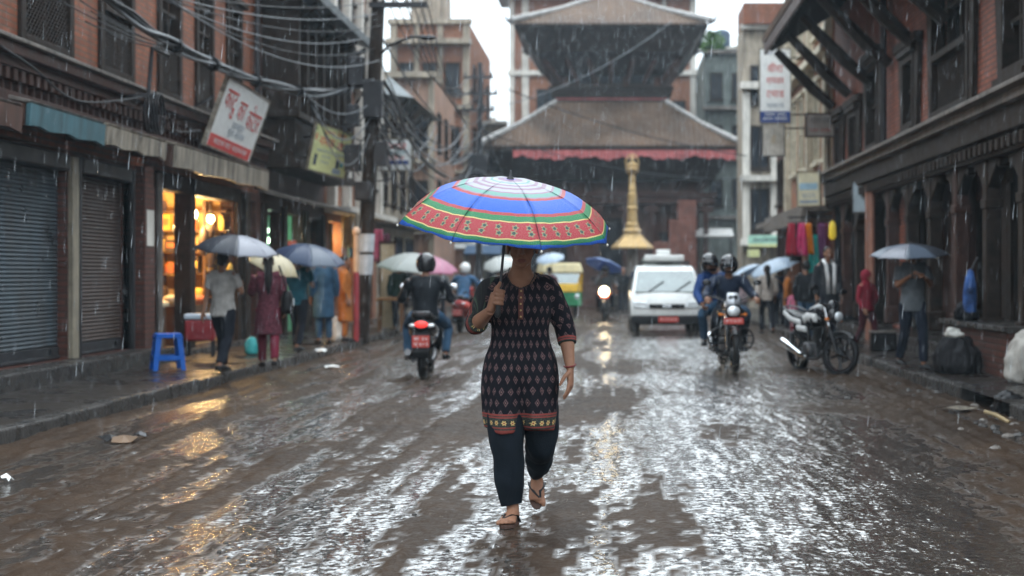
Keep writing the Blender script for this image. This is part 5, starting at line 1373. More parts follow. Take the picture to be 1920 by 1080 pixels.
def body_mesh_of(J, k=1.0, curlL=.35, curlR=.35, Rm=None, thin=1.0, arms=True, latL=None, latR=None, bare=False):
    g = {a: Vector(v) for a, v in J.items()}
    b = MB(); lat = (g['sL'] - g['sR']).normalized()
    pts = [g['pel'] + (g['pel'] - g['wai']) * .5, g['pel'], g['wai'], g['che'], lerp(g['che'], g['nec'], .62), lerp(g['che'], g['nec'], .88), g['nec'] + Vector((0, 0, .02)), lerp(g['nec'], g['hed'], .6)]
    rad = [(.12, .09), (.15, .105), (.122, .09), (.145, .105), (.12, .075), (.062, .055), (.05, .052), (.048, .052)]
    sm = catmull([(*p, *r) for p, r in zip(pts, rad)], 4)
    b.tube([q[:3] for q in sm], [(q[3] * thin, q[4] * thin) for q in sm], 20, lat=lat)
    A = head(b, g['hed'], Rm)
    for s in 'LR':
        sh, el, wr, hp, kn, an = (g[c + s] for c in 'sewhka')
        b.tube([lerp(g['che'], g['nec'], .55), lerp(sh, lerp(g['che'], g['nec'], .6), .35), sh], [.06, .06, .05], 12)
        sm = catmull([(*sh, .05), (*lerp(sh, el, .4), .045), (*el, .036), (*lerp(el, wr, .3), .037), (*wr, .023)], 4)
        b.tube([q[:3] for q in sm], [q[3] for q in sm], 12)
        d = (wr - el).normalized()
        lt = (latL if s == 'L' else latR) or (0, -1, 0)
        sg = 1 if s == 'L' else -1
        nr = Vector((-sg, 0, 0)) if not ((latL if s == 'L' else latR)) else Vector((0, 0, -1))
        ltv = Vector(lt) * (-1 if not ((latL if s == 'L' else latR)) else 1)
        hand(b, wr, d, ltv, nr, curlL if s == 'L' else curlR, 1.12)
        sm = catmull([(*hp, .088), (*lerp(hp, kn, .4), .078), (*kn, .054), (*lerp(kn, an, .3), .056), (*an, .034), (*(an + (an - kn).normalized() * .03), .03)], 4)
        b.tube([q[:3] for q in sm], [q[3] for q in sm], 14)
        f = g['f' + s].normalized(); up = Vector((0, 0, 1))
        heel = an + f * -.045 - up * .05; toe = an + f * .185 - up * .062
        if not bare:
            b.tube([heel, an + f * .02 - up * .045, an + f * .11 - up * .055, toe], [(.03, .03), (.035, .035), (.045, .024), (.03, .014)], 12, lat=f.cross(up))
    return b, A, g
def top_mesh(J, sleeve=1.0, hem=.08, fit=1.0, flare=0.0, hood=False, arm=.012):
    g = {a: Vector(v) for a, v in J.items()}
    b = MB(); lat = (g['sL'] - g['sR']).normalized(); dn = (g['pel'] - g['wai']).normalized()
    pts = [g['pel'] + dn * hem, g['pel'] + dn * (hem * .4), g['pel'], g['wai'], g['che'], lerp(g['che'], g['nec'], .55), lerp(g['che'], g['nec'], .85)]
    rad = [(.165 + flare, .125 + flare * .7), (.166 + flare * .5, .122 + flare * .4), (.166, .118), (.148, .108), (.168, .122), (.15, .09), (.075, .066)]
    sm = catmull([(*p, *r) for p, r in zip(pts, rad)], 4)
    b.tube([q[:3] for q in sm], [(q[3] * fit, q[4] * fit) for q in sm], 24, lat=lat)
    for s in 'LR':
        sh, el, wr = g['s' + s], g['e' + s], g['w' + s]
        b.tube([lerp(g['che'], g['nec'], .5), lerp(sh, lerp(g['che'], g['nec'], .6), .4), sh], [.075, .075, .064 + arm], 14)
        if sleeve <= 0: continue
        e1 = min(sleeve, 1.0)
        ch = [(*sh, .062 + arm), (*lerp(sh, el, .4 * e1), .058 + arm), (*lerp(sh, el, e1), .05 + arm)]
        if sleeve > 1: ch += [(*lerp(el, wr, (sleeve - 1) * .5), .046 + arm), (*lerp(el, wr, (sleeve - 1)), .034 + arm)]
        sm = catmull(ch, 4); b.tube([q[:3] for q in sm], [q[3] for q in sm], 14)
    if hood:
        b.ell(g['hed'] + Vector((0, .03, .01)), (.11, .12, .135)); b.tube([lerp(g['che'], g['nec'], .7), g['nec'], g['hed'] + Vector((0, .03, -.05))], [.11, .085, .09], 14)
    return b
def pants_mesh(J, loose=1.0, to=.96, end=.055):
    g = {a: Vector(v) for a, v in J.items()}
    b = MB(); lat = (g['hL'] - g['hR']).normalized(); dn = (g['pel'] - g['wai']).normalized()
    b.tube([g['pel'] + dn * .09, g['pel'] + dn * .04, g['pel'], lerp(g['pel'], g['wai'], .8)], [(.12, .1), (.155 * loose, .118 * loose), (.155, .115), (.135, .1)], 22, lat=lat)
    for s in 'LR':
        hp, kn, an = g['h' + s], g['k' + s], g['a' + s]
        sm = catmull([(*hp, .098), (*lerp(hp, kn, .4), .09 * loose), (*kn, .068 * loose), (*lerp(kn, an, .35), .066 * loose), (*lerp(kn, an, to), end * loose)], 4)
        b.tube([q[:3] for q in sm], [q[3] for q in sm], 16)
    return b
def rot_m(yaw=0, pitch=0, roll=0):
    return Matrix.Rotation(yaw, 3, 'Z') @ Matrix.Rotation(pitch, 3, 'X') @ Matrix.Rotation(roll, 3, 'Y')
def person(label, loc, rot, H=1.65, J=None, top=None, pants=None, hair='short', shoes=True, sleeve=1.0, hem=.08, flare=0., loose=1.0, to=.96, fit=1.0, group=None,
           vx=.011, yaw=0, pitch=0, helmet=None, hood=False, ptop=None, curlL=.4, curlR=.4, latL=None, latR=None, shoe_m='black', parent=None, skirt=None, arm=.012):
    Jd = dict(BASE)
    for d in (J or []):
        Jd.update(d)
    t = thing('person', label, 'person', loc, rot, group)
    k = H / 1.65; t.scale = (k, k, k)
    Rm = rot_m(yaw, pitch)
    b, A, g = body_mesh_of(Jd, Rm=Rm, curlL=curlL, curlR=curlR, latL=latL, latR=latR)
    vox(b, 'body', vx, [M['skin'], M['eye'], M['lip']], t, it=2, matf=head_mat(A))
    if top is not None:
        vox(top_mesh(Jd, sleeve, hem, fit, flare, hood, arm), 'jacket' if sleeve > 1.5 else 'shirt', vx * 1.25, top, t, it=5, wr=(.009, (9, 9, 6)))
    if pants is not None:
        vox(pants_mesh(Jd, loose, to), 'trousers', vx * 1.25, pants, t, it=4, wr=(.008, (10, 10, 7)))
    if shoes:
        for s in 'LR':
            an, f = g['a' + s], g['f' + s].normalized(); up = Vector((0, 0, 1)); b = MB(); lt = f.cross(up)
            b.tube([an - f * .06 - up * .05, an - f * .02 - up * .045, an + f * .1 - up * .05, an + f * .2 - up * .062, an + f * .225 - up * .066], [(.036, .03), (.042, .042), (.05, .034), (.038, .02), (.02, .012)], 12, lat=lt)
            o = b.build('shoe', M[shoe_m] if isinstance(shoe_m, str) else shoe_m, t, smooth=180)
            b = MB(); b.tube([an - f * .066 - up * .075, an + f * .1 - up * .078, an + f * .23 - up * .078], [(.04, .009), (.052, .008), (.022, .007)], 12, lat=lt); b.build('sole', M['sole'], o, smooth=180)
    hc = g['hed']
    if helmet:
        b = MB(); Ah = Matrix.Translation(hc + Vector((0, .01, .015))) @ Rm.to_4x4()
        b.ell((0, 0, 0), (.128, .148, .142), n=28, k=18, M=Ah)
        o = vox(b, 'helmet', .012, helmet, t, it=1, cut=lambda p, n: (Ah.inverted() @ p).y < -.055 and -.085 < (Ah.inverted() @ p).z < .035 or (Ah.inverted() @ p).z < -.105, solid=.012)
        v = MB(); vs = []
        for i in range(13):
            a = PI * 1.5 + (i - 6) * .19
            for z, r in ((.045, 1.0), (-.03, 1.03)):
                vs.append(Ah @ Vector((.133 * r * math.cos(a), .153 * r * math.sin(a), z)))
        v.add(vs, [(2 * i, 2 * i + 1, 2 * i + 3, 2 * i + 2) for i in range(12)]); v.build('visor', M['visor'], o, smooth=180, solid=.004)
    elif hair and not hood:
        b = MB(); Ah = Matrix.Translation(hc) @ Rm.to_4x4()
        b.ell((0, .022, .036), (.081, .092, .09), M=Ah); b.ell((0, .045, -.02), (.07, .06, .07), M=Ah)
        if hair == 'long':
            b.tube([Ah @ Vector((0, .06, .02)), Ah @ Vector((0, .1, -.1)), g['che'] + Vector((0, .13, .03)), g['che'] + Vector((0, .13, -.14))], [(.06, .05), (.06, .035), (.055, .028), (.02, .012)], 12, lat=(1, 0, 0))
        if hair == 'bun':
            b.ell((0, .115, -.01), (.04, .035, .04), M=Ah)
        vox(b, 'hair', .011, M['hair'], t, it=2, wr=(.003, (40, 40, 12)))
    return t, g, k
def wpt(t, v):
    return Matrix.Translation(t.location) @ t.rotation_euler.to_matrix().to_4x4() @ Matrix.Diagonal((*t.scale, 1)) @ Vector(v)
# ---------------------------------------------------------------- umbrellas
def umbrella(label, hnd, apex, Rr, depth, m, spin=0.0, detail=True, group=None, gores=None, handle_len=.1, tm=R(65), scal=.05, up=None):
    hnd, apex = Vector(hnd), Vector(apex)
    t = bpy.data.objects.new('umbrella', None); COL.objects.link(t)
    zax = (up if up is not None else (apex - hnd)); zax = Vector(zax).normalized()
    q = zax.to_track_quat('Z', 'Y')
    Mx = Matrix.Translation(apex) @ q.to_matrix().to_4x4() @ Matrix.Rotation(spin, 4, 'Z'); t.matrix_world = Mx; t.empty_display_size = .2
    tag(t, label, 'umbrella', group)
    K, T, S = 8, 14, 8
    def rib(k, tt):
        th = tt * tm; r = Rr * math.sin(th) / math.sin(tm); z = -depth * (1 - math.cos(th)) / (1 - math.cos(tm)); a = 2 * PI * k / K
        return Vector((r * math.cos(a), r * math.sin(a), z))
    vs, fs, uv, mi = [], [], [], []
    for k in range(K):
        o = len(vs)
        for i in range(T + 1):
            for j in range(S + 1):
                a = j / S; tt = (i / T) * (1 - scal * 4 * a * (1 - a) * (i / T) ** 3)
                p_ = rib(k, tt).lerp(rib(k + 1, tt), a)
                p_ = p_ + Vector((p_.x, p_.y, 0)) * (.012 * 4 * a * (1 - a)) - Vector((0, 0, .010 * 4 * a * (1 - a) * (i / T)))
                p_.z += .0035 * math.sin(i * 1.3 + j * 2.1 + k) * (i / T)
                vs.append(p_); uv.append((k + a, tt))
        for i in range(T):
            for j in range(S):
                fs.append((o + i * (S + 1) + j, o + (i + 1) * (S + 1) + j, o + (i + 1) * (S + 1) + j + 1, o + i * (S + 1) + j + 1)); mi.append(gores[k] if gores else 0)
    me = bpy.data.meshes.new('canopy'); me.from_pydata([tuple(v) for v in vs], [], fs); me.polygons.foreach_set('material_index', mi)
    ul = me.uv_layers.new(name='UVMap')
    for l in me.loops: ul.data[l.index].uv = uv[l.vertex_index]
    me.polygons.foreach_set('use_smooth', [True] * len(fs))
    for mm in (m if isinstance(m, list) else [m]): me.materials.append(mm)
    c = bpy.data.objects.new('canopy', me); COL.objects.link(c); c.parent = t
    md = c.modifiers.new('s', 'SOLIDIFY'); md.thickness = .002
    Li = Mx.inverted() @ hnd
    b = MB(); b.tube([(0, 0, .015), Li], .0075 if detail else .011, 8); b.build('shaft', M['iron'], t, smooth=60)
    hd = Li.normalized()
    b = MB(); b.tube([Li - hd * .03, Li + hd * .02, Li + hd * handle_len * .8, Li + hd * handle_len], [.012, .015, .015, .01], 10); b.build('handle', M['black'], t, smooth=60)
    b = MB(); b.lathe([(.022, -.004), (.018, .006), (.008, .014), (.006, .04), (.002, .045)], 10); b.build('ferrule', M['iron'], t, smooth=60)
    if detail:
        for k in range(K):
            b = MB(); b.tube([rib(k, i / 10) - Vector((0, 0, .006)) for i in range(1, 11)] + [rib(k, 1.015)], .0028, 5)
            st = Vector((0, 0, -depth * 1.25)); b.tube([st, rib(k, .5) - Vector((0, 0, .007))], .0025, 5)
            o = b.build('rib', M['iron'], t)
            b = MB(); b.ell(rib(k, 1.02), (.006, .006, .008), n=8, k=6); b.build('rib_tip', M['white_plaster'], o, smooth=180)
    return t
def fabric(name, col, rough=.35, trans=.35, var=.15):
    m, nt, p, out = new_mat(name)
    tc = N(nt, 'ShaderNodeTexCoord'); n1 = N(nt, 'ShaderNodeTexNoise', {'Vector': tc.outputs['Object'], 'Scale': 9.0, 'Detail': 4.0})
    c = MIX(nt, n1.outputs[0], mul(col, 1 - var), mul(col, 1 + var)); nt.links.new(c, p.inputs['Base Color']); p.inputs['Roughness'].default_value = rough
    tr = N(nt, 'ShaderNodeBsdfTranslucent', {'Color': c}); mx = N(nt, 'ShaderNodeMixShader', {0: trans, 1: p.outputs[0], 2: tr.outputs[0]})
    nt.links.new(mx.outputs[0], out.inputs['Surface'])
    return m
F = {k: fabric('umbrella ' + k, c) for k, c in dict(charcoal=(.05, .055, .07), grey=(.3, .31, .36), navy=(.03, .055, .12), slate=(.12, .15, .2), white=(.62, .64, .62), pink=(.55, .2, .32), cream=(.55, .48, .32), ice=(.45, .55, .66), blue=(.12, .2, .42)).items()}
# ---------------------------------------------------------------- the woman with the bright umbrella
WO = Vector((-.517, 7.7, .012))
wt = thing('person', 'woman in dark patterned tunic and sandals walking through the wet street', 'person', WO)
wt['label'] = 'woman in dark patterned tunic walking toward the viewer, holding the striped umbrella'
def kurta_mat():
    m, nt, p, out = new_mat('patterned dark cotton')
    uv = N(nt, 'ShaderNodeUVMap', uv_map='UVMap'); dn = N(nt, 'ShaderNodeTexNoise', {'Vector': uv.outputs[0], 'Scale': 9.0, 'Detail': 2.0})
    dv = N(nt, 'ShaderNodeVectorMath', {0: dn.outputs['Color'], 1: (.5, .5, .5)}, operation='SUBTRACT'); dw = N(nt, 'ShaderNodeVectorMath', {0: dv.outputs[0], 1: (.035, .02, 0)}, operation='MULTIPLY')
    uv2 = N(nt, 'ShaderNodeVectorMath', {0: uv.outputs[0], 1: dw.outputs[0]}, operation='ADD')
    s0 = N(nt, 'ShaderNodeSeparateXYZ', {0: uv.outputs[0]}); s = N(nt, 'ShaderNodeSeparateXYZ', {0: uv2.outputs[0]}); u, v = s.outputs[0], s.outputs[1]
    px, py = .050, .062
    row = MA(nt, 'FLOOR', MA(nt, 'DIVIDE', v, py)); odd = MA(nt, 'MULTIPLY', MA(nt, 'FRACT', MA(nt, 'MULTIPLY', row, .5)), 1.0)
    uu = MA(nt, 'ABSOLUTE', MA(nt, 'SUBTRACT', MA(nt, 'FRACT', MA(nt, 'ADD', MA(nt, 'DIVIDE', u, px), odd)), .5))
    vv = MA(nt, 'ABSOLUTE', MA(nt, 'SUBTRACT', MA(nt, 'FRACT', MA(nt, 'DIVIDE', v, py)), .5))
    d = MA(nt, 'ADD', MA(nt, 'MULTIPLY', uu, 1.25), vv)            # diamond distance
    ring = RAMP(nt, d, [(0.0, 1.0), (.10, 1.0), (.13, .1), (.21, .1), (.24, .9), (.36, .8), (.40, 0.0)])
    nz = N(nt, 'ShaderNodeTexNoise', {'Vector': uv.outputs[0], 'Scale': 160.0, 'Detail': 3.0}); nf = RAMP(nt, nz.outputs[0], [(.35, .25), (.6, 1.0)])
    f = MA(nt, 'MULTIPLY', ring, nf)
    motif = MIX(nt, RAMP(nt, d, [(.1, 0.0), (.2, 1.0)]), (.24, .13, .115), (.17, .10, .10))
    c = MIX(nt, MA(nt, 'MULTIPLY', f, .8), (.006, .006, .009), motif)
    # border: red lines and a row of yellow flowers
    fu = MA(nt, 'SUBTRACT', MA(nt, 'FRACT', MA(nt, 'DIVIDE', u, .046)), .5); fv = MA(nt, 'DIVIDE', MA(nt, 'SUBTRACT', v, .047), .046)
    r = MA(nt, 'SQRT', MA(nt, 'ADD', MA(nt, 'POWER', fu, 2.0), MA(nt, 'POWER', fv, 2.0)))
    ang = MA(nt, 'ARCTAN2', fv, fu); pet = MA(nt, 'ADD', .25, MA(nt, 'MULTIPLY', MA(nt, 'COSINE', MA(nt, 'MULTIPLY', ang, 6.0)), .07))
    fl = MA(nt, 'LESS_THAN', r, pet); core = MA(nt, 'LESS_THAN', r, .1)
    bc = MIX(nt, fl, MIX(nt, RAMP(nt, nz.outputs[0], [(.5, 0.0), (.6, 1.0)]), (.018, .018, .02), (.05, .07, .05)), (.42, .30, .12)); bc = MIX(nt, core, bc, (.22, .04, .03))
    line = RAMP(nt, s0.outputs[1], [(0.0, 1.0), (.010, 1.0), (.0105, .0), (.016, .0), (.0165, 1.0), (.024, 1.0), (.0245, 0.0), (.072, 0.0), (.0725, 1.0), (.078, 1.0), (.0785, .0), (.084, .0), (.0845, 1.0), (.096, 1.0), (.0965, 0.0)], 'CONSTANT')
    bc = MIX(nt, line, bc, (.16, .035, .03))
    c = MIX(nt, MA(nt, 'LESS_THAN', s0.outputs[1], .0965), c, bc)
    nt.links.new(c, p.inputs['Base Color']); p.inputs['Roughness'].default_value = .8; p.inputs['Specular IOR Level'].default_value = .08
    tc = N(nt, 'ShaderNodeTexCoord'); w = N(nt, 'ShaderNodeTexNoise', {'Vector': N(nt, 'ShaderNodeMapping', {'Vector': tc.outputs['Object'], 'Scale': (16, 16, 4)}).outputs[0], 'Scale': 1.0, 'Detail': 5.0})
    nt.links.new(N(nt, 'ShaderNodeBump', {'Height': w.outputs[0], 'Strength': .5, 'Distance': .012}).outputs[0], p.inputs['Normal'])
    return m
WJ = dict(pel=(.015, .05, .84), wai=(.015, .02, .97), che=(.01, -.02, 1.15), nec=(.02, -.04, 1.345), hed=(.03, -.095, 1.49),
          sL=(.16, -.01, 1.262), eL=(.255, .03, 1.055), wL=(.285, -.05, .835), sR=(-.145, -.01, 1.258), eR=(-.232, -.02, 1.06), wR=(-.128, -.235, 1.15),
          hL=(.105, .05, .82), kL=(.118, .07, .44), aL=(.085, .33, .205), hR=(-.07, .04, .82), kR=(-.055, -.055, .43), aR=(-.022, -.06, .074), fL=(.06, -1, 0), fR=(-.18, -1, 0))
Jd = dict(BASE); Jd.update(WJ)
g = {a: Vector(v) for a, v in Jd.items()}
b = MB()
SEC = [  # z, cx, rx, cy, ry
    (.500, .012, .190, .00, .140), (.56, .012, .196, .00, .142), (.66, .012, .203, .01, .143), (.78, .012, .203, .01, .140), (.88, .012, .192, .01, .132), (.97, .012, .164, .0, .116),
    (1.06, .012, .155, -.015, .116), (1.15, .012, .172, -.03, .128), (1.22, .012, .178, -.025, .115), (1.275, .014, .170, -.02, .092), (1.315, .016, .130, -.02, .078), (1.345, .02, .088, -.025, .066), (1.36, .02, .072, -.03, .058)]
sec = catmull(SEC, 5)
def ksec(z):
    for a, c in zip(sec[:-1], sec[1:]):
        if a[0] <= z <= c[0]:
            t = (z - a[0]) / (c[0] - a[0] + 1e-9); return [a[i] * (1 - t) + c[i] * t for i in range(5)]
    return sec[-1]
nA = 72; vs = []
for z, cx_, rx_, cy_, ry_ in sec:
    low = max(0, min(1, (.84 - z) / .34))
    for j in range(nA):
        t = 2 * PI * j / nA; x, y = rx_ * math.sin(t), -ry_ * math.cos(t)
        if y < 0:
            dip = math.exp(-((x - .018) / .035) ** 2); y *= 1 - .62 * dip * low           # falls between the thighs
            y -= .035 * low * math.exp(-((x + .08) / .07) ** 2)                              # forward thigh
        y += .02 * low * math.sin(t * 5 + 1) * .35; x *= 1 + .02 * low * math.sin(t * 7)
        zz = z + (.012 * math.sin(t * 3) * low if z < .55 else 0)
        vs.append((cx_ + x, cy_ + y, zz))
fs = [(i * nA + j, i * nA + (j + 1) % nA, (i + 1) * nA + (j + 1) % nA, (i + 1) * nA + j) for i in range(len(sec) - 1) for j in range(nA)]
fs += [tuple(range(nA - 1, -1, -1)), tuple((len(sec) - 1) * nA + j for j in range(nA))]
b.add(vs, fs)
cuff = {}
for s, end in (('R', .28), ('L', .42)):
    sh, el, wr = g['s' + s], g['e' + s], g['w' + s]; ce = lerp(el, wr, end); cuff[s] = ce
    inn = Vector((.02, -.02, 1.25))
    sm = catmull([(*lerp(inn, sh, .55), .072), (*sh, .068), (*lerp(sh, el, .45), .064), (*lerp(sh, el, .85), .058), (*lerp(el, wr, .1), .057), (*ce, .056 if s == 'R' else .052)], 5)
    b.tube([q[:3] for q in sm], [q[3] for q in sm], 22)
def zone(p, lock):
    if lock is None:
        best = ('T', 0)
        for s in 'RL':
            sh, el, ce = g['s' + s], g['e' + s], cuff[s]
            dmin = min((Vector(p) - (A_ + (B_ - A_) * max(0, min(1, (Vector(p) - A_).dot(B_ - A_) / (B_ - A_).length_squared)))).length for A_, B_ in ((sh, el), (el, ce)))
            k_ = ksec(min(max(p[2], .5), 1.36)); inside = ((p[0] - k_[1]) / (k_[2] + .012)) ** 2 + ((p[1] - k_[3]) / (k_[4] + .03)) ** 2
            if dmin < .1 and inside > 1.0: best = (s, 0)
        k_ = ksec(min(max(p[2], .5), 1.36)); th = math.atan2(p[0] - k_[1], -(p[1] - k_[3]))
        return best[0] + ('+' if th > 2 else '-' if th < -2 else '0')
    if lock[0] == 'T':
        k_ = ksec(min(max(p[2], .5), 1.36)); th = math.atan2(p[0] - k_[1], -(p[1] - k_[3]))
        if lock[1] == '+' and th < 0: th += 2 * PI
        if lock[1] == '-' and th > 0: th -= 2 * PI
        return (th * .185 + 3.0, max(.0001, p[2] - .500))
    s = lock[0]; sh, el, ce = g['s' + s], g['e' + s], cuff[s]; P_ = Vector(p)
    L1, L2 = (el - sh).length, (ce - el).length
    t1 = (P_ - sh).dot((el - sh) / L1); t2 = (P_ - el).dot((ce - el) / L2)
    along = t1 if t1 < L1 * .95 and t2 < 0 else L1 + max(0, t2)
    ax = (el - sh).normalized() if along < L1 else (ce - el).normalized()
    A_ = sh if along < L1 else el; rad_ = P_ - A_; rad_ -= ax * rad_.dot(ax)
    e1 = Vector((0, -1, 0)); e1 = (e1 - ax * e1.dot(ax)).normalized(); e2 = ax.cross(e1)
    th = math.atan2(rad_.dot(e2), rad_.dot(e1))
    return (th * .06 + 2.0, .062 + max(0, (L1 + L2) - along))
M['kurta'] = kurta_mat()
def neck_cut(p, n):
    return p.z > 1.352 or (p.y < .0 and ((p.x - .026) / .088) ** 2 + ((p.z - 1.368) / .098) ** 2 < 1)
ko = vox(b, 'tunic', .0075, M['kurta'], wt, it=6, wr=(.0075, (10, 10, 3.4)), cut=neck_cut, uvf=zone, solid=.003)
# skin: one continuous body
b = MB()
for z, cx_, rx_, cy_, ry_ in sec[::2]: pass
sm = [(cx_, cy_, z, rx_ - .013, ry_ - .012) for z, cx_, rx_, cy_, ry_ in sec if .84 < z < 1.33] + [(.02, -.035, 1.35, .062, .056), (.022, -.045, 1.375, .052, .052), (.025, -.06, 1.41, .05, .052), (.028, -.075, 1.45, .048, .05)]
b.tube([q[:3] for q in sm], [(q[3], q[4]) for q in sm], 28, lat=(1, 0, 0))
Rm = rot_m(.03, R(6))
A = head(b, g['hed'], Rm, 1.0)
for s in 'LR':
    sh, el, wr, hp, kn, an = (g[c + s] for c in 'sewhka')
    sm = catmull([(*sh, .058), (*lerp(sh, el, .4), .052), (*el, .041), (*lerp(el, wr, .28), .042), (*lerp(el, wr, .75), .031), (*wr, .025)], 5)
    b.tube([q[:3] for q in sm], [q[3] for q in sm], 14)
    sm = catmull([(*hp, .09), (*lerp(hp, kn, .5), .07), (*kn, .05), (*lerp(kn, an, .35), .05), (*lerp(kn, an, .8), .036), (*an, .034)], 4)
    b.tube([q[:3] for q in sm], [q[3] for q in sm], 14)
# hanging left hand, thumb forward, fingers softly curled
d = (g['wL'] - g['eL']).normalized()
hand(b, g['wL'], Vector((.02, -.12, -1)), Vector((.25, 1, 0)), Vector((-1, .2, 0)), .30, 1.08)
# right fist closed around the umbrella shaft
SH0, SH1 = Vector((-.083, -.285, 1.165)), Vector((-.012, -.235, 1.866))     # shaft: below the fist, apex
ax = (SH1 - SH0).normalized()
hc = SH0 + ax * .055
side = Vector((-1, .25, -.05)); side = (side - ax * side.dot(ax)).normalized()   # from the shaft towards the palm/wrist side
fwd = ax.cross(side)                                                            # -> across the palm
if fwd.y > 0: fwd = -fwd
pc = hc + side * .026 + Vector((0, .012, 0))
b.tube([g['wR'], lerp(g['wR'], pc, .5), pc - ax * .005, pc + side * -.004 + ax * .02], [(.026, .024), (.033, .024), (.042, .022), (.03, .015)], 14, lat=ax)
for i in range(4):
    z_ = (1.5 - i) * .0222; c_ = hc + ax * z_; pts = []
    for k in range(9):
        a = PI * .10 + k * (PI * 1.42 / 8); r_ = .0215 - .0006 * i
        pts.append(c_ + side * (r_ * math.cos(a)) + fwd * (r_ * math.sin(a)) * (1.18 if k < 5 else 1.0))
    b.tube(pts, [.0092, .0098, .0100, .0096, .0098, .0092, .0088, .008, .0065], 9)
b.tube([pc + ax * .012 + side * .0, hc + side * .018 + ax * .045 + fwd * .012, hc + side * .0 + ax * .062 + fwd * .022, hc - side * .004 + ax * .082 + fwd * .018], [.014, .0125, .011, .008], 9)
# feet with toes
def foot(an, f, pitch, sgn):
    f = Vector(f).normalized(); up = Vector((0, 0, 1)); lt = f.cross(up)
    fd = (f * math.cos(pitch) - up * math.sin(pitch)).normalized(); un = lt.cross(fd)
    if un.z < 0: un = -un
    heel = an - fd * .045 - un * .06
    P_ = lambda a, l, h: heel + fd * a + lt * l + un * h
    b.tube([P_(-.005, 0, .028), P_(.03, 0, .032), P_(.09, 0, .034), P_(.15, .0, .024), P_(.178, .0, .018)], [(.026, .026), (.031, .032), (.036, .032), (.046, .021), (.043, .014)], 14, lat=lt)
    b.tube([an + Vector((0, 0, .01)), P_(.05, 0, .05), P_(.1, 0, .035)], [.034, .034, .028], 12)
    for i in range(5):
        l_ = sgn * (.036 - i * .0185); a0 = .168 - i * .006; ln = (.045, .038, .034, .03, .024)[i]; r_ = (.0135, .0095, .009, .0085, .0085)[i]
        b.tube([P_(a0, l_, .016), P_(a0 + ln * .6, l_ * 1.05, .017), P_(a0 + ln, l_ * 1.06, .011)], [r_, r_ * 1.02, r_ * .72], 8)
    return P_
PR = foot(g['aR'], (-.2, -1, 0), 0.0, 1)
PLf = foot(g['aL'], (.05, -1, 0), R(60), -1)
vox(b, 'body', .0046, [M['skin'], M['eye'], M['lip']], wt, it=3, matf=head_mat(A))
# flip flops
def sandal(P_, sgn):
    o = MB(); n = 22; ring = []
    for i in range(n):
        t = 2 * PI * i / n; a = .095 + .128 * math.cos(t); w_ = (.043 + .012 * math.cos(t)) * math.sin(t)
        ring.append((a, w_))
    vs = [P_(a, w_, -.012) for a, w_ in ring] + [P_(a, w_, .004) for a, w_ in ring]
    o.add(vs, [tuple(range(n)), tuple(range(2 * n - 1, n - 1, -1))] + [(i, (i + 1) % n, (i + 1) % n + n, i + n) for i in range(n)])
    so = o.build('sandal', mat('worn brown sandal', (.06, .035, .028), .5), wt)
    st = MB(); th = P_(.165, sgn * .017, .004)
    for l_ in (-.05, .05):
        st.tube([P_(.065, l_ * .86, .002), P_(.10, l_ * .8, .04), P_(.135, l_ * .35, .05), P_(.165, sgn * .017, .036), th], [(.009, .003)] * 4 + [(.005, .004)], 8)
    st.build('strap', M['black'], so, smooth=60)
sandal(PR, 1); sandal(PLf, -1)
# loose trousers
b = MB(); 
for s, rr in (('R', (.112, .108, .094, .083, .072, .058)), ('L', (.105, .10, .088, .082, .072, .05))):
    hp, kn, an = g['h' + s], g['k' + s], g['a' + s]
    sm = catmull([(*hp, rr[0]), (*lerp(hp, kn, .5), rr[1]), (*kn, rr[2]), (*lerp(kn, an, .35), rr[3]), (*lerp(kn, an, .68), rr[4]), (*lerp(kn, an, .93), rr[5])], 7)
    if s == 'L':
        sm = [(*q[:3], q[3] * (1 + .035 * math.sin(i * 1.1) * (1 if i > 12 else 0))) for i, q in enumerate(sm)]
    b.tube([q[:3] for q in sm], [q[3] for q in sm], 24)
b.tube([(.015, .05, .74), (.015, .05, .8), (.015, .04, .9)], [(.15, .11), (.165, .12), (.15, .11)], 22, lat=(1, 0, 0))
vox(b, 'trousers', .008, cloth('black blue cotton', (.006, .009, .013), .8), wt, it=3, wr=(.016, (8, 8, 4.5)))
# hair tied back
b = MB(); Ah = Matrix.Translation(g['hed']) @ Rm.to_4x4()
b.ell((0, .024, .034), (.081, .09, .092), M=Ah); b.ell((0, .05, -.015), (.072, .058, .068), M=Ah); b.ell((0, .125, .0), (.042, .036, .042), M=Ah); b.ell((0, -.03, .075), (.07, .055, .04), M=Ah)
vox(b, 'hair', .008, M['hair'], wt, it=2, wr=(.003, (40, 40, 12)))
# placket with buttons, cord necklace, bangle
def kfront(x, z, off=.004):
    k_ = ksec(z); q = max(0, 1 - ((x - k_[1]) / k_[2]) ** 2); return Vector((x, k_[3] - k_[4] * math.sqrt(q) - off, z))
b = MB(); vs = []
for i in range(15):
    z = 1.10 + i * .012
    vs += [kfront(.026 - .013, z, .001), kfront(.026 + .013, z, .001)]
b.add(vs, [(2 * i, 2 * i + 1, 2 * i + 3, 2 * i + 2) for i in range(14)]); b.build('placket', cloth('dull red trim', (.10, .04, .034)), ko, smooth=180, solid=.004)
for i in range(5):
    b = MB(); b.ell(kfront(.026, 1.115 + i * .034, .005), (.0055, .004, .0055), n=10, k=6); b.build('button', M['gold'], ko, smooth=180)
b = MB(); b.tube([(-.042, -.03, 1.375), (-.052, -.085, 1.33), (-.025, -.118, 1.285), (.024, -.132, 1.262), (.07, -.115, 1.285), (.095, -.08, 1.33), (.085, -.03, 1.375)], .0028, 6)
b.build('necklace', M['black'], wt, smooth=180)
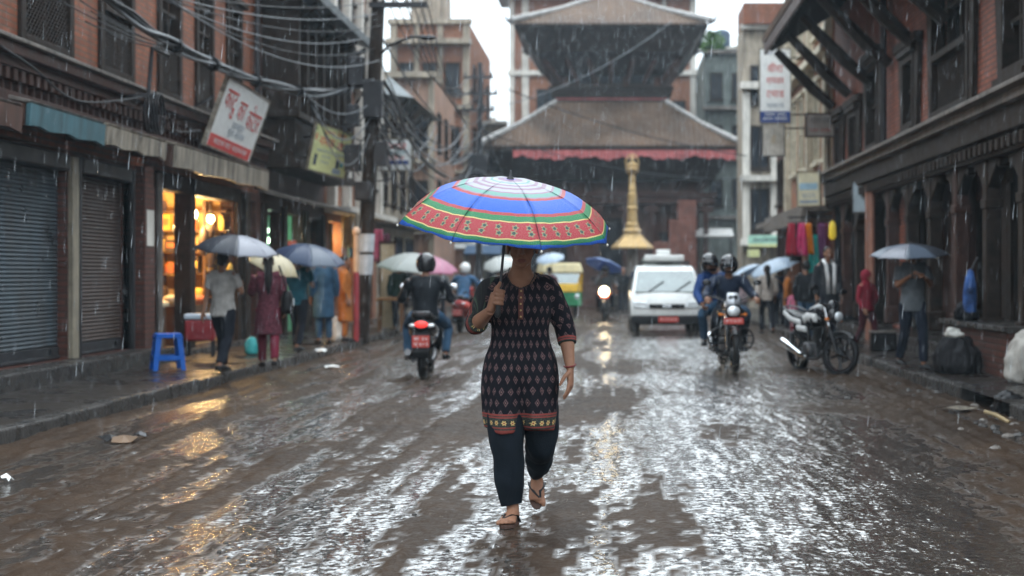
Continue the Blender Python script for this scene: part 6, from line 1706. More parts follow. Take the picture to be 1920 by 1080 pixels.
b = MB(); wv = lerp(g['eL'], g['wL'], .93); pts = [wv + Vector((.031 * math.cos(t), .031 * math.sin(t), .008 * math.sin(t + .6))) for t in np.linspace(0, 2 * PI, 25)]
b.tube(pts, .0045, 7); b.build('bangle', mat('dark red bangle', (.12, .02, .02), .25), wt, smooth=180)
# the umbrella
def brolly_mat():
    m, nt, p, out = new_mat('striped umbrella cloth')
    uv = N(nt, 'ShaderNodeUVMap', uv_map='UVMap'); s = N(nt, 'ShaderNodeSeparateXYZ', {0: uv.outputs[0]}); u, v = s.outputs[0], s.outputs[1]
    G, B_, Rd, Y_, Wp, Wr, Gp = (.012, .15, .055), (.002, .075, .40), (.30, .025, .035), (.5, .38, .15), (.30, .30, .35), (.22, .14, .20), (.10, .25, .22)
    st = [(0, (.2, .15, .4)), (.045, Wr), (.09, Wp), (.13, Gp), (.15, Wp), (.19, Wr), (.215, Wp), (.25, Wr), (.285, Wp), (.33, Wr), (.35, Gp), (.405, Wr), (.42, Rd), (.45, B_), (.62, Rd), (.655, G), (.715, Y_), (.727, Rd), (.9, Y_), (.912, G), (.953, B_)]
    c = RAMP(nt, v, st, 'CONSTANT')
    # floral row in the broad red band: two motifs stacked, five or so per gore
    fu = MA(nt, 'MULTIPLY', u, 5.0); lu = MA(nt, 'SUBTRACT', MA(nt, 'FRACT', fu), .5)
    W_ = MA(nt, 'MULTIPLY', lu, .085)                      # metres across at this radius
    par = MA(nt, 'SUBTRACT', MA(nt, 'MULTIPLY', MA(nt, 'FRACT', MA(nt, 'MULTIPLY', MA(nt, 'FLOOR', fu), .5)), 2.0), .5)
    fl = None; core = None
    for dv, sg in ((.785, 1), (.845, -1)):
        y_ = MA(nt, 'MULTIPLY', MA(nt, 'SUBTRACT', v, dv), .62); x_ = MA(nt, 'ADD', W_, MA(nt, 'MULTIPLY', par, .008 * sg))
        r = MA(nt, 'SQRT', MA(nt, 'ADD', MA(nt, 'POWER', x_, 2.0), MA(nt, 'POWER', y_, 2.0))); a = MA(nt, 'ARCTAN2', y_, x_)
        pet = MA(nt, 'ADD', .0165, MA(nt, 'MULTIPLY', MA(nt, 'COSINE', MA(nt, 'MULTIPLY', a, 5.0)), .0045))
        f1 = MA(nt, 'LESS_THAN', r, pet); c1 = MA(nt, 'LESS_THAN', r, .0095)
        fl = f1 if fl is None else MA(nt, 'MAXIMUM', fl, f1); core = c1 if core is None else MA(nt, 'MAXIMUM', core, c1)
    inb = MA(nt, 'MULTIPLY', MA(nt, 'GREATER_THAN', v, .735), MA(nt, 'LESS_THAN', v, .895))
    c = MIX(nt, MA(nt, 'MULTIPLY', fl, inb), c, (.21, .18, .10)); c = MIX(nt, MA(nt, 'MULTIPLY', core, inb), c, (.012, .05, .045))
    wv = N(nt, 'ShaderNodeTexNoise', {'Vector': N(nt, 'ShaderNodeMapping', {'Vector': uv.outputs[0], 'Scale': (90, 160, 1)}).outputs[0], 'Scale': 1.0, 'Detail': 2.0})
    c = MIX(nt, RAMP(nt, wv.outputs[0], [(.45, 0.0), (.7, .35)]), c, MIX(nt, .5, c, (.6, .6, .55)))
    sm_ = MA(nt, 'GREATER_THAN', MA(nt, 'ABSOLUTE', MA(nt, 'SUBTRACT', MA(nt, 'FRACT', u), .5)), .4925)
    c = MIX(nt, MA(nt, 'MULTIPLY', sm_, .6), c, (.02, .02, .03))
    nt.links.new(c, p.inputs['Base Color']); p.inputs['Roughness'].default_value = .4; p.inputs['Specular IOR Level'].default_value = .18
    dr = N(nt, 'ShaderNodeTexVoronoi', {'Vector': N(nt, 'ShaderNodeMapping', {'Vector': uv.outputs[0], 'Scale': (26, 34, 1)}).outputs[0], 'Scale': 1.0})
    hb_ = RAMP(nt, dr.outputs['Distance'], [(.0, 1.0), (.3, 0.0)])
    nt.links.new(N(nt, 'ShaderNodeBump', {'Height': hb_, 'Strength': .25, 'Distance': .004}).outputs[0], p.inputs['Normal'])
    tr = N(nt, 'ShaderNodeBsdfTranslucent', {'Color': c}); mx = N(nt, 'ShaderNodeMixShader', {0: .22, 1: p.outputs[0], 2: tr.outputs[0]})
    nt.links.new(mx.outputs[0], out.inputs['Surface'])
    return m
umbrella('bright umbrella striped in blue, red and green with a floral band, held over the woman', WO + SH0, WO + SH1 + Vector((-.012, 0, -.025)),   .58, .25, brolly_mat(), spin=R(-1), handle_len=.05, up=(.095, -.225, 1), scal=.03)
# ---------------------------------------------------------------- vehicles
M['bike_black'] = mat('black bike paint', (.012, .012, .014), .14, var=.2, coat=.6)
M['engine'] = mat('engine alloy', (.12, .12, .125), .35, .8, var=.35, vs=14)
M['chrome'] = mat('bright metal', (.72, .73, .75), .16, .95, var=.1)
M['silver'] = mat('silver plastic', (.42, .44, .47), .25, .4)
M['tyre'] = mat('wet tyre', (.014, .014, .015), .45, var=.4, vs=20, bump=.3, bs=60)
M['seatm'] = mat('black vinyl', (.014, .014, .015), .3, bump=.2, bs=90)
M['plate_red'] = mat('red number plate', (.52, .07, .055), .4, var=.1)
M['amber'] = mat('amber lens', (.7, .2, .03), .2)
M['red_lens'] = mat('red lens', (.42, .015, .02), .15, coat=.5)
M['lens'] = mat('clear lamp lens', (.7, .74, .76), .08, .3)
M['headlit'] = emit_mat('lit headlamp', (1.0, .82, .5), 30)
M['tail_lit'] = emit_mat('lit tail lamp', (1.0, .05, .04), 1.2)
LX = Matrix.Rotation(PI / 2, 4, 'Y')
def wheel(root, c, r, w, spokes=5, M0=None, tw=None):
    A = Matrix.Translation(c) @ LX
    if M0 is not None: A = M0 @ A
    rr = r - w * .62
    b = MB(); b.lathe([(rr - .025, -w * .3), (rr, -w * .42), (rr + .008, -w * .42), (rr + .008, w * .42), (rr, w * .42), (rr - .025, w * .3), (rr - .025, -w * .3)], 36, M=A, cap=False)
    b.lathe([(.02, -w * .7), (.035, -w * .6), (.045, -w * .3), (.045, w * .3), (.035, w * .6), (.02, w * .7)], 16, M=A)
    for k in range(spokes):
        a = 2 * PI * k / spokes
        for da in (-.09, .09):
            b.tube([A @ Vector((.035 * math.cos(a), .035 * math.sin(a), 0)), A @ Vector(((rr - .01) * math.cos(a + da), (rr - .01) * math.sin(a + da), 0))], [.016, .011], 6)
    o = b.build('wheel', M['bike_black'], root, smooth=45)
    b = MB(); b.lathe([(rr, -w * .42), (rr + w * .3, -w * .5), (r - .012, -w * .34), (r, -w * .1), (r, w * .1), (r - .012, w * .34), (rr + w * .3, w * .5), (rr, w * .42)], 40, M=A, cap=False)
    b.build('tyre', M['tyre'], o, smooth=60)
    b = MB(); b.lathe([(.05, w * .62), (.12, w * .62), (.12, w * .68), (.05, w * .68)], 24, M=A, cap=False); b.build('brake_disc', M['engine'], o, smooth=40)
    return o
def plate(root, c, w, h, text, rot=0., tilt=0.):
    A = Matrix.Translation(c) @ Matrix.Rotation(rot, 4, 'Z') @ Matrix.Rotation(PI / 2 + tilt, 4, 'X')
    b = MB(); b.box(-w / 2, w / 2, -h / 2, h / 2, -.006, 0, M=A); o = b.build('number_plate', M['plate_red'], root, bevel=.004)
    b = MB()
    for i, tx_ in enumerate(text):
        fit_text(b, tx_, h * .42 if len(text) > 1 else h * .62, A @ Matrix.Translation((0, (.22 * h if i == 0 else -.22 * h) if len(text) > 1 else 0, .002)), width=w * .8)
    if b.v: b.build('lettering', M['white_paint'], o)
    return o
def motorbike(label, loc, rot, steer=0., tank='bike_black', headlit=False, text=('बा ९२ प',), guard=True, group=None, visor=True, lean=0., lp=True):
    t = thing('motorcycle', label, 'motorcycle', loc, rot, group)
    if lean: t.rotation_euler = (0, lean, rot)
    # steering: rotate the front about the steering axis
    pv = Vector((0, -.36, .95)); axs = Vector((0, .42, 1)).normalized()
    S = Matrix.Translation(pv) @ Matrix.Rotation(steer, 4, axs) @ Matrix.Translation(-pv)
    fw = Vector((0, -.67, .31)); rw = Vector((0, .62, .31))
    wheel(t, fw, .31, .095, 5, S); wheel(t, rw, .31, .115, 5)
    for sx in (-1, 1):
        b = MB(); b.tube([S @ Vector((sx * .095, -.67, .31)), S @ Vector((sx * .095, -.50, .70))], .024, 10); f = b.build('fork', M['bike_black'], t, smooth=60)
        b = MB(); b.tube([S @ Vector((sx * .095, -.51, .68)), S @ Vector((sx * .095, -.40, .97))], .018, 10); b.build('stanchion', M['chrome'], f, smooth=60)
    b = MB()
    for i in range(12):
        a0 = -.35 + i * .185
        p0, p1 = a0 + PI * .16, a0 + .19 + PI * .16
        c = []
        for a in (p0, p1):
            for x_, dr in ((-.065, -.02), (0, .012), (.065, -.02)):
                c.append(S @ (fw + Vector((x_, math.cos(a) * (.335 + dr) * 1, math.sin(a) * (.335 + dr)))))
        b.add(c, [(0, 1, 4, 3), (1, 2, 5, 4)])
    b.build('front_fender', M['bike_black'], t, smooth=180, solid=.006)
    # head: lamp cowl, lens, visor, meters
    b = MB(); b.ell((0, 0, 0), (.125, .10, .12), M=S @ Matrix.Translation((0, -.52, .86))); b.ell((0, 0, 0), (.10, .08, .10), M=S @ Matrix.Translation((0, -.49, .99)))
    cw = vox(b, 'headlight_cowl', .012, M[tank], t, it=3)
    b = MB(); b.ell((0, 0, 0), (.088, .045, .072), M=S @ Matrix.Translation((0, -.595, .85)), n=20); b.build('headlight', M['headlit' if headlit else 'lens'], cw, smooth=180)
    if visor:
        b = MB(); vs = []
        for i in range(7):
            x_ = -.10 + i * .2 / 6
            for z_, y_, k_ in ((.90, -.60, 1.0), (1.0, -.575, .95), (1.10, -.52, .7)):
                vs.append(S @ Vector((x_ * k_, y_ + abs(x_) * .35, z_)))
        b.add(vs, [(3 * i + j, 3 * i + 3 + j, 3 * i + 4 + j, 3 * i + 1 + j) for i in range(6) for j in range(2)]); b.build('visor', M['silver'], t, smooth=180, solid=.006)
    b = MB(); hb_ = [S @ Vector(v) for v in ((-.37, -.33, 1.03), (-.24, -.38, 1.04), (-.1, -.42, .99), (.1, -.42, .99), (.24, -.38, 1.04), (.37, -.33, 1.03))]
    b.tube(catmull([tuple(v) for v in hb_], 4), .012, 8); h = b.build('handlebar', M['bike_black'], t, smooth=60)
    for sx in (-1, 1):
        b = MB(); b.tube([S @ Vector((sx * .26, -.375, 1.04)), S @ Vector((sx * .375, -.328, 1.03))], .019, 10); b.build('grip', M['black'], h, smooth=60)
        b = MB(); b.tube([S @ Vector((sx * .24, -.385, 1.04)), S @ Vector((sx * .29, -.40, 1.16)), S @ Vector((sx * .33, -.39, 1.22))], .006, 6); b.ell(S @ Vector((sx * .35, -.40, 1.24)), (.062, .014, .042)); m_ = b.build('mirror', M['bike_black'], t, smooth=60)
        b = MB(); b.ell(S @ Vector((sx * .35, -.388, 1.24)), (.054, .006, .035)); b.build('mirror_glass', M['chrome'], m_, smooth=180)
        b = MB(); b.tube([S @ Vector((sx * .07, -.5, .80)), S @ Vector((sx * .15, -.51, .80))], .008, 6); b.ell(S @ Vector((sx * .17, -.51, .80)), (.028, .025, .022)); b.build('indicator', M['amber'], t, smooth=180)
    # tank, seat, tail
    b = MB(); sm = catmull([(0, -.36, .88, .09, .09), (0, -.27, .91, .135, .12), (0, -.08, .89, .15, .115), (0, .08, .83, .10, .075), (0, .13, .80, .06, .05)], 5)
    b.tube([q[:3] for q in sm], [(q[3], q[4]) for q in sm], 20, lat=(1, 0, 0))
    for sx in (-1, 1): b.tube([(sx * .10, -.40, .80), (sx * .155, -.24, .82), (sx * .12, -.05, .78)], [.03, .06, .03], 10)
    tk = vox(b, 'fuel_tank', .014, M[tank], t, it=3)
    b = MB(); b.lathe([(.035, 0), (.035, .012), (.02, .016)], 14, M=Matrix.Translation((0, -.18, 1.02))); b.build('filler_cap', M['chrome'], tk, smooth=40)
    b = MB(); sm = catmull([(0, .06, .83, .09, .03), (0, .22, .81, .13, .045), (0, .42, .84, .135, .045), (0, .62, .88, .12, .04), (0, .74, .91, .08, .025)], 4)
    b.tube([q[:3] for q in sm], [(q[3], q[4]) for q in sm], 16, lat=(1, 0, 0)); b.build('seat', M['seatm'], t, smooth=180)
    b = MB(); sm = catmull([(0, .2, .74, .11, .05), (0, .45, .76, .115, .055), (0, .68, .83, .10, .05), (0, .86, .90, .06, .03)], 4)
    b.tube([q[:3] for q in sm], [(q[3], q[4]) for q in sm], 14, lat=(1, 0, 0)); tl_ = b.build('tail', M[tank], t, smooth=180)
    b = MB(); b.ell((0, .87, .89), (.06, .03, .03)); b.build('tail_light', M['red_lens'], tl_, smooth=180)
    for sx in (-1, 1):
        b = MB(); b.hexa([(sx * .105, .0, .56), (sx * .125, .42, .6), (sx * .14, .42, .6), (sx * .13, 0, .56), (sx * .12, .05, .77), (sx * .11, .46, .77), (sx * .125, .46, .77), (sx * .14, .05, .77)]); b.build('side_panel', M['silver' if tank != 'bike_black' else 'bike_black'], t, bevel=.012)
        b = MB(); b.tube([(sx * .13, .55, .60), (sx * .13, .62, .32)], [.03, .022], 10); b.build('shock_absorber', M['engine'], t, smooth=50)
    b = MB(); b.tube([(-.05, .88, .97), (-.12, .72, .95), (-.13, .5, .9)], .012, 7); b.tube([(.05, .88, .97), (.12, .72, .95), (.13, .5, .9)], .012, 7); b.tube([(-.05, .88, .97), (.05, .88, .97)], .012, 7); b.build('grab_rail', M['engine'], t, smooth=60)
    # engine and frame
    b = MB(); b.box(-.13, .13, -.16, .2, .26, .46); b.lathe([(.11, -.17), (.12, -.15), (.12, .15), (.11, .17)], 18, M=Matrix.Translation((0, .06, .35)) @ LX)
    b.build('crankcase', M['engine'], t, bevel=.03)
    b = MB()
    for i in range(8): b.box(-.105, .105, -.20, -.03, .45 + i * .026, .462 + i * .026)
    b.box(-.07, .07, -.17, -.06, .45, .68); b.build('cylinder_fins', M['engine'], t)
    b = MB()
    for sx in (-.06, .06):
        b.tube([(sx * .5, -.38, .92), (sx, -.3, .6), (sx, -.24, .28), (sx, .15, .24), (sx, .3, .35), (sx, .35, .72), (sx, .0, .76), (sx * .5, -.36, .86)], .018, 8)
        b.tube([(sx, .25, .35), (sx * 1.6, .62, .31)], .022, 8)
    b.build('frame', M['bike_black'], t, smooth=60)
    b = MB(); b.tube(catmull([(-.05, -.2, .52), (-.06, -.30, .40), (-.12, -.22, .24), (-.15, .1, .24)], 5), .02, 10); ex = b.build('exhaust_pipe', M['engine'], t, smooth=180)
    b = MB(); b.tube([(-.15, .08, .24), (-.17, .2, .27), (-.185, .62, .42), (-.19, .74, .465), (-.19, .76, .47)], [.03, .052, .06, .052, .02], 14); b.build('muffler', M['chrome'], ex, smooth=50)
    for sx in (-1, 1):
        b = MB(); b.tube([(sx * .1, .12, .3), (sx * .27, .12, .3)], .017, 8); b.tube([(sx * .12, .46, .4), (sx * .26, .46, .4)], .015, 8); b.build('foot_peg', M['black'], t)
    if guard:
        for sx in (-1, 1):
            b = MB(); b.tube(catmull([(sx * .06, -.26, .62), (sx * .22, -.34, .60), (sx * .3, -.34, .5), (sx * .29, -.33, .38), (sx * .2, -.3, .3), (sx * .06, -.22, .28)], 4), .014, 8)
            b.tube([(sx * .08, -.29, .5), (sx * .3, -.34, .5)], .012, 6); b.tube([(sx * .08, -.28, .4), (sx * .29, -.335, .4)], .012, 6)
            b.build('leg_guard', M['bike_black'], t, smooth=60)
    if lp: plate(t, S @ Vector((0, -.62, .715)), .27, .085, text, rot=steer)
    b = MB(); b.tube([(.12, .1, .26), (.2, .16, .02)], .012, 6) if lean else None
    if b.v: b.build('side_stand', M['engine'], t)
    return t
def scooter(label, loc, rot, body='bike_black', text=('बा ३७', 'प ४०२'), group=None, lit=True):
    t = thing('scooter', label, 'scooter', loc, rot, group)
    wheel(t, (0, -.62, .23), .23, .095, 5); wheel(t, (0, .58, .23), .23, .11, 5)
    b = MB(); sm = catmull([(0, .05, .5, .14, .12), (0, .2, .6, .18, .17), (0, .45, .62, .2, .16), (0, .7, .66, .17, .12), (0, .86, .72, .09, .06)], 5)
    b.tube([q[:3] for q in sm], [(q[3], q[4]) for q in sm], 20, lat=(1, 0, 0)); bd = vox(b, 'rear_body', .014, M[body], t, it=3)
    b = MB(); b.box(-.14, .14, -.35, .12, .27, .33); b.build('floorboard', M['black'], t, bevel=.02)
    b = MB(); vs = []
    for z_, y_, w_ in ((.3, -.36, .15), (.5, -.42, .2), (.75, -.42, .21), (.95, -.38, .12)):
        for i in range(7):
            x_ = -w_ + i * w_ / 3; vs.append((x_, y_ + abs(x_) * .4 * abs(x_) / w_, z_))
    b.add(vs, [(7 * j + i, 7 * j + i + 1, 7 * j + i + 8, 7 * j + i + 7) for j in range(3) for i in range(6)]); b.build('front_apron', M[body], t, smooth=180, solid=.02)
    b = MB(); b.tube([(0, -.62, .23), (0, -.5, .5), (0, -.40, .95)], [.03, .035, .04], 8); b.build('fork', M['bike_black'], t, smooth=60)
    b = MB(); b.ell((0, -.63, .33), (.085, .23, .14)); b.build('front_fender', M[body], t, smooth=180)
    b = MB(); b.ell((0, -.40, 1.0), (.16, .08, .07)); hd = b.build('handlebar_cowl', M[body], t, smooth=180)
    b = MB(); b.tube([(-.34, -.32, 1.03), (-.16, -.38, 1.02), (.16, -.38, 1.02), (.34, -.32, 1.03)], .017, 8); b.build('handlebar', M['black'], t, smooth=60)
    for sx in (-1, 1):
        b = MB(); b.tube([(sx * .2, -.37, 1.03), (sx * .29, -.36, 1.14)], .007, 6); b.ell((sx * .335, -.36, 1.185), (.068, .02, .055)); mi_ = b.build('mirror', M['bike_black'], t, smooth=180)
        b = MB(); b.ell((sx * .335, -.342, 1.185), (.06, .008, .047)); b.build('mirror_glass', M['chrome'], mi_, smooth=180)
        b = MB(); b.ell((sx * .115, .84, .70), (.05, .03, .026)); b.build('indicator', M['lens'], t, smooth=180)
        b = MB(); b.tube([(sx * .11, .3, .35), (sx * .13, .58, .28), (sx * .12, .66, .24)], [.05, .05, .03], 8); b.build('engine_cover', M['engine'], t, smooth=60)
    b = MB(); sm = catmull([(0, .0, .74, .11, .03), (0, .2, .77, .155, .045), (0, .5, .8, .165, .05), (0, .78, .83, .12, .035)], 4); b.tube([q[:3] for q in sm], [(q[3], q[4]) for q in sm], 18, lat=(1, 0, 0)); b.build('seat', M['seatm'], t, smooth=180)
    b = MB(); b.tube([(-.12, .72, .84), (-.1, .9, .87), (.1, .9, .87), (.12, .72, .84)], .015, 8); b.build('grab_rail', M['engine'], t, smooth=60)
    b = MB(); b.ell((0, .885, .715), (.085, .03, .045)); b.build('tail_light', M['tail_lit' if lit else 'red_lens'], t, smooth=180)
    b = MB(); b.hexa([(-.1, .78, .5), (.1, .78, .5), (.1, .86, .28), (-.1, .86, .28), (-.12, .84, .62), (.12, .84, .62), (.11, .93, .36), (-.11, .93, .36)]); b.build('mudguard', M['black'], t, bevel=.02)
    plate(t, (0, .955, .50), .22, .15, text, rot=PI, tilt=.12)
    b = MB(); b.tube([(.13, .2, .28), (.17, .55, .3), (.18, .8, .36)], [.03, .05, .045], 10); b.build('muffler', M['engine'], t, smooth=50)
    return t
dst = thing  # (kept short below)
navyj = cloth('navy rain jacket', (.016, .024, .045), .4); blackj = cloth('black jacket', (.010, .012, .015), .4)
bluej = cloth('bright blue jacket', (.015, .045, .15), .45); denim = cloth('blue denim', (.035, .075, .13)); darkp = cloth('dark trousers', (.012, .014, .02))
greysh = cloth('grey shirt', (.30, .285, .27)); teal = cloth('teal shirt', (.02, .11, .15)); maroon = cloth('maroon print', (.10, .03, .042), var=.7, vs=40)
wine = cloth('wine leggings', (.13, .015, .03)); greytee = cloth('grey tee', (.10, .11, .12)); redj = cloth('red jacket', (.28, .018, .03)); beige = cloth('beige top', (.42, .37, .33))
whitec = cloth('white cloth', (.6, .6, .6)); orangec = cloth('rust cloth', (.35, .12, .03)); pinkc = cloth('pink cloth', (.5, .14, .22)); bluec = cloth('pale blue shirt', (.13, .22, .33))
def place(px, py, z=0.0):
    v = gnd(px, py, z); return v
# rider pair coming toward the viewer
v = place(1373, 700)
mb_ = motorbike('black motorcycle with silver visor and red front plate, ridden through the water by two people', v + Vector((0, .62, .0)), R(2), text=('बा प ४८२९',))
person('helmeted rider in navy jacket steering the two-up motorcycle', mb_.location, R(2), J=[RIDE], top=navyj, pants=darkp, sleeve=1.95, helmet=M['helmet_black'], curlL=.9, curlR=.9, latL=(1, 0, 0), latR=(-1, 0, 0), vx=.012, pitch=.05)
PILL = dict(RIDE); PILL.update({k: (v_[0], v_[1], v_[2]) for k, v_ in RIDE.items()})
P2J = dict(pel=(-.05, .48, .90), wai=(-.07, .47, 1.02), che=(-.13, .42, 1.22), nec=(-.17, .38, 1.40), hed=(-.235, .34, 1.50), sL=(.02, .4, 1.33), eL=(.12, .25, 1.12), wL=(.1, .06, 1.05),
           sR=(-.33, .42, 1.33), eR=(-.42, .3, 1.08), wR=(-.37, .06, .93), hL=(.07, .46, .89), kL=(.27, .12, .80), aL=(.24, .34, .44), hR=(-.15, .46, .89), kR=(-.36, .10, .80), aR=(-.31, .34, .42))
person('helmeted pillion passenger in bright blue jacket leaning out behind the rider', mb_.location, R(2), J=[RIDE, P2J], top=bluej, pants=denim, sleeve=1.95, helmet=M['helmet_black'], curlL=.8, curlR=.8, vx=.012)
# scooter going away
v = place(788, 711)
sc_ = scooter('black scooter with glowing tail lamp and pale red plate riding away', v + Vector((0, .62, 0)), PI + R(3))
SCR = dict(RIDE); 
person('rider in black jacket, jeans and black helmet seen from behind on the scooter', sc_.location, PI + R(3), J=[RIDE, dict(pel=(0, .26, .83), wai=(0, .25, .95), che=(0, .2, 1.16), nec=(0, .15, 1.345), hed=(0, .10, 1.48), sL=(.19, .17, 1.27), sR=(-.19, .17, 1.27), eL=(.33, .05, 1.03), eR=(-.33, .05, 1.03), wL=(.33, -.26, 1.04), wR=(-.33, -.26, 1.04),
       hL=(.11, .2, .82), hR=(-.11, .2, .82), kL=(.27, -.18, .66), kR=(-.27, -.18, .66), aL=(.25, -.02, .30), aR=(-.25, -.02, .30))],
       top=blackj, pants=denim, sleeve=1.95, fit=1.12, helmet=M['helmet_black'], curlL=.9, curlR=.9, latL=(1, 0, 0), latR=(-1, 0, 0), vx=.012)
v = place(866, 626)
s2_ = scooter('small red and white scooter far up the street beside the kerb', v + Vector((0, .6, 0)), PI - R(4), body='plate_red', lit=False)
person('rider in blue jacket and white helmet on the far red scooter', s2_.location, PI - R(4), J=[RIDE, dict(pel=(0, .26, .83), kL=(.25, -.18, .66), kR=(-.25, -.18, .66), aL=(.22, -.02, .30), aR=(-.22, -.02, .30))], top=cloth('blue jacket', (.05, .11, .2), .5), pants=darkp, sleeve=1.95, helmet=M['helmet_white'], vx=.015)
# motorcycle with its headlamp lit, rider under a blue umbrella
v = place(1135, 602)
m3 = motorbike('far motorcycle with a lit yellow headlamp approaching under a blue umbrella', v + Vector((0, .62, 0)), R(-3), headlit=True, guard=False, visor=False)
ld = bpy.data.lights.new('headlamp', 'SPOT'); ld.energy = 900; ld.spot_size = R(70); ld.spot_blend = .6; ld.color = (1, .8, .5); ld.shadow_soft_size = .08
lo = bpy.data.objects.new('headlamp', ld); COL.objects.link(lo); lo.parent = m3; lo.location = (0, -.70, .85); lo.rotation_euler = (R(84), 0, 0)
b = MB(); b.ell((0, -.66, .86), (.14, .04, .14)); b.build('headlight', M['headlit'], m3, smooth=180)
tp_, gg, kk = person('rider in grey raincoat under the blue umbrella behind the lit headlamp', m3.location, R(-3), J=[RIDE, dict(eR=(-.26, -.05, 1.1), wR=(-.13, -.18, 1.26))], top=cloth('grey raincoat', (.1, .11, .12), .4), pants=darkp, sleeve=1.95, helmet=M['silver'], vx=.015)
ap = at(1135, 489, m3.location.y - .05)
umbrella('flat blue umbrella over the far motorcycle rider', wpt(tp_, (-.13, -.2, 1.3)), ap, .60, .17, F['blue'], spin=.3, detail=False)
# parked motorcycle
pk = motorbike('black motorcycle with white panels parked at the kerb, front wheel turned', (2.83, 19.55, .0), R(20), steer=R(27), tank='bike_black', lean=R(-5), lp=False, guard=False, visor=False)
pk.scale = (.93, .93, .93)
for n_, pts, w_ in (('tank_shroud', [(-.17, -.36, .84), (-.19, -.12, .86), (-.15, .06, .80)], (.02, .06)), ('tail_stripe', [(-.14, .2, .76), (-.145, .5, .80), (-.11, .78, .89)], (.014, .04)), ('side_stripe', [(-.15, .02, .66), (-.155, .3, .68)], (.012, .045))):
    b = MB(); b.tube(pts, [w_] * len(pts), 10, lat=(1, 0, 0)); b.build(n_, M['white_paint'], pk, smooth=60)
# white van
v = place(1250, 629)
M['van_white'] = mat('white van paint', (.70, .71, .70), .22, var=.05, coat=.5, streak=.15)
M['van_glass'] = mat('wet windscreen', (.10, .14, .14), .06, spec=.9, coat=.6)
vn = thing('van', 'white van with a sign and rack on its roof driving toward the viewer', 'van', v, R(1))
prof = [(-.06, .30, .76), (-.10, .50, .80), (-.04, .76, .80), (.10, .93, .79), (.62, 1.44, .69), (.80, 1.545, .64), (1.4, 1.58, .64), (2.6, 1.57, .64), (3.0, 1.50, .66), (3.2, .95, .76), (3.22, .35, .76)]
b = MB(); NX = 8; vs = []
for y, z, w_ in prof:
    for i in range(NX + 1):
        x_ = -1 + 2 * i / NX; vs.append((x_ * w_, y + .07 * x_ ** 4 * (1 if y < 1 else -1), z - .025 * x_ ** 4))
b.add(vs, [(j * (NX + 1) + i, j * (NX + 1) + i + 1, (j + 1) * (NX + 1) + i + 1, (j + 1) * (NX + 1) + i) for j in range(len(prof) - 1) for i in range(NX)])
for sx, e in ((-1, 0), (1, NX)):
    ids = [j * (NX + 1) + e for j in range(len(prof))]
    b.f.append(tuple(ids)); b.m.append(0)
b.f.append(tuple([i for i in range(NX + 1)] + [(len(prof) - 1) * (NX + 1) + i for i in range(NX, -1, -1)])); b.m.append(0)
b.build('body', M['van_white'], vn, smooth=40, bevel=.02)
def vquad(name, pts, m, parent=vn, solid=.012):
    b = MB(); b.add(pts, [tuple(range(len(pts)))]); return b.build(name, m, parent, solid=solid)
ws = vquad('windscreen', [(-.70, .125, .965), (.70, .125, .965), (.62, .60, 1.425), (-.62, .60, 1.425)], M['van_glass'], solid=.025)
for x0 in (-.35, .25):
    b = MB(); b.tube([(x0 - .05, .10, .97), (x0 + .30, .33, 1.2)], .014, 6); b.build('wiper', M['black'], ws)
for sx in (-1, 1):
    vquad('side_window', [(sx * .80, .42, .98), (sx * .80, 1.2, .98), (sx * .69, 1.2, 1.42), (sx * .70, .72, 1.40)], M['pane'], solid=.03)
    vquad('side_window', [(sx * .80, 1.3, .98), (sx * .80, 2.6, .98), (sx * .69, 2.6, 1.42), (sx * .69, 1.3, 1.42)], M['pane'], solid=.03)
    b = MB(); b.hexa([(sx * .42, -.115, .60), (sx * .74, -.06, .60), (sx * .74, .02, .60), (sx * .42, .0, .60), (sx * .45, -.09, .76), (sx * .76, -.02, .77), (sx * .76, .05, .77), (sx * .45, .0, .76)]); b.build('headlight', M['lens'], vn, bevel=.03)
    b = MB(); b.tube([(sx * .78, .35, 1.0), (sx * .92, .25, 1.02)], .015, 6); b.box(sx * .95 - .09, sx * .95 + .09, .2, .27, .95, 1.13); b.build('side_mirror', M['black'], vn, bevel=.02)
    for y in (.55, 2.55):
        A = Matrix.Translation((sx * .68, y, .29)) @ LX; b = MB(); b.lathe([(.16, -.09), (.25, -.09), (.285, -.06), (.285, .06), (.25, .09), (.16, .09)], 28, M=A); wo_ = b.build('wheel', M['tyre'], vn, smooth=50)
        b = MB(); b.lathe([(.02, -.095), (.15, -.097), (.16, -.08)], 20, M=A); b.lathe([(.02, .095), (.15, .097), (.16, .08)], 20, M=A); b.build('rim', M['engine'], wo_, smooth=50)
b = MB(); b.box(-.79, .79, -.17, .05, .24, .45); b.build('bumper', M['black'], vn, bevel=.04)
b = MB(); b.box(-.4, .4, -.125, -.05, .60, .70); b.build('grille', M['black'], vn, bevel=.02)
b = MB(); b.box(-.1, .1, -.135, -.126, .62, .68); b.build('badge', M['chrome'], vn, bevel=.01)
plate(vn, (.03, -.19, .36), .44, .12, ('बा १ च ७०२४',))
b = MB()
for sx in (-1, 1): b.tube([(sx * .55, .85, 1.64), (sx * .55, 2.5, 1.64)], .02, 6)
for y in (.9, 1.4, 1.95, 2.45): b.tube([(-.55, y, 1.64), (.55, y, 1.64)], .016, 6); b.tube([(-.55, y, 1.56), (-.55, y, 1.66)], .016, 6); b.tube([(.55, y, 1.56), (.55, y, 1.66)], .016, 6)
b.build('roof_rack', M['iron'], vn, smooth=60)
b = MB(); b.box(-.45, .45, .9, 1.25, 1.66, 1.80); b.build('roof_sign', M['white_paint'], vn, bevel=.03)
b = MB(); b.box(-.16, .16, 1.3, 1.6, 1.66, 1.93); b.build('roof_box', M['white_paint'], vn, bevel=.03)
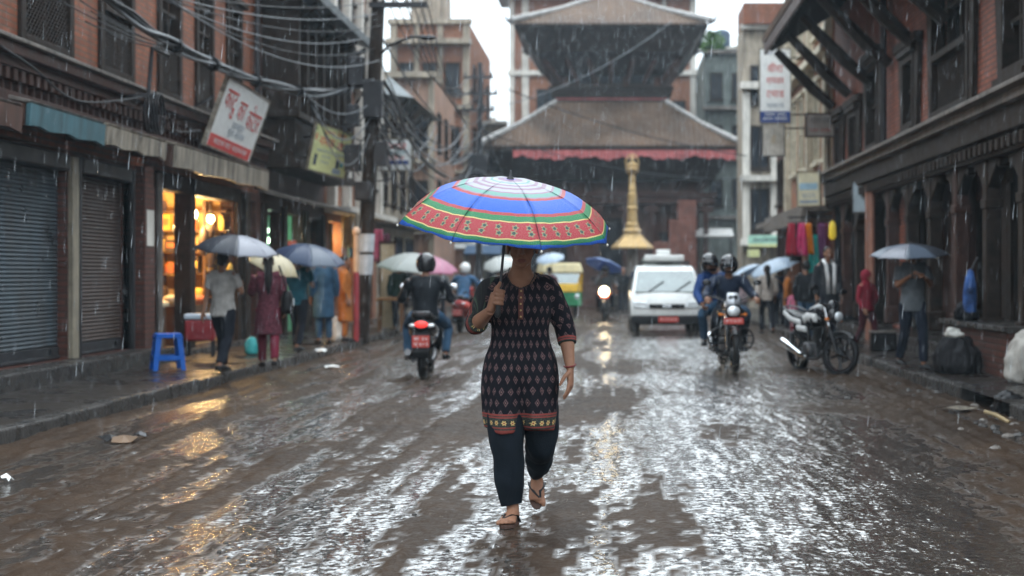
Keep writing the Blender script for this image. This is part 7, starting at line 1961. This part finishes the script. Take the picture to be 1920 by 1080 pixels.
b = MB(); b.ell((0.0, 1.9, 1.67), (.5, .4, .16)); b.build('roof_bundle', mat('grey tarpaulin', (.2, .22, .2), .5), vn, smooth=180)
# auto rickshaw
ar = thing('auto_rickshaw', 'yellow and green auto rickshaw with a cream roof stopped mid street', 'rickshaw', (-1.62, 45, 0), R(8))
M['rick_yellow'] = mat('rickshaw yellow', (.62, .38, .04), .35); M['rick_green'] = mat('rickshaw green', (.03, .19, .08), .35); M['rick_cream'] = mat('cream canvas top', (.55, .47, .28), .6)
b = MB(); b.box(-.66, .66, .2, 1.9, .35, .80); b.hexa([(-.5, -.5, .35), (.5, -.5, .35), (.64, .2, .35), (-.64, .2, .35), (-.38, -.42, .8), (.38, -.42, .8), (.6, .2, .8), (-.6, .2, .8)]); b.build('lower_body', M['rick_green'], ar, bevel=.05)
b = MB(); b.box(-.67, .67, .22, 1.92, .802, 1.06); b.build('waist_panel', M['rick_yellow'], ar, bevel=.03)
b = MB(); b.hexa([(-.67, -.1, 1.40), (.67, -.1, 1.40), (.67, 1.92, 1.40), (-.67, 1.92, 1.40), (-.6, .02, 1.72), (.6, .02, 1.72), (.6, 1.8, 1.72), (-.6, 1.8, 1.72)]); b.build('roof', M['rick_cream'], ar, bevel=.06)
for sx in (-1, 1):
    for y in (.24, 1.0, 1.86):
        b = MB(); b.box(sx * .64 - .04, sx * .64 + .04, y - .05, y + .05, 1.062, 1.40); b.build('roof_post', M['rick_yellow'], ar)
    b = MB(); b.lathe([(.1, -.05), (.18, -.05), (.21, -.03), (.21, .03), (.18, .05), (.1, .05)], 20, M=Matrix.Translation((sx * .58, 1.5, .21)) @ LX); b.build('wheel', M['tyre'], ar, smooth=50)
    b = MB(); b.ell((sx * .42, -.45, .66), (.08, .05, .08)); b.build('headlight', M['lens'], ar, smooth=180)
b = MB(); b.lathe([(.1, -.05), (.18, -.05), (.21, -.03), (.21, .03), (.18, .05), (.1, .05)], 20, M=Matrix.Translation((0, -.45, .21)) @ LX); b.build('wheel', M['tyre'], ar, smooth=50)
b = MB(); b.hexa([(-.42, -.44, .803), (.42, -.44, .803), (.62, .215, .803), (-.62, .215, .803), (-.5, -.34, 1.07), (.5, -.34, 1.07), (.62, .215, 1.07), (-.62, .215, 1.07)]); b.build('front_panel', M['rick_yellow'], ar, bevel=.03)
b = MB(); b.hexa([(-.45, -.33, 1.075), (.45, -.33, 1.075), (.45, -.31, 1.075), (-.45, -.31, 1.075), (-.55, -.1, 1.38), (.55, -.1, 1.38), (.55, -.08, 1.38), (-.55, -.08, 1.38)]); b.build('windscreen', M['van_glass'], ar)
b = MB(); b.box(-.6, .6, 1.2, 1.85, .8, 1.35); b.build('cabin_back', M['rick_cream'], ar, bevel=.03)
# ---------------------------------------------------------------- people on the pavements
PZ = .145
def stand(px, py, label, H, rot, z=PZ, **k):
    return person(label, gnd(px, py, z), rot, H, **k)
# man in grey shirt with charcoal umbrella, seen from behind
t, g_, k_ = stand(418, 699, 'man in pale grey shirt and dark trousers walking away under the charcoal umbrella', 1.50, PI + R(-12), J=[WALK, HOLD_R], top=greysh, pants=darkp, sleeve=.72, hem=.12, fit=1.08, loose=1.12, curlR=1.1, vx=.01)
h_ = wpt(t, (-.12, -.28, 1.27)); ap = at(446, 441, t.location.y - .1)
umbrella('charcoal and pale grey umbrella over the man in the grey shirt', h_, ap, .50, .21, [F['charcoal'], F['grey']], spin=.2, gores=[1, 0, 0, 0, 0, 1, 1, 1], up=(.12, -.1, 1))
# woman in maroon tunic with a black shoulder bag under a cream umbrella
t, g_, k_ = stand(503, 690, 'woman in maroon print tunic and wine leggings with a black shoulder bag', 1.48, PI + R(15), J=[WALK, HOLD_L], top=maroon, pants=wine, sleeve=1.5, hem=.40, flare=.035, hair='long', curlL=1.1)
bag = thing('shoulder_bag', 'black shoulder bag hanging at the side of the woman in maroon', 'bag', wpt(t, (-.26, .06, .78)), t.rotation_euler.z)
b = MB(); sm = catmull([(0, 0, .0, .06, .12), (0, 0, .06, .085, .15), (0, 0, .2, .075, .14), (0, 0, .3, .045, .11)], 4); b.tube([q[:3] for q in sm], [(q[3], q[4]) for q in sm], 16, lat=(1, 0, 0)); b.build('pouch', M['seatm'], bag, smooth=180)
b = MB(); b.tube(catmull([(0, -.1, .28), (.06, -.06, .5), (.10, .0, .62), (.06, .08, .5), (0, .1, .28)], 4), .012, 6); b.build('strap', M['seatm'], bag, smooth=180)
b = MB(); b.box(-.088, -.08, -.04, .04, .1, .2); b.build('tag', M['white_paint'], bag)
h_ = wpt(t, (.12, -.28, 1.27)); ap = at(520, 478, t.location.y + .25)
umbrella('cream umbrella tilted low over the woman in maroon', h_, ap, .36, .17, F['cream'], up=(.45, -.2, 1), spin=.4)
# teal shirt with navy umbrella
t, g_, k_ = stand(558, 662, 'man in teal shirt walking away under the navy umbrella', 1.56, PI + R(-8), J=[WALK, HOLD_R], top=teal, pants=darkp, sleeve=.7, hem=.1, loose=1.05, curlR=1.1, vx=.013)
h_ = wpt(t, (-.12, -.28, 1.27)); ap = at(579, 458, t.location.y - .1)
umbrella('navy umbrella with paler slate gores over the man in teal', h_, ap, .60, .27, [F['navy'], F['slate']], gores=[0, 0, 1, 0, 0, 1, 0, 1], spin=.25, up=(.14, -.12, 1))
t, g_, k_ = stand(607, 645, 'person in long blue rain cape waiting beyond the navy umbrella', 1.62, PI + R(20), top=cloth('blue rain cape', (.03, .07, .12), .4), pants=denim, sleeve=1.9, hem=.42, flare=.03, vx=.013)
t, g_, k_ = stand(647, 640, 'person in rust orange wrap standing at the lit doorway', 1.55, R(100), top=orangec, pants=orangec, sleeve=1.6, hem=.5, flare=.03, hair='bun', vx=.014)
# right pavement
t, g_, k_ = stand(1711, 692, 'man in grey tee and dark jeans walking toward the viewer under the slate umbrella', 1.62, R(12), J=[WALK, HOLD_R, dict(eL=(.235, -.05, 1.1), wL=(.05, -.25, 1.2))], top=greytee, pants=cloth('dark navy jeans', (.012, .016, .026)), sleeve=.8, hem=.13, fit=1.05, curlR=1.1, curlL=.9, vx=.01)
h_ = wpt(t, (-.13, -.28, 1.27)); ap = at(1705, 457, t.location.y - .1)
umbrella('slate grey umbrella over the man in the grey tee', h_, ap, .50, .15, [F['charcoal'], F['slate'], F['grey']], gores=[0, 0, 0, 0, 1, 2, 1, 0], spin=.1, up=(-.04, -.1, 1))
t, g_, k_ = stand(1625, 655, 'child in red hooded jacket facing the shops behind the parked motorcycle', 1.28, R(40), J=[HOLD_L, WALK], top=cloth('deep red jacket', (.19, .016, .03)), pants=cloth('dark red trousers', (.05, .015, .02)), sleeve=1.95, hood=True, vx=.013, fit=1.1)
t, g_, k_ = stand(1512, 640, 'man in black jacket and blue jeans standing with his back turned by the cloth shop', 1.62, PI + R(-20), z=.02, top=blackj, pants=denim, sleeve=1.95, fit=1.08, vx=.013)
t, g_, k_ = stand(1552, 645, 'woman with a white scarf over a dark coat standing behind the parked motorcycle', 1.70, R(15), top=cloth('charcoal coat', (.03, .033, .038)), pants=darkp, sleeve=1.95, hem=.3, hair='bun', vx=.013)
sc = MB()
for s_ in (-.06, .055):
    sc.tube([wpt(t, v_) for v_ in ((s_ * 1.2, .02, 1.42), (s_ * 1.3, -.12, 1.33), (s_, -.16, 1.1), (s_ * .9, -.155, .85))], [(.03, .02), (.035, .014), (.035, .012), (.035, .012)], 8)
o = sc.build('scarf', whitec, t, smooth=180, world=True)
t, g_, k_ = stand(1438, 627, 'woman in beige top and dark trousers walking away along the wet lane', 1.58, PI + R(10), z=0, J=[WALK], top=beige, pants=darkp, sleeve=1.6, hair='long', vx=.014)
t, g_, k_ = stand(1462, 618, 'person in navy shirt beside the woman in beige', 1.58, R(-30), z=0, J=[HOLD_L], top=cloth('navy shirt', (.03, .04, .07)), pants=darkp, sleeve=1.0, vx=.015)
h_ = wpt(t, (.12, -.28, 1.27)); ap = at(1448, 487, t.location.y)
umbrella('pale ice blue umbrella tilted over the pair by the cloth shop', h_, ap, .66, .25, F['ice'], detail=False, up=(-.35, -.1, 1), spin=.2)
t, g_, k_ = stand(1392, 612, 'person in white and pink shawl crossing the lane behind the two riders', 1.55, R(30), z=0, top=cloth('white pink shawl', (.5, .38, .4)), pants=cloth('grey skirt', (.2, .2, .22)), sleeve=1.5, hem=.2, hair='long', vx=.015)
umbrella('pale blue umbrella behind the two riders', wpt(t, (.12, -.15, 1.27)), at(1392, 503, t.location.y), .52, .18, F['ice'], detail=False, spin=.5)
t, g_, k_ = stand(1490, 632, 'small child in red and pink clothes at the cloth shop edge', 1.05, R(20), z=.02, top=pinkc, pants=cloth('dark red pants', (.18, .03, .04)), sleeve=1.5, vx=.014)
t, g_, k_ = stand(1478, 622, 'shopper in orange shawl facing the hanging cloths', 1.5, R(80), z=.02, top=orangec, pants=darkp, sleeve=1.6, hem=.25, hair='bun', vx=.015)
# far walkers and their umbrellas in the lane mouth
t, g_, k_ = stand(748, 622, 'man in dark green jacket under the white and pink umbrella by the pole', 1.55, PI + R(10), z=.1, J=[HOLD_R], top=cloth('dark green jacket', (.02, .05, .045)), pants=darkp, sleeve=1.9, vx=.015)
umbrella('large white and pink umbrella behind the scooter rider', wpt(t, (-.12, -.28, 1.27)), at(785, 475, t.location.y), .92, .36, [F['white'], F['pink']], gores=[1, 0, 0, 0, 0, 1, 1, 1], detail=False, spin=.3, up=(.1, -.1, 1))
t, g_, k_ = stand(826, 606, 'far walker in a grey coat between the two scooters', 1.6, R(0), z=0, J=[WALK], top=cloth('grey coat', (.14, .15, .16)), pants=darkp, sleeve=1.9, vx=.016)
t, g_, k_ = stand(935, 598, 'far walker in white shirt under a white umbrella behind the woman', 1.6, PI, z=0, J=[HOLD_R], top=whitec, pants=darkp, sleeve=1, vx=.016)
umbrella('white umbrella far behind the striped one', wpt(t, (-.12, -.28, 1.27)), at(935, 485, t.location.y), .56, .2, F['white'], detail=False)
t, g_, k_ = stand(1030, 598, 'far walker in dark sari under a pale grey umbrella near the rickshaw', 1.6, PI, z=0, J=[HOLD_R], top=maroon, pants=maroon, sleeve=1, hem=.5, flare=.03, hair='bun', vx=.016)
umbrella('pale grey umbrella near the rickshaw', wpt(t, (-.12, -.28, 1.27)), at(1030, 477, t.location.y), .46, .16, F['ice'], detail=False)
t, g_, k_ = stand(1168, 588, 'far walker in black coat behind the lit headlamp', 1.62, 0, z=0, top=blackj, pants=darkp, sleeve=1.9, vx=.016)
t, g_, k_ = stand(1345, 600, 'far walker in pale blue shirt past the van', 1.6, 0, z=0, top=bluec, pants=darkp, sleeve=1.0, vx=.016)
t, g_, k_ = stand(718, 600, 'stall keeper in pale shirt at the kerb beyond the pole', 1.55, R(80), z=.14, top=cloth('pale shirt', (.4, .36, .3)), pants=cloth('tan trousers', (.2, .15, .1)), sleeve=1, vx=.016)
# ---------------------------------------------------------------- things on the pavements
st = thing('plastic_stool', 'blue plastic stool with cut out sides standing before the lit shop', 'stool', gnd(314, 694, PZ), R(25))
st.scale = (1.0, 1.0, 1.0)
bl_ = mat('blue plastic', (.012, .10, .42), .3, var=.12)
b = MB(); b.box(-.155, .155, -.155, .155, .43, .465); b.box(-.17, .17, -.17, .17, .41, .429); b.build('seat', bl_, st, bevel=.012)
for sx in (-1, 1):
    for sy in (-1, 1):
        b = MB(); b.hexa([(sx * .20, sy * .20, 0), (sx * .14, sy * .20, 0), (sx * .14, sy * .185, 0), (sx * .20, sy * .185, 0), (sx * .16, sy * .16, .41), (sx * .09, sy * .16, .41), (sx * .09, sy * .145, .41), (sx * .16, sy * .145, .41)])
        b.hexa([(sx * .20, sy * .184, 0), (sx * .185, sy * .184, 0), (sx * .185, sy * .14, 0), (sx * .20, sy * .14, 0), (sx * .16, sy * .144, .41), (sx * .145, sy * .144, .41), (sx * .145, sy * .09, .41), (sx * .16, sy * .09, .41)])
        b.build('leg', bl_, st, bevel=.006)
for a in range(4):
    A = Matrix.Rotation(a * PI / 2, 4, 'Z'); b = MB(); b.box(-.15, .15, -.192, -.178, .13, .19, M=A); b.build('stretcher', bl_, st, bevel=.005)
cr = thing('cool_box', 'red cool box on a low stand beside the man in the grey shirt', 'box', gnd(376, 668, .2), R(10))
b = MB(); b.box(-.2, .2, -.16, .16, .22, .52); b.build('chest', mat('red box', (.22, .03, .035), .35), cr, bevel=.03)
b = MB(); b.box(-.21, .21, -.17, .17, .522, .60); b.build('lid', mat('pale lid', (.4, .45, .52), .35), cr, bevel=.02)
for sx in (-.17, .17):
    for sy in (-.13, .13):
        b = MB(); b.tube([(sx, sy, 0), (sx, sy, .22)], .018, 6); b.build('leg', M['iron'], cr)
def sack(name, label, loc, r, m, cat='sack', seed=1, rot=0, flat=.0):
    t_ = thing(name, label, cat, loc, rot); b = MB()
    sm = catmull([(0, 0, 0, r[0] * .85, r[1] * .85), (0, 0, r[2] * .2, r[0], r[1]), (0, 0, r[2] * .6, r[0] * .92, r[1] * .9), (r[0] * .1, 0, r[2] * .9, r[0] * .55, r[1] * .5), (r[0] * .12, 0, r[2], r[0] * .2, r[1] * .2)], 5)
    b.tube([q[:3] for q in sm], [(q[3], q[4]) for q in sm], 24, lat=(1, 0, 0))
    vox(b, 'bag', max(.012, min(r) / 14), m, t_, it=3, wr=(min(r) * .14, (3.2 / r[0], 3.2 / r[0], 2.4 / r[2])))
    return t_
sack('carrier_bag', 'small teal carrier bag on the pavement by the woman in maroon', gnd(471, 664, PZ), (.1, .09, .26), mat('teal plastic', (.05, .33, .33), .3), 'bag')
sack('white_sack', 'white sack leaning at the foot of the lit doorway', gnd(632, 640, PZ), (.17, .16, .45), cloth('white sacking', (.55, .53, .5)))
sack('tarp_bundle', 'big pale grey tarpaulin bundle slumped at the right edge of the pavement', (4.78, 15.9, .13), (.40, .36, .62), cloth('grey tarpaulin', (.36, .34, .31), .6), 'bundle', rot=.3)
sack('dark_sack', 'squat dark wet sack standing against the brick ledge', (4.25, 17.55, .13), (.29, .26, .48), cloth('dark sacking', (.018, .018, .02), .4))
t_ = sack('white_cap_bag', 'white plastic bag on top of the squat dark sack', (4.2, 17.5, .58), (.12, .1, .11), cloth('white plastic', (.55, .54, .5), .4), 'bag')
rc = sack('hanging_raincoat', 'blue and white raincoat hanging bunched on an arcade post', (4.64, 18.5, .86), (.085, .08, .56), cloth('blue white raincoat', (.05, .11, .3), .4, var=.9, vs=5), 'coat')
b = MB(); b.tube([(0, 0, .52), (.10, .0, .72)], .012, 6); b.build('hanger', M['iron'], rc)
sack('dark_pouch', 'dark bag propped on the ledge under the raincoat', (4.62, 18.6, .755), (.16, .13, .24), cloth('dark pouch cloth', (.015, .016, .02), .5), 'bag')
bx = thing('black_crate', 'black crate standing on the right pavement beside a painted pipe', 'crate', gnd(1656, 657, PZ), R(-5))
b = MB(); b.box(-.2, .2, -.15, .15, 0, .28); b.build('tub', M['black'], bx, bevel=.02)
b = MB(); b.box(-.215, .215, -.165, .165, .282, .31); b.build('rim', M['concrete'], bx, bevel=.008)
wb_ = thing('paper_scrap', 'white paper scrap on the kerb beside the walkers', 'paper', gnd(604, 660, PZ))
def scrap(o, r, m, seed):
    rr = random.Random(seed); b = MB(); n = 9; vs = [(r * rr.uniform(.5, 1.1) * math.cos(2 * PI * i / n), r * rr.uniform(.4, .9) * math.sin(2 * PI * i / n), rr.uniform(0.006, .05)) for i in range(n)] + [(0, 0, .06)]
    b.add(vs, [(i, (i + 1) % n, n) for i in range(n)]); return b.build('sheet', m, o, solid=.004)
scrap(wb_, .13, M['white_paint'], 1)
for i, (px, py, r, lab, m_) in enumerate(((624, 692, .12, 'crumpled white wrapper in the gutter below the walkers', M['white_paint']), (232, 830, .15, 'torn tan cardboard in the mud near the kerb', mat('wet cardboard', (.13, .085, .055), .5)), (205, 828, .09, 'small black rag beside the torn cardboard', M['black']), (262, 822, .08, 'dark leaf scrap in the mud past the torn cardboard', M['iron']), (12, 905, .05, 'small white bit of paper in the mud nearest the kerb', M['white_paint']), (1795, 772, .2, 'pale wet rag lying at the broken kerb', M['concrete_pale']))):
    s_ = thing('litter_scrap', lab, 'litter', gnd(px, py, .015)); scrap(s_, r, m_, 10 + i)
sk = thing('timber_stick', 'yellowed broken stick leaning out of the open drain', 'stick', gnd(1868, 785, .05))
b = MB(); b.tube([(-.07, .12, .05), (0, 0, .03), (.08, -.14, -.02)], [.02, .022, .018], 8); b.build('shaft', mat('yellowed wood', (.24, .18, .10), .45), sk, smooth=60)
dr = sack('dark_rubbish', 'black rubbish bag lying in the open drain', (4.05, 14.1, -.04), (.3, .26, .17), M['black'], 'bag')
# broken stones along the right gutter and scattered pebbles
for i in range(60):
    y = rnd.uniform(8.5, 20); x = KR - abs(rnd.gauss(0, .38)) - .05; s = rnd.uniform(.018, .055)
    b = MB(); b.ell((0, 0, 0), (s * rnd.uniform(.8, 1.5), s * rnd.uniform(.7, 1.2), s * .6), n=7, k=5)
    b.v = [(a * rnd.uniform(.85, 1.15), c_ * rnd.uniform(.85, 1.15), d_ * rnd.uniform(.8, 1.2)) for a, c_, d_ in b.v]
    o = b.build('gutter_stone', M['stone_wet'] if i % 3 else M['concrete']); o.location = (x, y, .02); o.rotation_euler = (0, 0, rnd.uniform(0, 6))
    tag(o, 'small wet stone lying in the muddy gutter of the right kerb', 'stone', 'stones in the right gutter')
for i in range(130):
    px, py = rnd.uniform(60, 1650), rnd.uniform(800, 1075); p_ = gnd(px, py, .012)
    if abs(p_.x + .5) < .35 and 7 < p_.y < 8.2: continue
    s = rnd.uniform(.006, .016); b = MB(); b.ell((0, 0, 0), (s * 1.3, s, s * .7), n=7, k=5); o = b.build('pebble', M['stone_wet']); o.location = p_; o.rotation_euler = (0, 0, rnd.uniform(0, 6))
    tag(o, 'dark pebble on the wet road surface', 'pebble', 'pebbles on the road')
# cloths for sale on the right
cols = [('deep red', (.3, .02, .04)), ('hot pink', (.6, .05, .16)), ('orange', (.65, .2, .02)), ('turquoise', (.02, .3, .28)), ('purple print', (.16, .05, .13)), ('black', (.02, .02, .025)), ('maroon', (.13, .02, .03))]
for i, (n_, c_) in enumerate(cols):
    px = (1484, 1503, 1515, 1526, 1540, 1492, 1550)[i]; Yd = 30.4 + i * .12; v = at(px, 418 if i != 3 else 440, Yd)
    b = MB(); vs = []; W_ = .13; Hh = rnd.uniform(.65, .85)
    for r_ in range(10):
        for k in range(9):
            x_ = -W_ + 2 * W_ * k / 8; fr_ = r_ / 9
            vs.append((x_ * (.55 + .45 * fr_), .03 * math.sin(k * 1.7 + i) * fr_ + .01, -Hh * fr_))
    b.add(vs, [(r_ * 9 + k, r_ * 9 + k + 1, r_ * 9 + k + 10, r_ * 9 + k + 9) for r_ in range(9) for k in range(8)])
    t_ = thing('hanging_cloth', n_ + ' cloth hanging for sale under the shop canopy', 'cloth', v, R(-15)); b.build('drape', cloth(n_ + ' cloth', c_), t_, smooth=180, solid=.006)
    b = MB(); b.tube([(-.1, .01, .0), (0, .01, .06), (.1, .01, 0)], .006, 5); b.tube([(0, .01, .06), (0, .01, .16)], .004, 5); b.build('hanger', M['iron'], t_)
b = MB(); b.tube([at(1478, 408, 30.3), at(1560, 406, 31.4)], .02, 6); o = b.build('hanging_rail', M['iron']); tag(o, 'iron rail carrying the coloured cloths', 'rail')
yl = thing('yellow_cloth', 'bright yellow cloth with an added faint glow at the end of the cloth rail', 'lamp', at(1561, 430, 30.2))
b = MB(); b.tube([(0, 0, -.22), (0, 0, -.15), (0, 0, .1), (0, 0, .18)], [.04, .08, .07, .03], 12); b.build('cloth_roll', emit_mat('emissive yellow cloth', (.85, .62, .05), .35), yl, smooth=60)  # bright yellow cloth, its faint glow added as emission in the material
b = MB(); b.tube([(0, 0, .18), (0, 0, .5)], .008, 5); b.build('cord', M['iron'], yl)
# cloths and stand by the left pole
for i, (px, py, c_, lab) in enumerate(((706, 430, (.5, .1, .16), 'pink garment hanging beyond the pole'), (718, 438, (.1, .03, .05), 'dark wine garment hanging beside the pink one'), (652, 405, (.55, .42, .2), 'yellow cream garment in the lit doorway'), (664, 425, (.1, .2, .28), 'blue garment next to the yellow cream one'))):
    v = at(px, py, 33 + .4 * i); b = MB(); vs = []
    for r_ in range(8):
        for k in range(9):
            x_ = -.15 + .3 * k / 8; vs.append((x_, .04 * math.sin(k * 1.5 + i), -.75 * r_ / 7))
    b.add(vs, [(r_ * 9 + k, r_ * 9 + k + 1, r_ * 9 + k + 10, r_ * 9 + k + 9) for r_ in range(7) for k in range(8)])
    t_ = thing('hanging_garment', lab, 'garment', v); b.build('drape', cloth('garment %d' % i, c_), t_, smooth=180, solid=.006)
    b = MB(); b.tube([(-.12, 0, 0), (0, 0, .06), (.12, 0, 0)], .007, 5); b.tube([(0, 0, .06), (0, 0, .3)], .005, 5); b.build('hanger', M['iron'], t_)
pp = thing('painted_post', 'thin post painted tan over dull red beside the leaning pole', 'post', gnd(668, 640, PZ))
b = MB(); b.tube([(0, 0, 0), (0, 0, 1.25)], .05, 10); b.build('lower_shaft', mat('dull red paint', (.3, .05, .06), .5), pp, smooth=60)
b = MB(); b.tube([(0, 0, 1.25), (0, 0, 1.95)], .055, 10); b.ell((0, 0, 1.98), (.075, .075, .09)); b.build('upper_shaft', mat('tan paint', (.5, .34, .24), .5), pp, smooth=60)
ws_ = thing('wooden_stool', 'tall wooden stool on the kerb past the pole', 'stool', gnd(733, 622, PZ))
b = MB(); b.box(-.28, .28, -.2, .2, .66, .72); b.build('seat', mat('brown wood', (.22, .11, .05), .5), ws_, bevel=.01)
for sx in (-.22, .22):
    for sy in (-.15, .15):
        b = MB(); b.tube([(sx * 1.1, sy * 1.1, 0), (sx, sy, .66)], .025, 6); b.build('leg', mat('brown wood leg', (.16, .08, .04), .5), ws_)
tp = thing('tan_board', 'tan painted door board standing past the pole', 'board', gnd(727, 615, PZ))
b = MB(); b.box(-.16, .16, -.03, .03, 0, 1.9); b.build('board', mat('tan panel paint', (.5, .36, .24), .5), tp, bevel=.01)
b = MB(); b.box(-.19, -.161, -.05, .05, 0, 1.95); b.box(.161, .19, -.05, .05, 0, 1.95); b.box(-.19, .19, -.05, .05, 1.902, 1.96); b.build('frame', M['timber_red'], tp)
# ---------------------------------------------------------------- rain: short falling drops
b = MB(); rr = random.Random(42)
for i in range(16000):
    Y = 9.0 + 44 * rr.random() ** .9; s = FPX / Y
    X = rr.uniform(-1250, 900) / s; Z = rr.uniform(.1, CH + 620 / s)
    if Z > 13: continue
    L = rr.uniform(.03, .10) * (1 + Y / 26); r = rr.uniform(.4, 1.1) * (.0006 + Y * .00008); dx = L * rr.uniform(-.03, .10)
    b.add([(X - r, Y, Z), (X + r, Y, Z), (X, Y + r, Z + L * .3), (X + dx, Y, Z + L), (X, Y - r, Z + L * .3)], [(0, 1, 2), (0, 1, 4), (0, 2, 3), (2, 1, 3), (1, 4, 3), (4, 0, 3)])
rm_, nt, p, out = new_mat('rain water')
p.inputs['Base Color'].default_value = (.85, .9, .95, 1); p.inputs['Roughness'].default_value = .15; p.inputs['Alpha'].default_value = .21; p.inputs['Transmission Weight'].default_value = .17
ra = bpy.data.meshes.new('rain'); ra.from_pydata(b.v, [], b.f); ra.materials.append(rm_)
ro = bpy.data.objects.new('rain', ra); COL.objects.link(ro); ro['kind'] = 'stuff'
# drops kicked up by the moving wheels
b = MB()
for c_, n_ in ((Vector((mb_.location.x, mb_.location.y - .7, 0)), 420), (Vector((vn.location.x - .7, vn.location.y + .2, 0)), 300), (Vector((vn.location.x + .7, vn.location.y + .2, 0)), 300), (Vector((sc_.location.x, sc_.location.y - .55, 0)), 160)):
    for i in range(n_):
        a = rr.uniform(0, 2 * PI); d_ = abs(rr.gauss(0, .32)) + .05; p_ = c_ + Vector((math.cos(a) * d_ * 1.5, math.sin(a) * d_ * .7, max(.01, rr.expovariate(9) * max(.2, 1 - d_ * .6))))
        s = rr.uniform(.004, .014)
        b.add([p_ + Vector((s, 0, 0)), p_ + Vector((-s, 0, 0)), p_ + Vector((0, s, 0)), p_ + Vector((0, -s, 0)), p_ + Vector((0, 0, s * 1.4)), p_ + Vector((0, 0, -s))], [(0, 2, 4), (2, 1, 4), (1, 3, 4), (3, 0, 4), (2, 0, 5), (1, 2, 5), (3, 1, 5), (0, 3, 5)])
for i in range(900):
    Y = rr.uniform(4.8, 16); X = rr.uniform(-4.5, 3.5); n_ = rr.randint(1, 4)
    for _ in range(n_):
        s = rr.uniform(.0016, .0038); p_ = Vector((X + rr.gauss(0, .018), Y + rr.gauss(0, .018), .02 + abs(rr.gauss(0, .02))))
        b.add([p_ + Vector((s, 0, 0)), p_ + Vector((-s, 0, 0)), p_ + Vector((0, s, 0)), p_ + Vector((0, -s, 0)), p_ + Vector((0, 0, s * 1.6)), p_ + Vector((0, 0, -s))], [(0, 2, 4), (2, 1, 4), (1, 3, 4), (3, 0, 4), (2, 0, 5), (1, 2, 5), (3, 1, 5), (0, 3, 5)])
sp_ = mat('muddy spray', (.3, .26, .22), .2, alpha=.6)
spo = b.build('water_spray', sp_); spo['kind'] = 'stuff'
# ---------------------------------------------------------------- damp air
hz = MB(); hz.box(-170, 170, -30, 260, -2.0, 24.0)
hm = bpy.data.materials.new('damp air'); hm.use_nodes = True
hn = hm.node_tree; hn.nodes.clear()
ho = hn.nodes.new('ShaderNodeOutputMaterial'); hv = hn.nodes.new('ShaderNodeVolumePrincipled')
hv.inputs['Color'].default_value = (0.70, 0.87, 1.0, 1); hv.inputs['Density'].default_value = 0.00062; hv.inputs['Anisotropy'].default_value = 0.2
hn.links.new(hv.outputs[0], ho.inputs['Volume'])
hzo = hz.build('haze', hm); hzo['kind'] = 'stuff'
